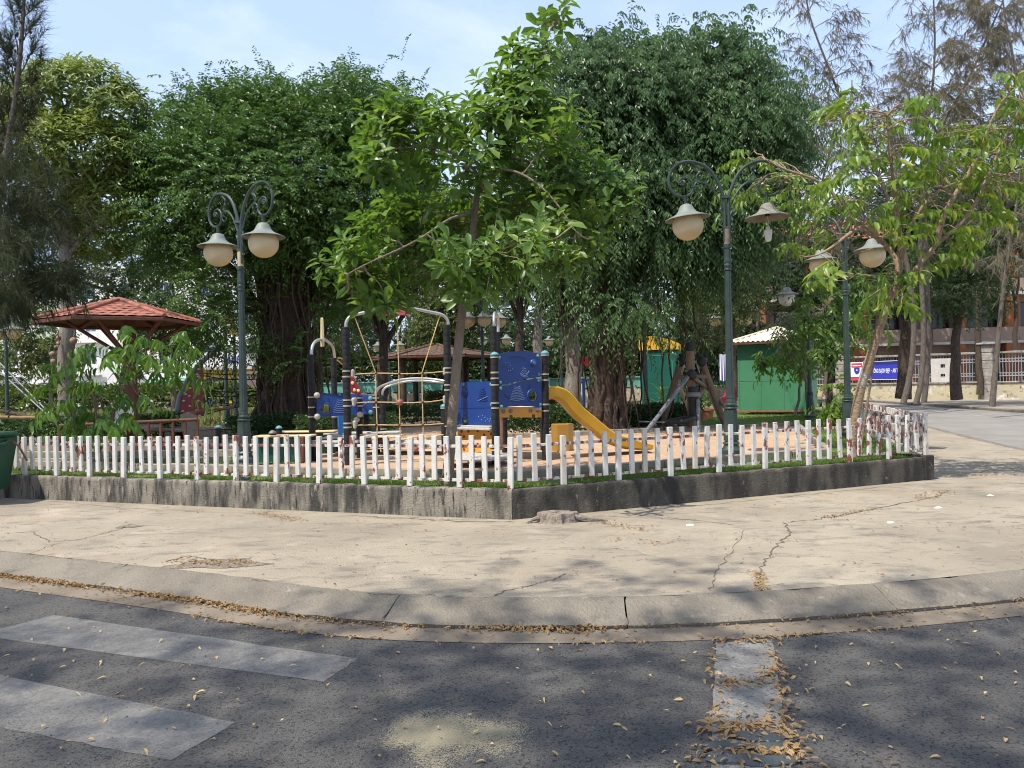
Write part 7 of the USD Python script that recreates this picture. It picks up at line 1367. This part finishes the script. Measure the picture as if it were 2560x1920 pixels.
cs = on_wall(2360); part(t, 'concrete_plate', MB().add(*(lambda v, f: (place(v, P3_(cs - .68, -.10, z0 + 1.12), dW), f))(*holes([1.36, .09, 1.45], [(.52, .28, .24, .22), (.52, .88, .24, .22)]))), LEDGE)
b0_, b1_, b2_ = on_wall(2130), on_wall(2161), on_wall(2262); t = thing('banner', 'blue and white Vietnamese street banner tied to the school wall bars', 'banner', base=P3_(b0_, -.25, 1.2)); zb0, zb1 = z0 + 1.32, z0 + 2.50
part(t, 'white_field', MB().box(P3_((b0_ + b1_) / 2, -.26, (zb0 + zb1) / 2), (b1_ - b0_ - .005, .012, zb1 - zb0), ax=axW), BANNERW); part(t, 'blue_field', MB().box(P3_((b1_ + b2_) / 2, -.26, (zb0 + zb1) / 2), (b2_ - b1_, .012, zb1 - zb0), ax=axW), BANNERB)
part(t, 'navy_strip', MB().box(P3_((b1_ + b2_) / 2, -.268, zb1 - .10), (b2_ - b1_ - .02, .006, .19), ax=axW), BANNERD); part(t, 'white_edge', MB().box(P3_((b1_ + b2_) / 2, -.268, zb0 + .02), (b2_ - b1_ - .02, .006, .035), ax=axW).box(P3_((b1_ + b2_) / 2, -.268, zb1 + .015), (b2_ - b1_ - .02, .006, .03), ax=axW), BANNERW)
part(t, 'red_strip', MB().box(P3_((b0_ + b1_) / 2, -.268, zb0 + .09), (b1_ - b0_ - .01, .006, .17), ax=axW), BANNERR); part(t, 'blue_strip', MB().box(P3_((b0_ + b1_) / 2, -.268, zb0 + .20), (b1_ - b0_ - .01, .006, .04), ax=axW), BANNERB)
def sheet_on(poly, s, z, off, m, nm): part(t, nm, MB().prism(poly, P3_(s, off, z), [*dW, 0], [0, 0, 1], .005), m, smooth=False)
c = (b0_ + b1_) / 2; rr_ = Polygon([(-.28, -.09), (.28, -.09), (.28, .09), (-.28, .09)]).buffer(.05); sheet_on(rr_, c, zb1 - .20, -.274, BANNERR, 'red_badge'); sheet_on(Polygon([(-.25, -.045), (.25, -.045), (.25, .02), (-.25, .02)]), c, zb1 - .21, -.282, BANNERW, 'badge_bar')
sh_ = Polygon([(-.17, .20), (0, .25), (.17, .20), (.17, .0), (.11, -.14), (0, -.22), (-.11, -.14), (-.17, .0)]); sheet_on(sh_, c, zb0 + .60, -.274, BANNERB, 'shield'); sheet_on(Polygon([(.07 * (1 if k % 2 == 0 else .42) * math.sin(k * math.pi / 5), .07 * (1 if k % 2 == 0 else .42) * math.cos(k * math.pi / 5)) for k in range(10)]), c, zb0 + .66, -.282, BANNERW, 'star')
tx = meshkit.text_mesh('MÔI TRƯỜNG SẠCH ĐẸP - AN TOÀN', .20, .006, bold=True); v = np.array(tx.vertices); v[:, 0] *= (b2_ - b1_ - .12) / v[:, 0].max(); v[:, 1] *= 1.25
part(t, 'lettering', (P3_(b1_ + .06, -.268, zb0 + .46) + v[:, :1] * np.array([*dW, 0]) + v[:, 1:2] * np.array([0, 0, 1.0]) - v[:, 2:] * np.array([*nW, 0]), np.array(tx.faces)), BANNERW, smooth=False)

# ---- the school behind it
SB = 60.0; X = np.array([1.0, -.12, 0]); o = np.array([gx(1900, SB + 2, 0)[0], SB + 2, .3]); wins = []
colpx = [2282, 2410, 2482, 2532]; t = thing('school_building', 'pinkish school building with rust-orange columns and pale ledges behind the wall', 'building', base=o)
Ls = 34.0; fl_h = 3.7
for k in range(3):
    for j in range(9): wins.append((1.2 + j * 3.7, .9 + k * fl_h + (.4 if k else 0), 2.2, 1.9))
v, f = holes([Ls, .35, fl_h * 3 + .9], wins); part(t, 'wall', (place(v, o, X), f), PINKW, smooth=False)
for w_ in wins: window_at(t, o, X, *w_, DARKP, BROWN, .2, 2)
for k in range(1, 4):
    v, f = MB().box([Ls / 2, -.55, k * fl_h + .1], (Ls, 1.1, .22), bevel=.02).get(); part(t, 'ledge', (place(v, o, X), f), LEDGE)
    if k < 3: v, f = MB().box([Ls / 2, -1.05, k * fl_h + .72], (Ls, .12, 1.0), bevel=.02).get(); part(t, 'balcony_wall', (place(v, o, X), f), PINKW)
for j in range(10):
    v, f = MB().box([.1 + j * 3.7, -.72, fl_h * 1.5 + .4], (1.0 if j % 3 == 2 else .55, .75, fl_h * 3 + .8), bevel=.03).get(); part(t, 'column', (place(v, o, X), f), ORANGE)
v, f = MB().box([Ls / 2, 5, fl_h * 3 + .5], (Ls, 9.6, .3)).box([Ls / 2, 9.8, fl_h * 1.5], (Ls, .3, fl_h * 3)).box([.15, 5, fl_h * 1.5], (.3, 9.3, fl_h * 3)).box([Ls - .15, 5, fl_h * 1.5], (.3, 9.3, fl_h * 3)).get(); part(t, 'back_and_sides', (place(v, o, X), f), PINKW)
z_ = fl_h * 3 + .95; m = MB().add(np.array([[-.6, -1.4, z_], [Ls + .6, -1.4, z_], [Ls + .6, 10.6, z_], [-.6, 10.6, z_], [3.5, 4.5, z_ + 2.6], [Ls - 3.5, 4.5, z_ + 2.6]]), [[0, 1, 5], [0, 5, 4], [1, 2, 5], [2, 3, 4], [2, 4, 5], [3, 0, 4]]); v, f = m.get(); rf = part(t, 'roof', (place(v, o, X), f), REDTILE, smooth=False)
m = MB()
for k in range(26): tt = k / 26; m.box([Ls / 2, -1.4 + 5.9 * tt, z_ + 2.6 * tt + .03], (Ls + 1.0 - 7 * tt, .24, .05), ax=[[1, 0, 0], unit([0, 5.9, 2.6]), unit([0, -2.6, 5.9])])
v, f = m.get(); part(rf, 'tile_courses', (place(v, o, X), f), REDTILE, smooth=False, kind='stuff')
# ---- low wall with teal panels and white posts closing the park at the back
t = thing('park_back_wall', 'low cream wall with white posts and teal panels at the back of the park', 'wall', base=[0, 52, .3]); xs = np.arange(-13, 20.5, 2.2)
for a, b in zip(xs[:-1], xs[1:]):
    part(t, 'plinth', MB().box([(a + b) / 2, 52, .72], (b - a - .26, .2, .9), bevel=.01), CREAMW)
    part(t, 'teal_panel', MB().box([(a + b) / 2, 52, 1.58], (b - a - .28, .04, .62), bevel=.008).box([(a + b) / 2, 51.95, 1.95], (b - a - .28, .08, .08), bevel=.01), TEALP)
for a in xs: part(t, 'post', MB().box([a, 51.95, 1.15], (.25, .25, 1.75), bevel=.015), WHITEP)
# ---- white apartment block and the yellow shop on the left
AB = 78.0; o = np.array([gx(-420, AB, 0)[0], AB, .2]); X = np.array([1.0, 0, 0]); La = gx(745, AB, 0)[0] - o[0]; wins = []; t = thing('apartment_building', 'white apartment block with pale green balcony panels seen under the trees on the left', 'building', base=o)
n_c = int(La / 4.0)
for k in range(4):
    for j in range(n_c): wins.append((1.2 + j * 4.0, 1.0 + k * 3.3, 1.7, 1.6))
v, f = holes([La, .3, 14.0], wins); part(t, 'wall', (place(v, o, X), f), WHITEW, smooth=False)
for w_ in wins: window_at(t, o, X, *w_, BLUEP, WHITEP, .16, 2)
for k in range(1, 4):
    for j in range(n_c):
        if (j + k) % 3 != 0: v, f = MB().box([2.05 + j * 4.0, -.45, k * 3.3 + .45], (2.6, .08, .95), bevel=.01).box([2.05 + j * 4.0, -.25, k * 3.3 - .05], (2.7, .5, .10), bevel=.01).get(); part(t, 'balcony', (place(v, o, X), f), PALEG if (j % 2) else WHITEW)
v, f = MB().box([La / 2, 4, 14.1], (La + .6, 8.6, .3), bevel=.03).box([La / 2, 8, 7], (La, .3, 13.8)).box([.1, 4.2, 7], (.3, 7.4, 13.8)).box([La - .1, 4.2, 7], (.3, 7.4, 13.8)).get(); part(t, 'roof_slab', (place(v, o, X), f), WHITEW)
ZB = 56.0; o = np.array([at(500, 1000, ZB)[0], ZB, .2]); Lz = at(640, 1000, ZB)[0] - o[0]; t = thing('shop', 'small yellow shop front with blue letters behind the rope net', 'shop', base=o)
v, f = holes([Lz, .25, 3.0], [(.45, .9, 1.35, 1.5), (2.3, .1, 1.1, 2.2)]); part(t, 'wall', (place(v, o, X), f), SHOPY, smooth=False); window_at(t, o, X, .45, .9, 1.35, 1.5, DARKP, WHITEP, .1, 2); v, f = MB().box([2.85, .15, 1.2], (1.08, .03, 2.16)).get(); part(t, 'door', (place(v, o, X), f), DARKP)
v, f = MB().box([Lz / 2, -.35, 3.05], (Lz + .2, .9, .28), bevel=.02).get(); part(t, 'canopy', (place(v, o, X), f), LEDGE); v, f = MB().box([Lz / 2, .1, 3.7], (Lz, .08, 1.0)).get(); part(t, 'sign_board', (place(v, o, X), f), WHITEW); v, f = MB().box([1.05, -.16, .45], (1.9, .5, .7), bevel=.02).get(); part(t, 'blue_counter', (place(v, o, X), f), COOLB)
tx = meshkit.text_mesh('MART', .42, .03, bold=True); v = np.array(tx.vertices); part(t, 'lettering', (np.array([o[0] + 1.75, ZB + .03, o[2] + 3.45]) + v[:, :1] * [1, 0, 0] + v[:, 1:2] * [0, 0, 1] - v[:, 2:] * [0, 1, 0], np.array(tx.faces)), BANNERB, smooth=False)
v, f = MB().box([2 + .05, 4, 3.3], (Lz, 7.6, .2)).box([Lz / 2, 7.9, 1.6], (Lz, .2, 3.1)).box([.1, 4, 1.6], (.2, 7.2, 3.1)).box([Lz - .1, 4, 1.6], (.2, 7.2, 3.1)).get(); part(t, 'back_and_sides', (place(v, o, X), f), SHOPY)
o = at(373, 1000, 50); t = thing('awning_stall', 'small stall under a pale teal awning left of the climbing fin', 'stall', base=[o[0], 50, .4]); Lw = at(470, 1000, 50)[0] - o[0]
part(t, 'awning', MB().box([o[0] + Lw / 2, 50, at(420, 952, 50)[2]], (Lw, 1.8, .10), ax=[[1, 0, 0], unit([0, 1, .15]), unit([0, -.15, 1])], bevel=.03), KIOSKL)
for dx_ in (.25, Lw - .25): part(t, 'post', MB().tube([[o[0] + dx_, 49.6, .3], [o[0] + dx_, 49.6, at(420, 953, 50)[2]]], .04, 8), STEEL)
part(t, 'back_wall', MB().box([o[0] + Lw / 2, 50.9, 1.1], (Lw, .1, 1.7)), LEDGE)
o = at(384, 1003, 48); t = thing('cooler', 'blue and white drinks cooler under the teal awning', 'cooler', base=[o[0], 48, .4]); hc = at(384, 978, 48)[2] - .42
part(t, 'cabinet', MB().box([o[0], 48, .42 + hc * .35], (.55, .5, hc * .7), bevel=.02), WHITEP); part(t, 'top_panel', MB().box([o[0], 48, .42 + hc * .86], (.57, .52, hc * .26), bevel=.02), COOLB); part(t, 'bottom_panel', MB().box([o[0], 47.74, .42 + hc * .12], (.53, .02, hc * .2)), COOLB)
# washing on the line by the swing, small red seat
STRIPE = mat_('striped_cloth', {'g': ('geometry', {}), 'w': ('wave_texture', {'scale': 5.2, 'bands_direction': 'x', 'distortion': .4}), 'r': ('rgb_ramp', {'ramp': [(.0, (.62, .62, .66)), (.55, (.62, .62, .66)), (.62, (.22, .20, .42)), (1, (.22, .20, .42))], }), 'p': ('principled_bsdf', {'roughness': .9})}, [('g.position', 'w.vector'), ('w.fac', 'r.fac'), ('r.color', 'p.base_color')], surface='p.BSDF')
p0, p1 = at(*sw(1318, 475), 33), at(*sw(1420, 475), 33); zb_ = at(*sw(1318, 840), 33)[2]; u, w_ = np.meshgrid(np.linspace(0, 1, 24), np.linspace(0, 1, 10)); v = np.stack([p0[0] + (p1[0] - p0[0]) * u * (1 + .08 * w_) - .04 * w_, 33 + .06 * np.sin(u * 19) * w_, p0[2] + (zb_ - p0[2]) * w_ + .02 * np.sin(u * 9)], -1).reshape(-1, 3)
single('hanging_cloth', (v, np.array([[i * 24 + j, i * 24 + j + 1, (i + 1) * 24 + j + 1, (i + 1) * 24 + j] for i in range(9) for j in range(23)]).reshape(-1, 4)[:, [0, 1, 2, 0, 2, 3]].reshape(-1, 3)), STRIPE, 'white and purple striped cloth hanging to dry left of the green shed', 'cloth', smooth=True)
c = at(*sw(1395, 1090), 27); t = thing('toy_rider', 'small dark red seat with white spots behind the right green lamp', 'play seat', base=[c[0], 27, GZ]); part(t, 'seat', MB().prism(Polygon([(-.3, -.2), (.15, -.25), (.28, .35), (.1, .42), (-.05, .05), (-.35, .0)]).buffer(.03), c, [1, 0, 0], [0, 0, 1], .3), REDP); part(t, 'spring', MB().tube([[c[0], 26.9, GZ], [c[0], 26.9, c[2] - .2]], .05, 8), GALV)
# notice board and small red sign deep in the park
c = at(1460, 905, 30); t = thing('red_sign', 'small red sign hanging between the fig trunk and the pale trunk', 'sign', base=[c[0], 30, GZ]); part(t, 'panel', MB().box(c, (.42, .04, .36), bevel=.01), REDP); part(t, 'pole', MB().tube([[c[0], 30.05, GZ], [c[0], 30.05, c[2] + .18]], .03, 8), GALV)
c = at(1448, 965, 27); t = thing('exercise_post', 'blue outdoor exercise post with small signs beside the pale trunk', 'exercise post', base=[c[0], 27, GZ]); part(t, 'pole', MB().tube([[c[0] + .15, 27, GZ], [c[0] + .15, 27, c[2] + .25]], .05, 10), BLUED); part(t, 'plate', MB().box(c + [-.02, -.02, .14], (.36, .03, .12), bevel=.01), BLUE); part(t, 'plate', MB().box(c + [-.04, -.02, -.10], (.22, .03, .14), bevel=.01), CYAN); part(t, 'crossbar', MB().tube([c + [-.2, 0, .26], c + [.7, 0, .20]], .03, 8), BLUED)
# white signboard back, brown, behind the left lamp
c = at(620, 950, 45); t = thing('brown_board', 'brown flat board on legs behind the left green lamp', 'board', base=[c[0], 45, GZ]); part(t, 'panel', MB().box(c, (1.15, .06, .95), bevel=.02), rough_mat('mauve_board', (.16, .12, .115), (.20, .15, .14), rough=.8)); [part(t, 'leg', MB().tube([[c[0] + d_, 45.02, GZ - .1], [c[0] + d_, 45.02, c[2] - .4]], .035, 7), GALV) for d_ in (-.45, .45)]

# ================================================================== litter and fallen leaves
r = np.random.default_rng(201)
def crumpled(px, py, s, z, seed, label):
    q = np.random.default_rng(seed); m = trimesh.creation.icosphere(subdivisions=2); v = m.vertices * [s, s * .6, s * .28]; v = v * (1 + .5 * (meshkit.fbm(m.vertices * 2.4 + seed, 3, seed)[:, None] - .5)); c = gp(px, py, z)
    single('paper_scrap', (v + c + [0, 0, s * .1], m.faces), PAPER, label, 'litter', smooth=False)
crumpled(*Z1(1430, 155), .07, PZ, 1, 'crumpled white paper at the foot of the left low wall')
crumpled(*Z3(150, 262), .042, PZ, 2, 'flat white scrap on the pavement right of the tree stump'); crumpled(*Z3(1580, 162), .045, PZ, 3, 'white scrap on the pavement below the wall end pillar'); crumpled(*Z3(1305, 247), .038, PZ, 4, 'small white scrap left of the larger scrap near the bend'); crumpled(*Z3(1880, 92), .04, PZ, 5, 'pale scrap among brown leaves near the right edge')
def fallen(P, z, r, ll=.055):
    n = len(P); a = r.uniform(0, 6.28, n); D = np.c_[np.cos(a), np.sin(a), r.normal(.05, .25, n)]; N = np.c_[r.normal(0, .35, (n, 2)), np.ones(n)]
    return mk_leaves(np.c_[P, np.full(n, z) + r.uniform(.004, .018, n)], D, N, ll * r.uniform(.45, 1.35, n), ll * .42 * r.uniform(.45, 1.3, n), 'oval', .35, .3)
pts = []
while len(pts) < 170:
    px, py = r.uniform(0, 2560), r.uniform(1480, 1915); g = gp(px, py, 0)[:2]; d = LineString(KC[100:330]).distance(Point(g))
    inside = Polygon([tuple(q) for q in KC] + [(23, 72), (-60, 72)]).contains(Point(g))
    if not inside and d > .3 and r.random() < (1.0 if px > 1500 else .75): pts.append(g)
V, Fq = fallen(np.array(pts), .004, r, .038)
for i in range(len(V)): single('fallen_leaf', (V[i], Fq), DEADLEAF1, 'dry yellow leaf lying on the asphalt', 'leaf', group='dry leaves scattered on the asphalt', smooth=True)
la, lb = KL[np.argmin(np.linalg.norm(KC - gp(0, 1445, 0)[:2], axis=1))] - 1, KL[np.argmin(np.linalg.norm(KC - gp(2560, 1503, 0)[:2], axis=1))] + 1
ls = r.uniform(la, lb, 5200); u = (ls - la) / (lb - la); dens = np.interp(u, [0, .1, .42, .62, .75, 1], [1, 1, 1, .45, .12, .35]) * (.35 + 1.1 * (meshkit.fbm(np.c_[ls * 1.3, ls * 0, ls * 0], 3, 3) > .44)); ls = ls[r.random(len(ls)) < dens]
P = np.array([kerb_at(l, min(.03, -abs(r.normal(0, .045)) + .02)) for l in ls]); V1, Fq = fallen(P, .004, r, .036); V1[..., 2] += r.uniform(0, .02, len(V1))[:, None]
ls = r.uniform(la, lb, 260); P2 = np.array([kerb_at(l, -r.uniform(.05, .34)) for l in ls]); V2, _ = fallen(P2, .005, r, .036)
ls = r.uniform(la + 2.2, lb - 2, 420); ls = ls[(meshkit.fbm(np.c_[ls * 1.1, ls * 0, ls * 0], 3, 8) > .5)]; P2 = np.array([kerb_at(l, -.27 + r.normal(0, .015)) for l in ls]); V3, _ = fallen(P2, .005, r, .036)
single('leaf_drift', flat(np.concatenate([V1, V2, V3]), Fq), DEADLEAF, 'long drift of dry yellow leaves in the gutter along the kerb', 'leaves', kind='stuff', smooth=False)
def spots(px_list, n, sx, z, ll=.05):
    o = []
    for (x, y) in px_list: c = gp(x, y, z)[:2]; o.append(c + r.normal(0, 1, (n, 2)) * sx)
    return np.concatenate(o)
P = np.concatenate([spots([(1790 + k * 2, 1640 + k * 24) for k in range(12)], 5, [.02, .10], 0), spots([(1940 + k * 2.2, 1640 + k * 22) for k in range(13)], 9, [.025, .10], 0), spots([Z3(330 + 25 * k, 1175) for k in range(10)], 4, [.04, .03], 0), spots([Z3(620, 1130), Z3(640, 1120)], 16, [.04, .04], 0), spots([Z3(300 + 42 * k, 1440 + 10 * (k % 3)) for k in range(10)], 20, [.07, .06], 0), spots([Z3(280 + 45 * k, 1600 - 25 * (k % 2)) for k in range(11)], 17, [.07, .06], 0), spots([Z3(290 + 40 * k, 935) for k in range(9)], 6, [.04, .03], 0)])
V, Fq = fallen(P, .008, r, .044); single('leaf_drift', flat(V, Fq), DEADLEAF, 'heaped dry leaves over the broken concrete strip across the road', 'leaves', kind='stuff', smooth=False)
LUMP = rough_mat('broken_asphalt_lump', (.045, .055, .062), (.07, .08, .085), scale=4, rough=.9, bump=.8, bscale=60, spec=.25)
m = MB()
for (x, y, a_, b_) in (((380, 1545, .17, .06)), ((560, 1490, .15, .06)), ((600, 1550, .13, .05)), ((420, 1620, .16, .05)), ((600, 1630, .17, .05)), ((480, 1490, .08, .05)), ((330, 1600, .08, .05))):
    c = gp(*Z3(x, y), 0); s_ = trimesh.creation.icosphere(subdivisions=3); v = s_.vertices * [a_ * .8, b_ * .9, .02]; v *= 1 + .5 * (meshkit.fbm(s_.vertices * 1.9 + x, 3, 2)[:, None] - .5); m.add(v + c + [0, 0, .006], s_.faces)
struct('broken_asphalt', m, LUMP, smooth=True)
P = np.concatenate([np.array([gp(r.uniform(0, 2560), r.uniform(1255, 1480), PZ)[:2] for _ in range(260)]), spots([Z1(1500 + 28 * k, 195 + 5 * k) for k in range(9)], 14, [.06, .05], PZ), spots([Z1(1350, 210), Z1(1150, 185)], 10, [.06, .04], PZ), spots([Z3(930 + 22 * k, 220 - 4 * k) for k in range(13)], 7, [.04, .03], PZ), spots([Z3(1480 + 18 * k, 105 - 4 * k) for k in range(9)], 9, [.07, .10], PZ), spots([Z3(545 + 3 * k, 540 + 14 * k) for k in range(8)], 12, [.025, .04], PZ), spots([Z1(1000 + 40 * k, 470 + 6 * (k % 3)) for k in range(12)], 12, [.05, .05], PZ), spots([Z2(1600 + 30 * k, 245 + 5 * k) for k in range(10)], 8, [.06, .05], PZ), spots([Z2(1760, 350), Z2(1900, 370), Z2(2020, 360)], 12, [.1, .05], PZ), spots([Z2(650, 235), Z2(1210, 250), Z2(440, 265)], 9, [.07, .03], PZ)])
Q = Polygon([tuple(q) for q in top] + [(23, 72), (-60, 72)]); Wp = Polygon([tuple(WA0), tuple(WC), tuple(WB), tuple(WS), (-40, 40)]); ok = np.array([Q.contains(Point(q)) and not Wp.buffer(.03).contains(Point(q)) for q in P]); P = P[ok]
V, Fq = fallen(P, PZ + .003, r, .036); single('leaf_litter', flat(V, Fq), DEADLEAF, 'dry leaves and crumbs strewn over the pale pavement', 'leaves', kind='stuff', smooth=False)
n = 5200; P = np.c_[r.uniform(-9, 9, n), r.uniform(2.2, 7.5, n)]; inside = np.array([Q.contains(Point(q)) for q in P]); P = P[~inside]; s_ = trimesh.creation.icosphere(subdivisions=0); sc_ = np.abs(r.normal(0, .0022, len(P))) + .0015
v = (s_.vertices[None] * sc_[:, None, None] * r.uniform(.5, 1.5, (len(P), 1, 3)) + np.c_[P, np.full(len(P), .005)][:, None]).reshape(-1, 3); f = (np.arange(len(P))[:, None, None] * len(s_.vertices) + s_.faces).reshape(-1, 3)
single('road_grit', (v, f), rough_mat('grit', (.05, .045, .04), (.20, .175, .135), scale=40, rough=.9), 'loose grit and crumbs on the asphalt', 'grit', kind='stuff', smooth=False)
